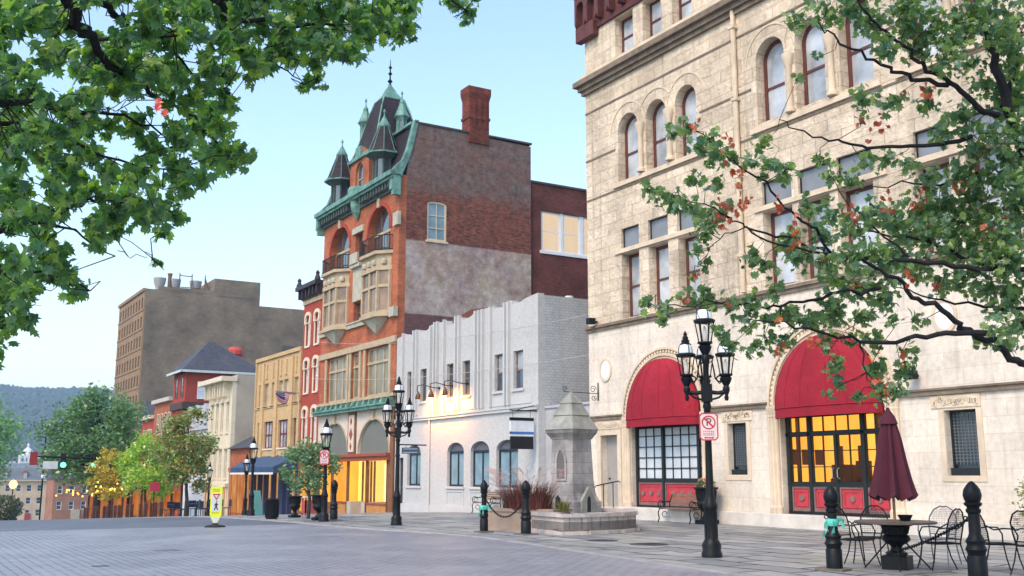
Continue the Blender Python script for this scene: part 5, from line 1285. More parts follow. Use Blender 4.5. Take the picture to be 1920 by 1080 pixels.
# urns with flowers
def urn(root,x,y,s,mat,z=0):
    l=MB(); l.box(x-.24*s,x+.24*s,y-.24*s,y+.24*s,z,z+.12*s)
    l.lathe((x,y,z),[(.2*s,.12*s),(.17*s,.16*s),(.1*s,.24*s),(.09*s,.32*s),(.13*s,.36*s),(.24*s,.46*s),(.28*s,.56*s),(.27*s,.6*s),(.25*s,.64*s),(.3*s,.95*s),(.36*s,1.0*s),(.36*s,1.04*s),(.3*s,1.04*s),(.27*s,.98*s)],18)
    for k in range(18):
        a=k*math.pi/9; l.tube([(x+.262*s*math.cos(a),y+.262*s*math.sin(a),z+.66*s),(x+.30*s*math.cos(a),y+.30*s*math.sin(a),z+.93*s)],.012*s,4)
    return l.build('urn',mat,root,True)
def leafball(root,name,c,r,n,size,mat,seed,flat=1.,droop=0):
    rr=random.Random(seed); mb=MB()
    for i in range(n):
        v=Vector((rr.gauss(0,1),rr.gauss(0,1),rr.gauss(0,1))).normalized()*r*rr.uniform(.35,1)**.6; v.z*=flat
        p=Vector(c)+v
        if droop and v.x*v.x+v.y*v.y>(r*.6)**2: p.z-=droop*rr.random()
        a=Vector((rr.gauss(0,1),rr.gauss(0,1),rr.gauss(0,1))).normalized(); b=a.orthogonal().normalized(); s=size*rr.uniform(.6,1.2)
        mb.add([p-a*s,p-b*s*.5,p+a*s,p+b*s*.5],[(0,1,2,3)])
    return mb.build(name,mat,root,recalc=False)
GL=LEAF('garden_leaf',[(.04,.09,.02),(.07,.13,.03),(.10,.15,.04)],.3); FLW=LEAF('flower_petal',[(.6,.12,.05),(.65,.25,.12),(.6,.40,.10),(.5,.08,.05)],.2); YFL=LEAF('trailing_leaf',[(.22,.24,.06),(.30,.30,.12),(.14,.18,.05),(.35,.33,.2)],.35)
ur=thing('flower_urn','black fluted urn of orange flowers beside the narrow grilled window','planter',(21.55,24.55,0)); urn(ur,21.55,24.55,1.05,BLACK)
pf=thing('urn_flowers','orange and yellow flowers with green leaves growing in the black urn','plant',(21.55,24.55,1.05)); leafball(pf,'leaves',(21.55,24.55,1.16),.3,160,.07,GL,1,.6); leafball(pf,'blossom',(21.55,24.55,1.28),.26,120,.045,FLW,2,.5)
# patio set
TT=(13.55,11.1)
pt=thing('patio_table','round dark patio table on a black fluted urn pedestal','table',(TT[0],TT[1],0))
l=MB(); l.box(TT[0]-.55,TT[0]+.55,TT[1]-.55,TT[1]+.55,.004,.03); l.build('stone_pad',M('pad_stone',(.20,.20,.20),.8,0,.2,4),pt)
urnm=MB(); X,Y=TT
urnm.lathe((X,Y,.03),[(.27,0),(.27,.2),(.25,.21)],4,math.pi/4+.45)
urnm.lathe((X,Y,.03),[(.16,.21),(.16,.25),(.1,.28),(.08,.33),(.1,.36),(.17,.4),(.22,.45),(.2,.5),(.17,.52),(.2,.64),(.26,.66),(.26,.69)],18)
for k in range(20): a=k*math.pi/10; urnm.tube([(X+.175*math.cos(a),Y+.175*math.sin(a),.56),(X+.205*math.cos(a),Y+.205*math.sin(a),.67)],.011,4)
urnm.build('pedestal',BLACK,pt,True)
l=MB()
for k in range(4): a=k*math.pi/2+.75; l.tube([(X+.12*math.cos(a),Y+.12*math.sin(a),.45),(X+.48*math.cos(a),Y+.48*math.sin(a),.04)],.013,5)
l.build('leg',IRON,pt)
l=MB(); l.lathe((X,Y,0),[(.60,.715),(.61,.72),(.61,.745),(.59,.755)],40); l.build('tabletop',M('table_brown',(.09,.075,.065),.5,0,.2,6),pt)
bw=MB(); bw.lathe((X+.12,Y-.1,.756),[(.07,0),(.075,.01),(.11,.08),(.115,.09),(.10,.09),(.06,.02)],16); tag(bw.build('bowl',BLACK,None,True),'small black bowl standing on the patio table','bowl')
um=thing('patio_umbrella','closed burgundy umbrella standing through the patio table','umbrella',(X,Y,.0))
lean=lambda z:(X+.0-.0*z,Y+.0)
l=MB(); l.tube([(X,Y,.4),(X,Y,2.42)],.022,8); l.build('pole',M('umbrella_pole',(.33,.17,.08),.5),um)
vs=[];fs=[];n=32;hs=[(2.45,.015),(2.4,.05),(2.25,.10),(2.0,.145),(1.7,.185),(1.4,.235),(1.2,.28),(1.1,.30)]
for i,(z,r) in enumerate(hs):
    for j in range(n):
        a=2*math.pi*j/n; f=1+(.26*math.cos(8*a+.3*i*.2))*min(1,i/3)
        vs.append((X+r*f*math.cos(a),Y+r*f*math.sin(a),z+(.05*math.cos(8*a) if i==len(hs)-1 else 0)))
for i in range(len(hs)-1):
    for j in range(n): fs.append((i*n+j,i*n+(j+1)%n,(i+1)*n+(j+1)%n,(i+1)*n+j))
l=MB(); l.add(vs,fs); l.build('canopy',M('burgundy_cloth',(.075,.012,.028),.85,0,.2,3,.1,40),um,True)
l=MB(); l.lathe((X,Y,0),[(.14,2.24),(.10,2.36),(.03,2.46),(.02,2.5)],16); l.build('top_flap',M('burgundy_cloth',(.075,.012,.028)),um,True)
def chair(lab,x,y,rz,mat=IRON):
    t=thing('patio_chair',lab,'chair',(0,0,0),'black wrought iron patio chairs')   # faces -y locally
    for s in (-1,1):
        l=MB(); l.tube([(s*.2,-.2,.42),(s*.21,-.24,.2),(s*.23,-.3,0)],.011,6); l.build('leg',mat,t)
        l=MB(); l.tube([(s*.2,.2,.42),(s*.21,.26,.2),(s*.22,.36,0)],.011,6); l.build('leg',mat,t)
        l=MB(); l.tube([(s*.21,-.2,.42),(s*.25,-.22,.55),(s*.26,-.16,.65),(s*.26,.0,.66),(s*.245,.14,.64),(s*.22,.24,.70)],.012,6); l.build('arm',mat,t)
    l=MB(); l.tube([(-.2,.2,.42),(-.225,.23,.6),(-.22,.27,.76),(-.15,.3,.88),(-.05,.315,.935),(0,.315,.925),(.05,.315,.935),(.15,.3,.88),(.22,.27,.76),(.225,.23,.6),(.2,.2,.42)],.013,6); l.tube([(-.2,.21,.48),(.2,.21,.48)],.009,5); l.build('back_frame',mat,t)
    l=MB()
    def bx(u,v): # back surface grid
        zz=.49+v*.42; hw=.205*(1-max(0,(v-.6)/.4)**2*.6); return (u*hw,.215+.1*v*v**.2 if v>0 else .215,zz)
    for i in range(15): u=-1+2*(i+.5)/15; l.tube([bx(u,0),bx(u,.5),bx(u,1.0 if abs(u)<.6 else .9)],.0028,3)
    for i in range(14): v=i/14; l.tube([bx(-1,v),bx(1,v)],.0028,3)
    l.build('back_mesh',mat,t)
    l=MB(); l.tube([(-.22,-.22,.42),(.22,-.22,.42),(.23,.0,.42),(.2,.21,.42),(-.2,.21,.42),(-.23,0,.42)],.012,6,True)
    for i in range(18): yy=-.21+.42*i/17; l.tube([(-.215,yy,.42),(0,yy,.405),(.215,yy,.42)],.004,3)
    for i in range(18): xx=-.21+.42*i/17; l.tube([(xx,-.21,.418),(xx,0,.408),(xx,.21,.418)],.004,3)
    l.build('seat',mat,t)
    t.location=(x,y,0); t.rotation_euler.z=rz; return t
def face(x,y,tx,ty): return math.atan2(ty-y,tx-x)+math.pi/2
C1=chair('black mesh patio chair left of the urn table, nearer the ribboned bollard',13.72,12.05,0); C1.rotation_euler.z=face(13.72,12.05,*TT)+.35
clone(C1,'black mesh patio chair behind the table, back towards the red doors',(14.45,12.35,0),face(14.45,12.35,*TT)-.5)
clone(C1,'black mesh patio chair right of the urn table, in front of its paler twin',(14.15,10.75,0),face(14.15,10.75,*TT)+.1)
C3=chair('pale worn patio chair standing behind the black one right of the table',15.15,11.55,0,M('worn_iron',(.16,.175,.21),.5,0,.2,8)); C3.rotation_euler.z=face(15.15,11.55,13.2,10.9)
clone(C1,'black mesh patio chair just behind the nearest bollard',(14.72,10.2,0),face(14.72,10.2,16.5,9.6)-.2)
clone(C1,'black mesh patio chair at the picture edge beside the second table',(14.75,9.55,0),face(14.75,9.55,16.0,9.0)+.35)
T2=thing('patio_table','second dark patio table cut off at the picture edge','table',(15.75,9.3,0))
l=MB(); l.lathe((15.75,9.3,0),[(.60,.715),(.61,.745),(.59,.755)],36); l.build('tabletop',M('table_brown',(.09,.075,.065)),T2); l=MB(); l.lathe((15.75,9.3,0),[(.28,0),(.28,.1),(.08,.15),(.07,.66),(.2,.71)],16); l.build('pedestal',BLACK,T2,True)
u2=thing('trailing_plant_pot','tall black pot against the stone wall at the picture edge','planter',(20.8,13.25,0)); urn(u2,20.8,13.25,1.0,BLACK)
p2=thing('trailing_plant','pale yellow green trailing plant spilling from the tall black pot','plant',(20.8,13.25,1.0)); leafball(p2,'foliage',(20.8,13.35,1.2),.5,420,.06,YFL,3,.7,.75)
# litter bin, planters and pavement items far along
bn=thing('litter_bin','black round litter bin on the kerb near the navy restaurant','bin',(11.95,36.4,g(36.4)))
zb=g(36.4); l=MB(); l.lathe((11.95,36.4,zb),[(.2,0),(.2,.04),(.22,.06),(.23,.58),(.25,.62),(.25,.66),(.21,.66),(.2,.5)],18)
for k in range(18): a=k*math.pi/9; l.tube([(11.95+.225*math.cos(a),36.4+.225*math.sin(a),zb+.06),(11.95+.235*math.cos(a),36.4+.235*math.sin(a),zb+.58)],.012,4)
l.build('barrel',BLACK,bn,True); l=MB(); l.tube([(11.95+.235*math.cos(k*.35),36.4+.235*math.sin(k*.35),zb+.69) for k in range(18)],.02,5,True); l.build('rim',IRON,bn)
for lab,x,y,s in (('black urn planter between the small leafy tree and the single lamp',12.75,33.9,.8),('low black planter pot left of the small leafy tree',13.2,37.6,.75)):
    t=thing('pavement_planter',lab,'planter',(x,y,g(y))); urn(t,x,y,s,BLACK,g(y))
ab=thing('sandwich_board','teal folding board standing by the lamp at the navy restaurant','sign board',(13.9,44.8,g(44.6)))
zb=g(44.6); l=MB()
l.add([(13.7,44.6,zb),(14.2,44.4,zb),(14.1,44.6,zb+1.05),(13.65,44.8,zb+1.05),(13.85,45.2,zb),(14.35,45.0,zb)],[(0,1,2,3),(4,5,2,3)]); l.build('panel',M('teal_board',(.07,.22,.22),.5,0,.15,3),ab)
rs=thing('red_board_sign','square red board sign on a post among the street trees','sign',(13.,58.9,g(58.9)))
zb=g(58.9); l=MB(); l.box(12.55,13.05,58.9,58.96,zb+1.35,zb+1.85); l.build('board',M('red_board',(.42,.04,.08),.5,0,.1,3),rs); l=MB(); l.tube([(12.8,58.98,zb),(12.8,58.98,zb+1.85)],.035,6); l.build('post',BLACK,rs)
rq=thing('red_sandwich_table','small red legged stand outside the glowing shop','stand',(15.2,41.2,g(41)))
zb=g(41.2); l=MB(); l.box(14.8,15.6,41.0,41.5,zb+.7,zb+.76); l.build('top',M('pale_top',(.55,.5,.45)),rq); l=MB()
for x in (14.85,15.5):
    for y in (41.05,41.42): l.box(x,x+.05,y,y+.05,zb,zb+.7)
l.box(14.85,15.55,41.05,41.4,zb+.1,zb+.6); l.build('leg',M('dull_red',(.35,.07,.06),.6),rq)
# cafe furniture in front of the low shops
CB=M('navy_iron',(.02,.03,.07),.5)
def simple_chair(lab,x,y,rz):
    t=thing('cafe_chair',lab,'chair',(0,0,0),'dark cafe chairs outside the cream building')
    l=MB(); l.box(-.21,.21,-.21,.21,.42,.46); l.build('seat',CB,t)
    l=MB(); l.box(-.21,.21,.19,.22,.5,.9); l.build('backrest',CB,t)
    for a in (-.18,.18):
        for b in (-.18,.18): MB().tube([(a,b,0),(a,b,.44)],.018,5).build('leg',CB,t)
    t.location=(x,y,g(y)); t.rotation_euler.z=rz; return t
S0=None
CAF=[(16.2,59.3),(16.0,62.6),(15.6,66.3)]
for i,(x,y) in enumerate(CAF):
    t=thing('cafe_table','round dark cafe table outside the low shops, '+('nearest to the navy restaurant','middle one of three','farthest towards the autumn tree')[i],'table',(x,y,g(y)),'cafe tables outside the low shops')
    l=MB(); l.lathe((x,y,g(y)),[(.4,.72),(.4,.75)],18); l.build('tabletop',CB,t); l=MB(); l.lathe((x,y,g(y)),[(.22,0),(.22,.03),(.03,.06),(.03,.72)],10); l.build('pedestal',CB,t)
    for k,(dx,dy,s) in enumerate(((0,-.65,'near'),(0,.65,'far'),(-.65,0,'street'),(.65,0,'shop'))):
        lab='dark cafe chair on the '+s+' side of the '+('table nearest the navy restaurant','middle cafe table','cafe table farthest along')[i]
        rz=math.atan2(-dy,-dx)+math.pi/2
        if S0 is None: S0=simple_chair(lab,x+dx,y+dy,rz)
        else: clone(S0,lab,(x+dx,y+dy,g(y)),rz)
# low pavement railing of wooden posts further on
PO=None
for i in range(14):
    x=13.0+.12*(i%2); y=58+i*1.9
    h=.72
    if PO is None:
        PO=thing('wooden_post','dark timber post in the row edging the far pavement','post',(x,y,g(y)),'timber posts along the far pavement')
        MB().box(x-.09,x+.09,y-.09,y+.09,g(y),g(y)+h).build('shaft',M('dark_timber',(.09,.035,.025),.7,0,.3,4),PO); MB().lathe((x,y,g(y)+h),[(.12,0),(.12,.05),(.02,.12)],4,math.pi/4).build('cap',M('dark_timber',(.09,.035,.025)),PO)
    else: clone(PO,'dark timber post in the row edging the far pavement',(x,y,g(y)))
# flag on a pole
fg=thing('flag','drooping stars and stripes flag on a short pole fixed to the buff building','flag',(F0,62.75,6.5))
l=MB(); l.tube([(F0,62.75,6.5),(F0-.7,62.9,6.55),(F0-1.45,63.1,6.6)],.03,6); l.build('pole',M('flag_pole',(.25,.2,.17),.4),fg)
n=26;m=13;vs=[];fs=[]
for i in range(n+1):
    u=i/n
    for j in range(m+1):
        v=j/m; dz=v*(.12+.62*math.sin(math.pi*min(1,(1-u)*1.15+.05))**1.)
        x=F0-.25-1.15*u; y=62.85+.2*u; k=.10*math.sin(9*u+3*v)*v
        vs.append((x+k,y+k*.8,6.52+.06*u-dz))
for i in range(n):
    for j in range(m): k=i*(m+1)+j; fs.append((k,k+1,k+m+2,k+m+1))
l=MB(); l.add(vs,fs); f=l.build('cloth',M('flag_red',(.30,.015,.04),.8,0,.05,3),fg,recalc=False)
f.data.materials.append(M('flag_white',(.48,.45,.50),.8,0,.05,3)); f.data.materials.append(M('flag_blue',(.02,.03,.14),.8,0,.05,3))
for k,p in enumerate(f.data.polygons):
    i,j=divmod(k,m); p.material_index=2 if (i>n*.52 and j<8) else j%2
    p.use_smooth=True
st_=MB()
for i in range(15,26,2):
    for j in range(1,7,2):
        v=Vector(vs[i*(m+1)+j])+Vector((-.015,-.012,0)); st_.add([v+Vector((-.02,.02,0)),v+Vector((0,0,.03)),v+Vector((.02,-.02,0)),v+Vector((0,0,-.03))],[(0,1,2,3)])
st_.build('stars',M('flag_white',(.48,.45,.50)),f,recalc=False)
# overhead cables, manhole covers
for lab,a,b,s in (('upper thin cable strung across the street to the red brick building',(F0-.1,31.2,7.3),(F0-.15,59,9.3),.5),('lower thin cable sagging in front of the white building',(F0-.12,31.3,5.8),(F0-.12,60.0,7.2),.4)):
    a=Vector(a); b=Vector(b); l=MB(); l.tube([a.lerp(b,i/16)-Vector((.25*math.sin(math.pi*i/16),0,s*4*(i/16)*(1-i/16))) for i in range(17)],.012,4); tag(l.build('cable',M('pale_cable',(.45,.43,.46),.6),None),lab,'cable')
MHM=M('cast_iron_cover',(.055,.052,.06),.5,.3,.3,5)
for lab,x,y,z,r in (('round iron manhole cover in the brick road',5.03,21.75,-.035,.42),('smaller iron cover in the brick road nearer the camera',3.25,18.6,-.035,.22),('iron cover in the brick road beside the pavement edge',11.2,27.2,-.035,.36),('flat iron cover in the flagstones in front of the fountain',14.2,18.05,0,.42),('flat iron cover in the flagstones left of the cluster lamp',14.1,19.6,0,.36)):
    l=MB(); l.lathe((x,y,z),[(r,.001),(r,.008),(r-.04,.010),(r-.05,.004)],26); l.lathe((x,y,z),[(r-.06,.001),(r-.06,.009),(r-.08,.011)],26)
    for k in range(-2,3): l.box(x-r*.6,x+r*.6,y+k*r*.22-.015,y+k*r*.22+.015,z+.011,z+.015)
    tag(l.build('manhole_cover',MHM,None),lab,'manhole cover')
# traffic signals on a mast arm, lamp, string lights
tm=thing('signal_mast','dark mast arm with two green traffic lights over the far junction','traffic light',(14.6,75,g(75)))
l=MB(); l.tube([(14.6,75,g(75)),(14.6,75,2.7)],.1,8); l.build('mast',BLACK,tm); l=MB(); l.tube([(14.6,75,2.5),(8.6,75,2.66)],[.08,.05],6); l.build('arm',BLACK,tm)
for x in (10.32,12.21):
    h=MB(); h.box(x-.16,x+.16,74.85,75.15,1.85,2.85); h=h.build('signal_head',BLACK,tm)
    MB().lathe((x,74.84,2.15),[(.02,0),(.02,.01)],6)
    d=MB(); d.prism([(x+.17*math.cos(i*math.pi/8),2.12+.17*math.sin(i*math.pi/8)) for i in range(16)],fy(74.82),0,.02); d.build('green_lens',EM('signal_green',(.08,1,.45),3.2),h)
    d=MB()
    for z in (2.4,2.68): d.prism([(x+.1*math.cos(i*math.pi/6),z+.1*math.sin(i*math.pi/6)) for i in range(12)],fy(74.83),0,.02)
    d.build('dark_lens',M('dark_lens',(.03,.01,.01),.3),h)
MB().box(8.3,8.75,74.9,75.1,2.1,2.95).build('red_back_plate',M('red_back_plate',(.3,.03,.03),.5),tm)
MB().box(9.1,10.0,74.9,74.95,1.85,2.35).build('name_plate',M('white_plate',(.6,.62,.66),.5),tm)
sg2=thing('cobra_lamp','slim street lighting pole rising beside the mast arm','street lamp',(11.6,95,g(95)))
l=MB(); l.tube([(11.6,95,g(95)),(11.6,95,4.6)],.07,6); l.tube([(11.6,95,4.55),(11.0,95,4.6)],.05,5); l.build('pole',BLACK,sg2); MB().lathe((11.6,95,1.2),[(.1,0),(.14,.15),(.1,.3)],8).build('lamp_globe',GLOBE,sg2)
sl_=thing('string_lights','warm string lights draped between the street trees at the foot of the hill','string lights',(13,80,-.2))
BULB=EM('warm_bulb',(1,.34,.05),3.2); rr=random.Random(4); pts=[]
for i in range(34):
    pts.append((12.6+rr.uniform(-.6,1.6),70+i*.62,g(70+i*.62)+2.05+rr.uniform(-.35,.35)))
l=MB(); l.tube(pts,.01,4); l.build('wire',BLACK,sl_)
for p in pts[::1]:
    b=MB(); b.lathe(p,[(.01,-.07),(.055,-.03),(.06,0),(.04,.05),(.01,.07)],8); b.build('bulb',BULB,sl_,True)
ol=thing('globe_lantern','glowing orange globe lantern by the bush at the far left','lamp',(12.9,130,g(130)))
l=MB(); l.lathe((12.9,130,g(130)),[(.1,0),(.06,3.5)],8); l.build('post',BLACK,ol); l=MB(); l.lathe((12.9,130,g(130)+3.5),[(.05,0),(.35,.2),(.42,.5),(.3,.8),(.05,.95)],10); l.build('globe',EM('orange_globe',(1,.42,.08),4),ol,True)
# orange light among the far posts, put into glowing panels
for i,(x,y,wd,lab) in enumerate(((15.8,72,3.2,'orange glow screen behind the red board sign'),(16.2,80,3.4,'orange glow screen under the yellow green tree'),(16.6,90,4.2,'orange glow screen beyond the string lights'))):
    t=thing('orange_glow_screen',lab,'screen',(x,y,g(y)))
    MB().box(x-wd/2,x+wd/2,y,y+.1,g(y)+.2,g(y)+1.7).build('panel',EM('terrace_glow',(1,.36,.08),.28,.75,2.2),t)
    l=MB()
    for k in range(6): xx=x-wd/2+wd*k/5; l.box(xx-.07,xx+.07,y-.08,y-.01,g(y),g(y)+2.3)
    l.box(x-wd/2-.2,x+wd/2+.2,y-.9,y+.1,g(y)+2.3,g(y)+2.42); l.build('frame',M('dark_timber',(.09,.035,.025)),t)
# ------------------------------------------------------------------ trees
RIGHT_LIMBS= [([(12.93, 7.13, 2.6), (11.48, 7.42, 2.74), (11.18, 7.46, 2.89), (10.91, 7.47, 3.01), (10.58, 7.53, 3.11), (10.32, 7.54, 3.25), (10.03, 7.57, 3.37), (9.8, 7.57, 3.44), (9.53, 7.58, 3.6), (9.27, 7.6, 3.71), (9.01, 7.61, 3.79), (8.67, 7.7, 3.8), (8.28, 7.8, 3.84), (7.91, 7.89, 3.92), (7.63, 7.92, 4.04)], 0.0507, 0.008), ([(10.82, 7.4, 3.06), (10.42, 7.5, 3.06), (10.04, 7.61, 2.99), (9.64, 7.72, 2.92), (9.21, 7.85, 2.92), (8.78, 7.96, 2.97), (8.4, 8.04, 3.04), (7.96, 8.15, 3.09)], 0.03900000000000001, 0.008), ([(12.89, 7.2, 4.0), (11.47, 7.31, 3.85), (11.27, 7.58, 3.92), (11.05, 7.84, 4.07), (10.94, 8.03, 4.21), (10.8, 8.25, 4.33), (10.52, 8.55, 4.43), (10.32, 8.8, 4.59)], 0.03900000000000001, 0.009600000000000001), ([(12.89, 7.2, 3.9), (11.43, 7.33, 3.88), (10.96, 7.53, 3.87), (10.49, 7.71, 3.91), (10.03, 7.9, 3.92), (9.65, 8.04, 3.92), (9.24, 8.2, 3.96), (9.0, 8.24, 4.02), (8.66, 8.34, 4.13), (8.41, 8.39, 4.16), (8.16, 8.45, 4.21), (7.95, 8.47, 4.28), (7.68, 8.54, 4.32)], 0.03900000000000001, 0.0064), ([(12.91, 7.17, 3.5), (11.61, 7.44, 3.41), (11.42, 7.84, 3.48), (11.17, 8.25, 3.61), (11.12, 8.56, 3.73), (11.1, 8.84, 3.85)], 0.027300000000000005, 0.0064), ([(12.88, 7.23, 4.6), (12.03, 7.32, 4.49), (11.53, 7.33, 5.71), (11.39, 7.31, 6.04), (11.25, 7.29, 6.36), (11.13, 7.26, 6.73), (10.98, 7.26, 6.95), (10.84, 7.25, 7.27), (10.66, 7.25, 7.59)], 0.07800000000000001, 0.032), ([(11.31, 7.36, 5.78), (11.06, 7.38, 5.79), (10.79, 7.38, 5.92), (10.5, 7.4, 6.06), (10.19, 7.43, 6.16), (9.91, 7.45, 6.28), (9.64, 7.45, 6.41), (9.38, 7.45, 6.52), (9.15, 7.44, 6.59), (8.97, 7.39, 6.72), (8.75, 7.33, 7.02)], 0.0429, 0.008), ([(10.51, 7.44, 6.03), (10.09, 7.5, 6.02), (9.76, 7.51, 6.03), (9.42, 7.51, 6.08), (9.06, 7.53, 6.15), (8.78, 7.51, 6.2), (8.53, 7.45, 6.26), (8.28, 7.41, 6.3)], 0.031200000000000002, 0.0064), ([(10.98, 7.5, 5.49), (10.52, 7.62, 5.35), (9.99, 7.77, 5.26), (9.53, 7.87, 5.22), (9.19, 7.89, 5.22), (8.83, 7.91, 5.22), (8.45, 7.95, 5.25), (8.18, 7.91, 5.32)], 0.031200000000000002, 0.0048000000000000004), ([(12.87, 7.25, 5.0), (11.52, 7.29, 4.97), (11.32, 7.68, 5.09), (11.13, 8.1, 5.06), (10.9, 8.51, 5.13), (10.67, 8.95, 5.13)], 0.031200000000000002, 0.0064), ([(8.67, 7.7, 3.81), (8.42, 7.7, 4.06), (8.21, 7.72, 4.15), (7.95, 7.74, 4.36), (7.66, 7.78, 4.57), (7.42, 7.82, 4.67), (7.26, 7.81, 4.75), (7.06, 7.82, 4.87), (6.81, 7.86, 4.97)], 0.01872, 0.0048000000000000004), ([(9.63, 7.89, 3.56), (9.22, 8.0, 3.48), (8.85, 8.09, 3.4), (8.5, 8.17, 3.32), (8.18, 8.22, 3.27), (7.8, 8.3, 3.28), (7.46, 8.36, 3.28), (7.05, 8.47, 3.21), (6.77, 8.48, 3.22)], 0.0234, 0.0048000000000000004), ([(7.76, 8.27, 4.22), (7.4, 8.31, 4.36), (7.06, 8.35, 4.37), (6.7, 8.39, 4.43)], 0.00936, 0.004), ([(7.84, 8.13, 4.11), (7.58, 8.19, 4.0), (7.38, 8.23, 3.81), (7.23, 8.24, 3.62)], 0.0078000000000000005, 0.0032), ([(10.19, 7.93, 4.0), (9.97, 8.19, 4.35), (9.79, 8.42, 4.71), (9.72, 8.58, 5.07)], 0.015600000000000001, 0.0048000000000000004), ([(9.25, 7.89, 2.93), (9.23, 7.84, 2.67), (9.27, 7.75, 2.43), (9.35, 7.61, 2.25)], 0.012480000000000002, 0.004), ([(11.45, 7.37, 5.91), (11.71, 7.35, 6.38), (11.92, 7.33, 6.99)], 0.03900000000000001, 0.016)]
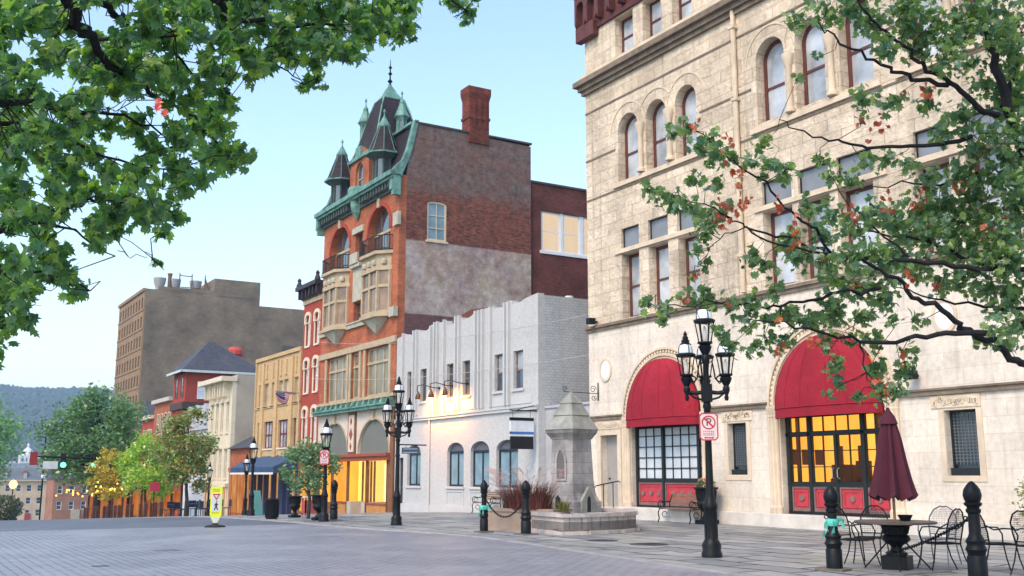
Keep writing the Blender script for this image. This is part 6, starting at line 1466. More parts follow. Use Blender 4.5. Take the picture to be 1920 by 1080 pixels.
RIGHT_CLUMPS= [(7.99, 7.36, 6.22, 0.19), (8.57, 7.5, 6.54, 0.24), (9.17, 7.64, 6.73, 0.25), (8.53, 7.65, 6.02, 0.08), (8.2, 7.63, 5.72, 0.08), (9.58, 7.68, 6.72, 0.28), (10.0, 7.57, 6.7, 0.29), (10.13, 7.3, 6.69, 0.28), (10.08, 7.5, 6.42, 0.25), (9.4, 7.41, 6.25, 0.18), (10.53, 7.24, 6.63, 0.29), (11.13, 7.2, 6.96, 0.29), (11.89, 7.41, 7.15, 0.27), (10.16, 7.15, 6.18, 0.25), (11.29, 7.65, 6.53, 0.2), (11.57, 7.26, 6.45, 0.26), (11.58, 7.32, 6.69, 0.27), (9.03, 7.46, 5.55, 0.18), (10.14, 7.97, 5.92, 0.19), (10.5, 7.72, 5.91, 0.19), (11.13, 7.74, 5.83, 0.27), (11.82, 7.45, 6.15, 0.27), (11.35, 7.13, 5.55, 0.26), (10.56, 7.57, 5.48, 0.19), (11.12, 7.56, 5.37, 0.29), (11.34, 7.29, 5.19, 0.29), (7.01, 8.31, 5.1, 0.11), (6.8, 7.84, 4.99, 0.11), (6.85, 7.75, 4.72, 0.14), (7.33, 8.11, 5.01, 0.13), (7.0, 7.64, 4.65, 0.15), (7.68, 8.17, 4.85, 0.15), (7.54, 7.78, 4.72, 0.12), (8.15, 8.15, 5.1, 0.13), (7.74, 7.67, 4.66, 0.17), (7.98, 7.68, 4.64, 0.16), (6.59, 8.25, 4.38, 0.1), (6.67, 8.18, 4.31, 0.12), (7.26, 8.68, 4.45, 0.15), (7.12, 8.25, 4.27, 0.16), (7.48, 8.53, 4.66, 0.13), (7.39, 8.12, 4.52, 0.13), (7.6, 8.72, 4.35, 0.12), (7.99, 8.89, 4.32, 0.16), (7.53, 8.48, 4.05, 0.15), (7.93, 8.78, 4.38, 0.13), (7.4, 8.42, 3.85, 0.12), (7.49, 8.43, 3.71, 0.1), (7.04, 8.1, 3.49, 0.07), (7.72, 8.37, 4.32, 0.14), (6.99, 8.8, 3.29, 0.12), (6.87, 8.35, 3.18, 0.13), (7.55, 8.79, 3.38, 0.15), (7.79, 8.72, 3.4, 0.18), (7.71, 8.29, 3.27, 0.16), (7.95, 8.21, 3.31, 0.16), (6.98, 8.57, 3.07, 0.09), (7.93, 8.28, 3.11, 0.17), (8.45, 8.49, 3.18, 0.19), (8.47, 8.18, 3.2, 0.19), (7.4, 8.13, 2.94, 0.11), (7.62, 8.22, 2.79, 0.15), (8.2, 8.41, 2.85, 0.15), (8.65, 8.53, 2.95, 0.17), (8.68, 8.07, 3.14, 0.18), (8.85, 8.01, 2.91, 0.13), (7.99, 8.07, 3.67, 0.16), (8.0, 8.24, 3.82, 0.15), (8.11, 8.05, 3.44, 0.13), (8.83, 8.48, 4.14, 0.22), (8.4, 7.92, 3.8, 0.2), (8.63, 7.8, 4.05, 0.2), (8.2, 7.55, 4.23, 0.16), (9.46, 8.38, 4.52, 0.2), (10.29, 8.78, 4.51, 0.26), (10.09, 8.9, 5.21, 0.18), (9.85, 8.36, 4.97, 0.17), (9.06, 8.14, 5.06, 0.12), (9.92, 8.13, 4.53, 0.24), (10.41, 8.23, 4.48, 0.25), (9.27, 7.7, 4.97, 0.12), (10.09, 8.07, 5.2, 0.17), (11.2, 8.62, 5.45, 0.18), (9.69, 7.99, 3.96, 0.25), (9.25, 8.16, 3.69, 0.25), (9.54, 8.12, 3.59, 0.25), (10.37, 8.23, 4.08, 0.26), (10.65, 8.15, 3.96, 0.26), (9.03, 8.07, 3.35, 0.24), (10.08, 8.26, 3.53, 0.22), (11.18, 8.5, 4.77, 0.31), (11.3, 8.26, 4.81, 0.31), (11.51, 8.12, 4.67, 0.31), (11.48, 7.72, 4.64, 0.3), (11.66, 7.48, 4.68, 0.3), (11.2, 7.35, 4.27, 0.29), (11.53, 7.93, 4.35, 0.27), (10.85, 7.82, 4.32, 0.26), (11.1, 7.17, 3.96, 0.25), (11.82, 8.04, 3.78, 0.27), (11.05, 7.86, 3.82, 0.23), (11.3, 8.35, 3.85, 0.2), (11.96, 7.78, 3.62, 0.27), (10.82, 8.04, 5.04, 0.2), (11.15, 7.82, 5.1, 0.26), (11.34, 7.52, 4.98, 0.26), (11.54, 7.31, 4.96, 0.26), (8.88, 7.94, 3.2, 0.21), (9.03, 7.64, 3.11, 0.16), (9.48, 7.65, 3.15, 0.12), (10.25, 7.89, 3.24, 0.12), (9.82, 8.17, 2.99, 0.17), (9.31, 8.11, 2.95, 0.11), (9.86, 7.76, 2.82, 0.14), (10.86, 7.23, 3.07, 0.21), (12.06, 7.8, 3.3, 0.2), (11.02, 7.55, 3.0, 0.16), (11.5, 7.6, 3.0, 0.17), (8.72, 7.76, 2.64, 0.14), (8.81, 7.93, 2.54, 0.1), (9.66, 8.06, 2.66, 0.15), (9.62, 7.96, 2.47, 0.15), (9.8, 7.81, 2.58, 0.13), (9.55, 7.7, 2.35, 0.14), (9.28, 7.69, 2.29, 0.12), (9.27, 7.97, 2.33, 0.09), (9.32, 8.31, 2.48, 0.1), (9.74, 7.69, 2.63, 0.13), (9.03, 8.18, 2.34, 0.07), (11.23, 7.34, 3.88, 0.28), (11.54, 7.74, 4.11, 0.3), (11.18, 7.11, 4.86, 0.28), (11.77, 7.47, 6.01, 0.27), (11.61, 7.67, 6.32, 0.27), (11.13, 7.26, 5.48, 0.26), (11.82, 7.49, 5.32, 0.27), (11.5, 7.94, 4.9, 0.3), (11.38, 8.15, 4.17, 0.27), (11.06, 7.64, 3.91, 0.26), (11.38, 7.56, 3.41, 0.23), (10.9, 8.15, 4.39, 0.26), (11.17, 8.68, 4.46, 0.28), (9.8, 7.95, 3.71, 0.22), (8.77, 7.51, 3.71, 0.21), (8.4, 7.58, 3.63, 0.18), (10.6, 7.12, 6.87, 0.28), (10.99, 6.99, 6.64, 0.25), (9.72, 7.33, 6.81, 0.25), (10.2, 7.16, 6.39, 0.25), (12.39, 7.43, 6.47, 0.41), (12.18, 7.33, 5.34, 0.4), (11.77, 7.25, 4.25, 0.39), (12.65, 7.39, 4.86, 0.48), (12.86, 7.08, 5.73, 0.54), (12.41, 7.04, 6.98, 0.47), (10.27, 7.34, 7.42, 0.38), (10.78, 6.99, 7.4, 0.38), (9.0, 7.1, 6.92, 0.3), (12.02, 7.02, 7.6, 0.4), (8.83, 7.62, 7.04, 0.24)]
RIGHT_RED= [(6.62, 7.56, 4.87), (7.1, 7.59, 4.77), (6.91, 7.5, 4.62), (7.1, 7.49, 4.43), (7.22, 7.59, 4.32), (7.3, 7.91, 4.26), (7.74, 8.01, 4.37), (7.48, 8.03, 4.26), (7.63, 8.32, 4.27), (7.47, 7.94, 4.2), (7.67, 8.02, 4.27), (7.48, 8.2, 4.14), (7.36, 7.99, 4.02), (7.69, 7.49, 4.17), (7.92, 7.51, 4.03), (7.94, 7.64, 3.83), (8.49, 8.09, 4.06), (8.35, 7.57, 3.68), (6.89, 7.92, 3.45), (7.01, 8.23, 3.23), (7.43, 8.03, 3.18), (7.98, 7.83, 3.09), (9.82, 7.21, 5.75), (9.75, 7.44, 5.75), (9.13, 7.59, 5.4), (9.44, 7.55, 5.41), (9.41, 7.51, 5.29), (9.15, 7.5, 5.14), (9.55, 8.21, 4.55), (9.54, 8.11, 4.4), (10.95, 7.69, 4.93), (10.73, 8.05, 4.89), (10.86, 8.29, 4.79), (9.74, 7.82, 4.45), (9.26, 7.18, 3.51), (11.32, 7.38, 4.5), (10.94, 8.14, 3.71), (8.88, 7.64, 3.48), (11.0, 7.45, 4.36), (10.69, 8.59, 4.94), (8.48, 7.86, 2.87), (7.93, 7.83, 2.77), (8.96, 7.42, 2.45), (9.02, 7.4, 2.34), (9.42, 7.49, 2.71), (10.96, 8.06, 5.13)]
LEFT_LIMBS= [([(-2.0, 6.7, 3.6), (-0.47, 6.13, 4.65), (0.29, 6.03, 4.52), (0.6, 6.21, 4.36), (0.73, 6.48, 4.29), (0.83, 6.75, 4.3), (0.95, 7.02, 4.3), (1.09, 7.28, 4.25), (1.27, 7.5, 4.24), (1.48, 7.7, 4.27), (1.63, 7.95, 4.27), (1.9, 8.12, 4.27), (2.2, 8.31, 4.1)], 0.066, 0.0064), ([(0.65, 6.76, 4.62), (0.93, 6.87, 4.59), (1.07, 7.07, 4.55), (1.16, 7.27, 4.62), (1.26, 7.48, 4.63), (1.5, 7.61, 4.58), (1.77, 7.74, 4.51), (2.09, 7.83, 4.48)], 0.033, 0.0064), ([(-2.1, 6.6, 3.0), (-0.38, 6.4, 3.63), (0.13, 6.51, 3.61), (0.42, 6.73, 3.67), (0.62, 6.99, 3.79), (0.9, 7.21, 3.86), (1.14, 7.46, 3.95), (1.47, 7.66, 3.97), (1.76, 7.89, 3.96)], 0.038500000000000006, 0.0048000000000000004), ([(0.14, 6.9, 3.74), (0.45, 7.09, 3.63), (0.74, 7.26, 3.69), (1.05, 7.43, 3.67), (1.37, 7.6, 3.65), (1.7, 7.75, 3.7)], 0.022000000000000002, 0.0048000000000000004), ([(-2.15, 6.55, 2.6), (-0.31, 6.77, 2.8), (0.22, 6.88, 2.79), (0.51, 7.1, 2.93), (0.8, 7.31, 3.12), (0.94, 7.62, 3.26), (1.12, 7.9, 3.41), (1.37, 8.15, 3.54), (1.73, 8.35, 3.55)], 0.033, 0.0048000000000000004), ([(0.23, 7.15, 2.84), (0.55, 7.39, 2.78), (0.77, 7.66, 2.82), (0.96, 7.94, 2.92), (1.23, 8.21, 2.81)], 0.0165, 0.004), ([(0.55, 7.44, 2.79), (0.6, 7.8, 2.64), (0.7, 8.12, 2.54)], 0.00825, 0.004), ([(0.66, 6.86, 4.67), (1.15, 6.86, 4.8), (1.73, 6.86, 4.71), (1.9, 7.08, 4.72), (2.25, 7.17, 4.79), (2.61, 7.26, 4.87), (3.0, 7.34, 4.94), (3.32, 7.43, 5.1)], 0.033, 0.0048000000000000004), ([(1.76, 7.01, 4.78), (1.97, 7.17, 4.56), (2.21, 7.27, 4.52), (2.42, 7.39, 4.48), (2.59, 7.52, 4.48)], 0.011000000000000001, 0.004), ([(1.16, 6.89, 4.81), (2.01, 6.75, 5.09), (2.8, 6.69, 5.16), (3.3, 6.8, 5.25), (3.69, 7.0, 5.2), (3.93, 7.27, 5.27)], 0.027500000000000004, 0.004), ([(1.01, 7.52, 4.5), (1.21, 7.25, 4.46), (1.47, 6.94, 4.44), (1.72, 6.65, 4.35)], 0.0165, 0.0048000000000000004), ([(1.43, 8.37, 3.17), (1.55, 8.39, 3.14), (1.66, 8.4, 3.17), (1.71, 8.45, 3.13)], 0.0033000000000000004, 0.0032), ([(0.8, 7.34, 3.13), (1.02, 7.68, 3.11), (1.26, 8.02, 3.09), (1.42, 8.39, 3.13)], 0.011000000000000001, 0.004)]
LEFT_CLUMPS= [(0.18, 6.13, 4.25, 0.07), (0.36, 6.81, 4.62, 0.09), (0.4, 6.17, 4.35, 0.08), (0.7, 7.61, 5.05, 0.11), (0.8, 7.49, 4.99, 0.1), (0.81, 6.72, 4.7, 0.09), (0.82, 6.02, 4.33, 0.07), (1.01, 7.02, 4.87, 0.08), (1.08, 6.82, 4.75, 0.07), (1.19, 6.62, 4.72, 0.09), (1.27, 6.65, 4.79, 0.08), (1.33, 6.39, 4.7, 0.09), (1.46, 6.8, 4.9, 0.09), (1.57, 6.69, 4.89, 0.08), (1.64, 6.1, 4.58, 0.08), (1.76, 6.43, 4.79, 0.07), (2.05, 6.6, 4.96, 0.08), (2.05, 6.12, 4.71, 0.08), (2.5, 7.23, 5.36, 0.12), (2.56, 6.29, 4.93, 0.08), (2.82, 6.65, 5.17, 0.11), (2.8, 6.45, 5.11, 0.1), (2.97, 6.36, 5.1, 0.09), (0.28, 6.71, 4.45, 0.08), (0.27, 5.45, 3.86, 0.06), (0.45, 6.68, 4.46, 0.08), (0.58, 7.63, 4.88, 0.1), (0.57, 6.4, 4.35, 0.09), (0.85, 7.62, 4.99, 0.11), (0.8, 7.04, 4.73, 0.1), (0.93, 6.94, 4.74, 0.1), (1.05, 7.32, 4.85, 0.1), (1.13, 6.8, 4.71, 0.08), (1.11, 6.31, 4.45, 0.07), (1.57, 7.6, 5.19, 0.1), (1.46, 6.51, 4.66, 0.08), (1.69, 7.14, 4.96, 0.09), (1.61, 6.47, 4.69, 0.09), (1.86, 7.02, 5.03, 0.11), (1.89, 6.62, 4.79, 0.09), (2.04, 7.01, 5.01, 0.12), (2.26, 7.3, 5.24, 0.1), (2.22, 6.86, 5.02, 0.1), (2.45, 7.09, 5.15, 0.12), (2.63, 7.14, 5.25, 0.11), (2.85, 7.31, 5.4, 0.09), (2.86, 7.2, 5.31, 0.1), (2.65, 6.28, 4.89, 0.09), (2.86, 6.5, 5.05, 0.1), (2.79, 6.14, 4.87, 0.1), (0.21, 6.61, 4.24, 0.08), (0.27, 6.56, 4.29, 0.08), (0.3, 5.51, 3.86, 0.07), (0.44, 6.47, 4.31, 0.07), (0.49, 6.07, 4.16, 0.07), (0.52, 5.73, 4.03, 0.07), (0.72, 6.53, 4.41, 0.07), (0.81, 6.8, 4.49, 0.09), (0.8, 6.22, 4.29, 0.07), (1.08, 7.23, 4.73, 0.07), (1.06, 6.66, 4.54, 0.1), (1.26, 7.42, 4.89, 0.1), (1.43, 7.68, 5.0, 0.11), (1.38, 6.66, 4.6, 0.09), (1.38, 6.23, 4.43, 0.08), (1.68, 7.35, 4.98, 0.08), (1.72, 6.96, 4.85, 0.08), (1.91, 7.22, 4.93, 0.1), (1.87, 6.65, 4.71, 0.09), (2.31, 7.81, 5.34, 0.11), (2.32, 7.5, 5.24, 0.1), (2.26, 6.77, 4.89, 0.1), (2.42, 6.94, 4.99, 0.11), (2.7, 7.32, 5.21, 0.12), (2.67, 7.06, 5.07, 0.12), (2.65, 6.52, 4.89, 0.09), (2.98, 6.98, 5.18, 0.09), (3.1, 7.14, 5.2, 0.12), (3.5, 7.56, 5.46, 0.11), (0.22, 5.63, 3.8, 0.07), (0.33, 6.3, 4.1, 0.08), (0.4, 5.87, 3.94, 0.07), (0.52, 6.17, 4.06, 0.08), (0.55, 5.92, 3.98, 0.07), (0.8, 7.04, 4.52, 0.08), (0.74, 5.97, 4.1, 0.07), (0.85, 6.46, 4.33, 0.08), (1.25, 6.71, 4.44, 0.08), (1.51, 7.36, 4.78, 0.11), (1.5, 6.89, 4.64, 0.11), (1.88, 7.77, 5.12, 0.1), (1.84, 7.25, 4.82, 0.12), (2.03, 7.43, 4.92, 0.1), (1.9, 6.6, 4.64, 0.1), (1.99, 6.59, 4.67, 0.1), (2.51, 7.92, 5.34, 0.11), (2.35, 7.07, 4.92, 0.1), (2.7, 7.65, 5.26, 0.1), (2.58, 7.19, 4.96, 0.09), (2.53, 6.66, 4.79, 0.1), (2.71, 6.89, 4.96, 0.09), (3.06, 7.35, 5.15, 0.12), (3.41, 7.74, 5.45, 0.12), (3.21, 6.97, 5.06, 0.11), (0.24, 7.15, 4.34, 0.09), (0.35, 7.49, 4.52, 0.08), (0.4, 6.81, 4.21, 0.1), (0.48, 6.51, 4.15, 0.09), (0.55, 6.49, 4.15, 0.06), (0.64, 6.88, 4.32, 0.1), (0.78, 6.8, 4.3, 0.09), (1.26, 6.86, 4.47, 0.1), (1.38, 7.29, 4.61, 0.1), (1.57, 7.52, 4.83, 0.1), (1.52, 6.72, 4.44, 0.1), (1.49, 6.33, 4.34, 0.09), (2.01, 7.91, 5.04, 0.1), (1.78, 6.59, 4.49, 0.08), (2.08, 7.4, 4.9, 0.1), (2.29, 7.53, 4.96, 0.1), (2.21, 6.92, 4.64, 0.09), (2.36, 7.09, 4.82, 0.11), (2.77, 7.82, 5.15, 0.11), (2.81, 7.61, 5.16, 0.1), (2.77, 7.22, 4.97, 0.12), (2.91, 7.11, 4.9, 0.12), (3.36, 7.87, 5.38, 0.13), (2.96, 6.82, 4.84, 0.09), (3.36, 7.3, 5.06, 0.12), (0.31, 6.55, 3.97, 0.09), (0.4, 6.53, 4.05, 0.09), (0.51, 6.21, 3.95, 0.07), (0.7, 7.05, 4.33, 0.1), (1.25, 7.95, 4.71, 0.09), (1.17, 7.12, 4.44, 0.09), (1.25, 6.94, 4.42, 0.11), (1.45, 7.47, 4.61, 0.11), (1.53, 7.17, 4.51, 0.08), (1.42, 6.3, 4.19, 0.09), (1.73, 7.44, 4.72, 0.09), (1.6, 6.33, 4.19, 0.09), (1.96, 7.18, 4.59, 0.11), (2.17, 7.74, 4.89, 0.09), (2.16, 7.16, 4.69, 0.1), (2.35, 7.38, 4.74, 0.1), (2.28, 6.92, 4.55, 0.08), (2.8, 7.94, 5.09, 0.12), (2.56, 7.07, 4.67, 0.12), (3.05, 8.06, 5.23, 0.11), (2.77, 6.91, 4.74, 0.11), (2.95, 7.07, 4.8, 0.1), (3.37, 7.63, 5.11, 0.1), (3.38, 7.48, 5.12, 0.12), (0.35, 7.38, 4.28, 0.11), (0.37, 6.25, 3.84, 0.06), (0.62, 6.45, 3.93, 0.09), (0.91, 8.24, 4.65, 0.1), (0.94, 7.18, 4.26, 0.09), (1.03, 7.59, 4.5, 0.11), (1.15, 7.35, 4.39, 0.11), (1.27, 7.92, 4.64, 0.1), (1.5, 8.18, 4.79, 0.11), (1.46, 7.13, 4.43, 0.1), (1.66, 7.65, 4.65, 0.08), (1.9, 7.25, 4.57, 0.1), (1.91, 6.82, 4.35, 0.1), (2.31, 7.53, 4.66, 0.1), (2.42, 7.53, 4.76, 0.13), (2.38, 7.04, 4.6, 0.09), (2.59, 7.32, 4.73, 0.1), (2.5, 6.77, 4.49, 0.11), (2.94, 7.59, 4.88, 0.12), (2.72, 6.79, 4.52, 0.11), (0.22, 6.26, 3.71, 0.07), (0.35, 6.86, 3.98, 0.08), (0.34, 6.02, 3.65, 0.09), (0.48, 6.69, 3.92, 0.07), (0.65, 6.72, 3.96, 0.08), (0.87, 8.19, 4.55, 0.1), (0.92, 7.43, 4.25, 0.08), (1.11, 7.92, 4.48, 0.11), (1.16, 7.3, 4.3, 0.09), (1.33, 8.0, 4.51, 0.09), (1.36, 7.77, 4.52, 0.08), (1.29, 6.81, 4.08, 0.09), (1.63, 8.0, 4.59, 0.12), (1.83, 7.51, 4.48, 0.1), (2.23, 8.56, 4.89, 0.1), (2.06, 7.8, 4.6, 0.1), (2.01, 6.89, 4.32, 0.11), (2.17, 7.11, 4.46, 0.11), (2.65, 7.94, 4.87, 0.11), (2.56, 7.19, 4.54, 0.09), (0.29, 7.04, 3.92, 0.07), (0.31, 6.98, 3.86, 0.08), (0.37, 6.36, 3.69, 0.06), (0.48, 6.43, 3.74, 0.06), (0.49, 6.06, 3.64, 0.08), (1.06, 8.16, 4.45, 0.09), (1.09, 7.54, 4.22, 0.1), (1.03, 6.98, 4.06, 0.07), (1.25, 7.39, 4.23, 0.11), (1.43, 8.04, 4.47, 0.09), (1.43, 7.31, 4.24, 0.1), (1.85, 8.55, 4.78, 0.11), (1.54, 7.04, 4.16, 0.1), (1.75, 7.18, 4.29, 0.08), (2.0, 7.85, 4.55, 0.09), (2.2, 7.56, 4.49, 0.1), (2.71, 7.58, 4.56, 0.1), (0.31, 7.23, 3.92, 0.07), (0.36, 6.65, 3.72, 0.08), (0.46, 6.81, 3.74, 0.09), (0.55, 7.64, 4.08, 0.1), (0.65, 7.6, 4.08, 0.08), (0.93, 6.75, 3.82, 0.09), (1.17, 7.37, 4.12, 0.11), (1.31, 8.07, 4.38, 0.1), (1.23, 6.94, 3.96, 0.07), (1.67, 8.29, 4.54, 0.09), (1.56, 7.42, 4.15, 0.1), (1.68, 7.24, 4.12, 0.08), (1.81, 7.54, 4.33, 0.1), (1.89, 7.25, 4.2, 0.09), (0.32, 6.89, 3.71, 0.08), (0.5, 7.4, 3.9, 0.08), (0.6, 7.74, 3.97, 0.09), (0.65, 6.57, 3.68, 0.09), (0.83, 7.07, 3.78, 0.1), (0.99, 7.79, 4.12, 0.09), (1.11, 7.92, 4.18, 0.09), (1.69, 7.33, 4.1, 0.09), (2.13, 8.81, 4.55, 0.1), (2.11, 8.26, 4.42, 0.12), (1.92, 7.26, 4.12, 0.1), (0.31, 7.04, 3.6, 0.09), (0.4, 7.49, 3.81, 0.08), (0.54, 7.94, 3.9, 0.1), (0.57, 7.97, 3.93, 0.11), (0.61, 6.43, 3.47, 0.07), (0.79, 8.05, 3.97, 0.11), (0.87, 6.99, 3.72, 0.09), (1.01, 7.28, 3.85, 0.1), (1.25, 8.02, 4.07, 0.11), (1.41, 7.86, 4.09, 0.1), (1.57, 7.25, 3.86, 0.1), (2.03, 8.77, 4.45, 0.11), (2.04, 8.32, 4.36, 0.1), (2.06, 7.94, 4.17, 0.11), (0.42, 7.64, 3.72, 0.09), (0.49, 6.99, 3.51, 0.08), (0.54, 7.1, 3.62, 0.07), (0.57, 6.4, 3.41, 0.08), (0.74, 6.91, 3.54, 0.09), (0.77, 6.72, 3.54, 0.07), (1.05, 7.71, 3.89, 0.11), (1.39, 7.75, 3.97, 0.1), (1.52, 7.04, 3.73, 0.07), (1.85, 7.93, 4.08, 0.09), (2.06, 8.47, 4.3, 0.11), (2.25, 8.67, 4.36, 0.11), (0.34, 7.77, 3.65, 0.11), (0.33, 6.51, 3.26, 0.07), (0.55, 8.11, 3.81, 0.11), (0.57, 6.84, 3.46, 0.08), (0.72, 7.47, 3.58, 0.09), (0.74, 6.69, 3.41, 0.07), (0.81, 6.93, 3.53, 0.07), (1.01, 7.55, 3.7, 0.09), (0.99, 7.08, 3.53, 0.07), (1.52, 7.74, 3.83, 0.11), (1.74, 8.24, 3.97, 0.09), (1.57, 7.04, 3.69, 0.1), (2.17, 8.92, 4.21, 0.13), (2.18, 8.45, 4.1, 0.11), (2.19, 8.13, 4.04, 0.13), (2.15, 7.53, 3.83, 0.1), (0.39, 7.47, 3.44, 0.09), (0.44, 6.99, 3.38, 0.07), (0.5, 6.58, 3.28, 0.09), (0.92, 8.39, 3.75, 0.1), (0.81, 6.68, 3.3, 0.09), (0.88, 6.87, 3.41, 0.08), (1.15, 8.1, 3.8, 0.11), (1.21, 7.64, 3.6, 0.08), (1.4, 7.41, 3.57, 0.11), (1.69, 7.66, 3.7, 0.11), (1.73, 7.58, 3.68, 0.11), (2.29, 9.16, 4.24, 0.11), (2.22, 8.16, 3.94, 0.12), (0.37, 7.84, 3.46, 0.08), (0.35, 6.42, 3.1, 0.08), (0.57, 7.65, 3.41, 0.09), (0.58, 7.47, 3.37, 0.09), (0.9, 8.3, 3.63, 0.08), (0.89, 7.22, 3.43, 0.1), (1.13, 8.25, 3.67, 0.08), (1.1, 7.01, 3.38, 0.08), (1.53, 8.7, 3.81, 0.12), (1.28, 7.04, 3.42, 0.09), (1.69, 8.32, 3.74, 0.09), (1.86, 8.49, 3.8, 0.09), (1.71, 7.41, 3.5, 0.09), (1.75, 7.2, 3.52, 0.09), (0.33, 6.89, 3.09, 0.09), (0.52, 7.28, 3.22, 0.09), (0.63, 7.5, 3.29, 0.08), (0.64, 7.15, 3.27, 0.07), (0.78, 6.99, 3.2, 0.08), (0.94, 7.51, 3.33, 0.1), (1.1, 8.19, 3.56, 0.08), (1.11, 7.84, 3.47, 0.1), (1.23, 7.86, 3.47, 0.09), (1.48, 8.41, 3.61, 0.11), (1.85, 8.4, 3.67, 0.09), (0.4, 7.87, 3.31, 0.1), (0.43, 7.67, 3.26, 0.11), (0.59, 7.73, 3.24, 0.09), (0.79, 8.18, 3.37, 0.08), (0.92, 8.07, 3.33, 0.1), (1.02, 8.41, 3.48, 0.11), (1.34, 8.1, 3.43, 0.12), (1.57, 8.75, 3.62, 0.1), (1.51, 7.93, 3.45, 0.12), (1.74, 8.45, 3.57, 0.1), (1.74, 8.23, 3.53, 0.09), (0.39, 6.59, 2.87, 0.07), (0.56, 7.43, 3.05, 0.08), (0.58, 6.89, 3.0, 0.08), (0.64, 6.97, 3.04, 0.1), (0.78, 7.3, 3.11, 0.09), (1.37, 8.9, 3.5, 0.13), (1.33, 8.18, 3.39, 0.09), (1.52, 8.94, 3.55, 0.13), (1.59, 8.17, 3.4, 0.1), (1.55, 7.57, 3.29, 0.1), (1.83, 8.27, 3.48, 0.1), (0.41, 7.56, 2.99, 0.1), (0.38, 6.44, 2.78, 0.07), (0.87, 8.16, 3.18, 0.11), (1.23, 8.12, 3.26, 0.11), (1.49, 9.05, 3.46, 0.1), (1.88, 9.01, 3.49, 0.09), (0.44, 7.52, 2.92, 0.1), (0.5, 6.6, 2.73, 0.08), (0.85, 8.24, 3.12, 0.09), (0.79, 7.24, 2.84, 0.09), (0.92, 7.53, 2.95, 0.09), (1.1, 7.24, 2.95, 0.07), (0.41, 7.54, 2.79, 0.07), (0.61, 7.99, 2.86, 0.11), (0.58, 6.75, 2.7, 0.07), (0.7, 7.39, 2.84, 0.09), (0.99, 8.51, 3.05, 0.1), (0.98, 7.62, 2.83, 0.1), (0.37, 7.13, 2.65, 0.09), (0.49, 7.51, 2.7, 0.07), (0.65, 8.34, 2.88, 0.09), (0.62, 7.37, 2.69, 0.09), (0.84, 8.3, 2.83, 0.11), (0.88, 7.94, 2.87, 0.11), (1.08, 8.56, 2.97, 0.12), (0.43, 8.11, 2.72, 0.09), (0.57, 7.43, 2.57, 0.09), (0.65, 7.25, 2.62, 0.07), (0.68, 6.92, 2.56, 0.08), (1.19, 8.6, 2.88, 0.12), (0.39, 7.47, 2.52, 0.08), (0.54, 7.62, 2.53, 0.09), (0.64, 8.44, 2.71, 0.11), (0.66, 7.13, 2.49, 0.09), (0.51, 8.59, 2.59, 0.09), (0.57, 8.4, 2.57, 0.11), (0.58, 7.51, 2.46, 0.07), (0.71, 7.19, 2.41, 0.09), (0.58, 8.1, 2.37, 0.1), (0.61, 7.49, 2.36, 0.1), (0.51, 8.78, 2.34, 0.1), (0.62, 8.69, 2.35, 0.11), (3.84, 7.1, 5.23, 0.08), (3.76, 7.13, 5.27, 0.08), (3.81, 7.13, 5.14, 0.04), (3.68, 7.17, 5.32, 0.08), (3.88, 7.05, 5.32, 0.06), (1.79, 8.75, 3.2, 0.05), (1.83, 8.73, 3.18, 0.04), (2.71, 7.9, 4.59, 0.05)]
LEFT_RED= (1.12, 5.55, 3.41)
def maple(mb,p,size,rr,droop=.5):
    # five lobed leaf, folded along the midrib; tip hangs down
    tip=Vector((rr.gauss(0,.7),rr.gauss(0,.7),-droop+rr.gauss(0,.45))).normalized()
    nrm=Vector((rr.gauss(0,.8),rr.gauss(0,.8),rr.uniform(.2,1.2)))
    side=tip.cross(nrm)
    if side.length<1e-3: side=tip.orthogonal()
    side.normalize(); nrm=side.cross(tip).normalized()
    fold=rr.uniform(.0,.55); curl=rr.uniform(-.1,.6)
    o=len(mb.v)
    for u,v in LEAFP:
        mb.v.append(tuple(p+(tip*v+side*u+nrm*(-fold*abs(u)-curl*v*abs(v)+rr.uniform(-.05,.05)))*size))
    for a,b,c in LEAFF: mb.f.append((o+a,o+b,o+c))
LEAFP=[(0,.12),(0,-.42),(.17,-.36),(.40,-.22),(.30,-.06),(.56,.16),(.24,.16),(.30,.38),(.10,.36),(0,.62),(-.10,.36),(-.30,.38),(-.24,.16),(-.56,.16),(-.30,-.06),(-.40,-.22),(-.17,-.36)]
LEAFF=[(0,i,i+1 if i<16 else 1) for i in range(1,17)]
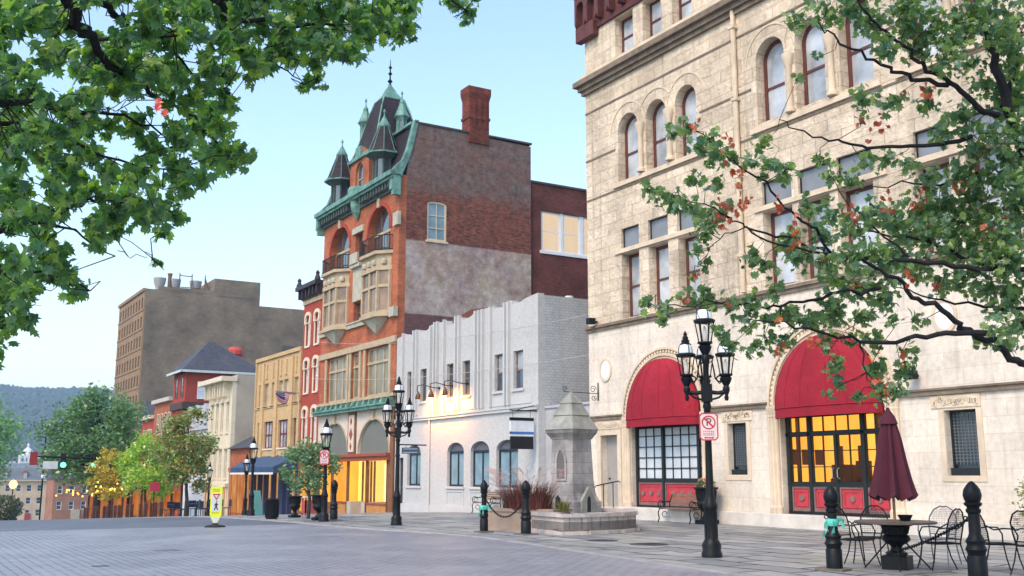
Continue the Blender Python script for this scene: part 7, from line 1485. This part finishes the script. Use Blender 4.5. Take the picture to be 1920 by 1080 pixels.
def near_tree(name,label,trunk,limbs,clumps,leafmat,size,dens,seed,base):
    t=thing(name,label,'tree',base); rr=random.Random(seed)
    l=MB(); 
    tp,tr=trunk; l.tube(tp,tr,12)
    nodes=[]
    for pts,r0,r1 in limbs:
        P=[Vector(p) for p in pts]; Q=[]
        for i in range(len(P)-1):
            for k in range(3):
                q=P[i].lerp(P[i+1],k/3); 
                if k or i: q=q+Vector((rr.gauss(0,1),rr.gauss(0,1),rr.gauss(0,1)))*.018
                Q.append(q)
        Q.append(P[-1]); n=len(Q); rs=[(r0+(r1-r0)*(i/(n-1))**.8) for i in range(n)]
        l.tube(Q,rs,7); nodes+=Q
    l.build('trunk',BARKD,t,True)
    tw=lv=MB(); nl=[]
    for x,y,z,r in clumps:
        c=Vector((x,y,z)); nd=min(nodes,key=lambda q:(q-c).length_squared)
        mid=nd.lerp(c,.5)+Vector((rr.gauss(0,.06),rr.gauss(0,.06),rr.gauss(0,.06)))
        tw.tube([nd,mid,c],[.05*size,.04*size,.025*size],4)
        f0=len(tw.f)-0; n=max(4,int(dens*(r/size)**2))
        subs=[c+Vector((rr.gauss(0,1),rr.gauss(0,1),rr.gauss(0,.8)))*r*.55 for _ in range(3)]
        for s in subs: tw.tube([c.lerp(mid,.3),s],[.025*size,.015*size],4)
        for i in range(n):
            v=Vector((rr.gauss(0,1),rr.gauss(0,1),rr.gauss(0,1))).normalized()*r*rr.uniform(.15,1.05)
            maple(lv,c+v,size*rr.uniform(.5,1.2),rr)
    o=lv.build('crown',leafmat,t,recalc=False); o.data.materials.append(BARKD)
    for p in o.data.polygons:
        if len(p.vertices)>3 : p.material_index=1
    return t
MAPLE_R=LEAF('maple_leaf',[(0.058,0.125,0.071),(0.150,0.249,0.100),(0.081,0.181,0.127),(0.275,0.375,0.113),(0.103,0.204,0.156),(0.196,0.284,0.100)],.42)
MAPLE_L=LEAF('maple_leaf_left',[(0.048,0.118,0.088),(0.143,0.282,0.103),(0.083,0.200,0.162),(0.321,0.470,0.088),(0.095,0.212,0.176),(0.202,0.353,0.088)],.55)  # greens of the left crown, varied at random per leaf
rt=near_tree('maple_tree','maple tree with rusty seed clusters spreading in front of the stone building',
  ([(13,7,-.1),(13,7,.3),(12.97,7.08,1.5),(12.92,7.15,2.6),(12.88,7.2,4.0),(12.86,7.25,5.0)],[.27,.22,.2,.19,.17,.14]),RIGHT_LIMBS,RIGHT_CLUMPS,MAPLE_R,.108,14,31,(13,7,0))
rr=random.Random(8); mb=MB()
for x,y,z in RIGHT_RED:
    for i in range(rr.randint(3,8)):
        maple(mb,Vector((x+rr.gauss(0,.035),y+rr.gauss(0,.035),z+rr.gauss(0,.04))),rr.uniform(.05,.085),rr,.9)
mb.build('withered_leaves',LEAF('rusty_leaf',[(.34,.05,.015),(.44,.09,.02),(.26,.04,.02),(.46,.14,.03)],.2),rt,recalc=False)
lt=near_tree('maple_tree','large green maple crown overhanging the upper left of the street',
  ([(-2.2,6.5,0),(-2.2,6.5,.4),(-2.15,6.55,2.0),(-2.05,6.65,3.4),(-2.0,6.7,4.2)],[.3,.24,.21,.19,.15]),LEFT_LIMBS,LEFT_CLUMPS,MAPLE_L,.095,25,17,(-2.2,6.5,0))
mb=MB()
for i in range(3): maple(mb,Vector(LEFT_RED)+Vector((rr.gauss(0,.02),rr.gauss(0,.02),rr.gauss(0,.03))),.05,rr,.9)
mb.build('red_leaf',LEAF('scarlet_leaf',[(.5,.03,.03),(.6,.06,.04)],.2),lt,recalc=False)
# street trees further off
def street_tree(label,x,y,h,w_,cols,n,size,seed,zc=None,gap=.25,trunk_r=.1,clear=1.6,asym=(0,0)):
    z0=g(y); t=thing('street_tree',label,'tree',(x,y,z0)); rr=random.Random(seed)
    l=MB(); top=z0+h*.72
    P=[Vector((x,y,z0-.05)),Vector((x+.03,y,z0+clear*.6)),Vector((x-.02,y+.05,z0+clear)),Vector((x+asym[0]*.4,y+asym[1]*.4,top))]
    l.tube(P,[trunk_r*1.2,trunk_r,trunk_r*.85,trunk_r*.2],8)
    cl=[]; cz=z0+clear*.85+(h-clear*.85)*.5; rz=(h-clear*.85)*.5
    k=0
    while len(cl)<int(20+w_*9):
        u=Vector((rr.uniform(-1,1),rr.uniform(-1,1),rr.uniform(-1,1)))
        if not .25<u.length<1: continue
        s=(1-.35*max(0,u.z)**1.5)
        c=Vector((x+asym[0]+u.x*w_*.5*s,y+asym[1]+u.y*w_*.5*s,cz+u.z*rz)); cl.append((c,w_*rr.uniform(.11,.2)))
    for c,r in cl[::2]:
        a=P[2].lerp(P[3],min(1,max(0,(c.z-P[2].z)/(P[3].z-P[2].z)*.7))); m_=a.lerp(c,.5)+Vector((0,0,.06*w_)); l.tube([a,m_,c],[trunk_r*.35,trunk_r*.22,trunk_r*.06],5)
    l.build('trunk',BARK,t,True)
    lv=MB()
    per=max(6,int(n/len(cl)))
    for c,r in cl:
        for i in range(per):
            v=Vector((rr.gauss(0,1),rr.gauss(0,1),rr.gauss(0,.8)))
            if v.length>1.7: v=v.normalized()*1.7*rr.random()
            p=c+v*r*.62
            a=Vector((rr.gauss(0,1),rr.gauss(0,1),rr.gauss(0,.6))).normalized(); b=a.cross(Vector((rr.gauss(0,1),rr.gauss(0,1),rr.gauss(0,1)))).normalized(); s=size*rr.uniform(.6,1.25)
            lv.add([p-a*s,p-b*s*.55-a*s*.1,p+a*s,p+b*s*.55-a*s*.1],[(0,1,2,3)])
    lv.build('crown',LEAF('leaf_'+str(seed),cols,.3),t,recalc=False); return t
DG=[(0.072,0.160,0.080),(0.116,0.232,0.102),(0.145,0.275,0.116),(0.217,0.348,0.131)]
street_tree('big dark green spreading tree behind the yellow green one at the foot of the street',14.2,85,9.6,7.6,DG,15000,.17,41,trunk_r=.22,clear=2.6,asym=(-.3,0))
street_tree('bright yellow green street tree between the red board sign and the big green tree',13.4,64,4.7,3.6,[(0.493,0.580,0.043),(0.261,0.493,0.072),(0.160,0.377,0.116),(0.667,0.638,0.043)],8000,.10,42,trunk_r=.08,clear=1.3)
street_tree('golden orange tree tucked between the big green tree and the yellow green one',13.2,74,4.6,2.6,[(0.609,0.464,0.043),(0.435,0.435,0.058),(0.652,0.319,0.043),(0.203,0.319,0.087)],4200,.11,43,trunk_r=.07,clear=1.3)
street_tree('autumn tinged olive and red street tree in front of the cream building',13.2,53.6,5.25,3.3,[(0.203,0.334,0.087),(0.160,0.290,0.102),(0.290,0.319,0.087),(0.493,0.232,0.072),(0.116,0.217,0.102),(0.189,0.319,0.102)],8500,.095,44,trunk_r=.09,clear=1.35)
street_tree('small leafy green tree beside the single lamp and glowing shop',13.0,35.6,2.75,2.1,[(0.072,0.174,0.087),(0.131,0.246,0.116),(0.232,0.377,0.232),(0.116,0.203,0.102)],2600,.075,45,trunk_r=.055,clear=1.15)
street_tree('green tree at the far left edge standing before the hill',9.2,150,16.5,12.5,[(0.131,0.290,0.116),(0.203,0.392,0.145),(0.290,0.464,0.160)],11000,.3,46,trunk_r=.3,clear=4.5)
bs=thing('bush','round olive bush at the end of the street by the stone mansard building','bush',(11.4,120,g(120)))
leafball(bs,'foliage',(11.4,120,g(120)+1.2),1.7,1500,.2,LEAF('bush_leaf',[(.05,.08,.03),(.09,.11,.04),(.16,.12,.04)],.3),9,.85)
# ------------------------------------------------------------------ air
hz,HN,HL,hb=nmat('haze_air'); HN.remove(hb); pv=HN.new('ShaderNodeVolumePrincipled'); pv.inputs['Density'].default_value=.00042; pv.inputs['Color'].default_value=(.50,.72,1,1); pv.inputs['Anisotropy'].default_value=.2
HL.new(pv.outputs[0],HN['Material Output'].inputs['Volume'])
tag(MB().box(-2500,2500,-300,2500,-17,140).build('haze',hz,None),'pale blue air haze over the street and far hill','haze',kind='stuff')
for o in list(C.objects):
    if o.parent is None and o.type=='MESH' and 'kind' not in o and 'category' not in o: print('UNTAGGED',o.name)
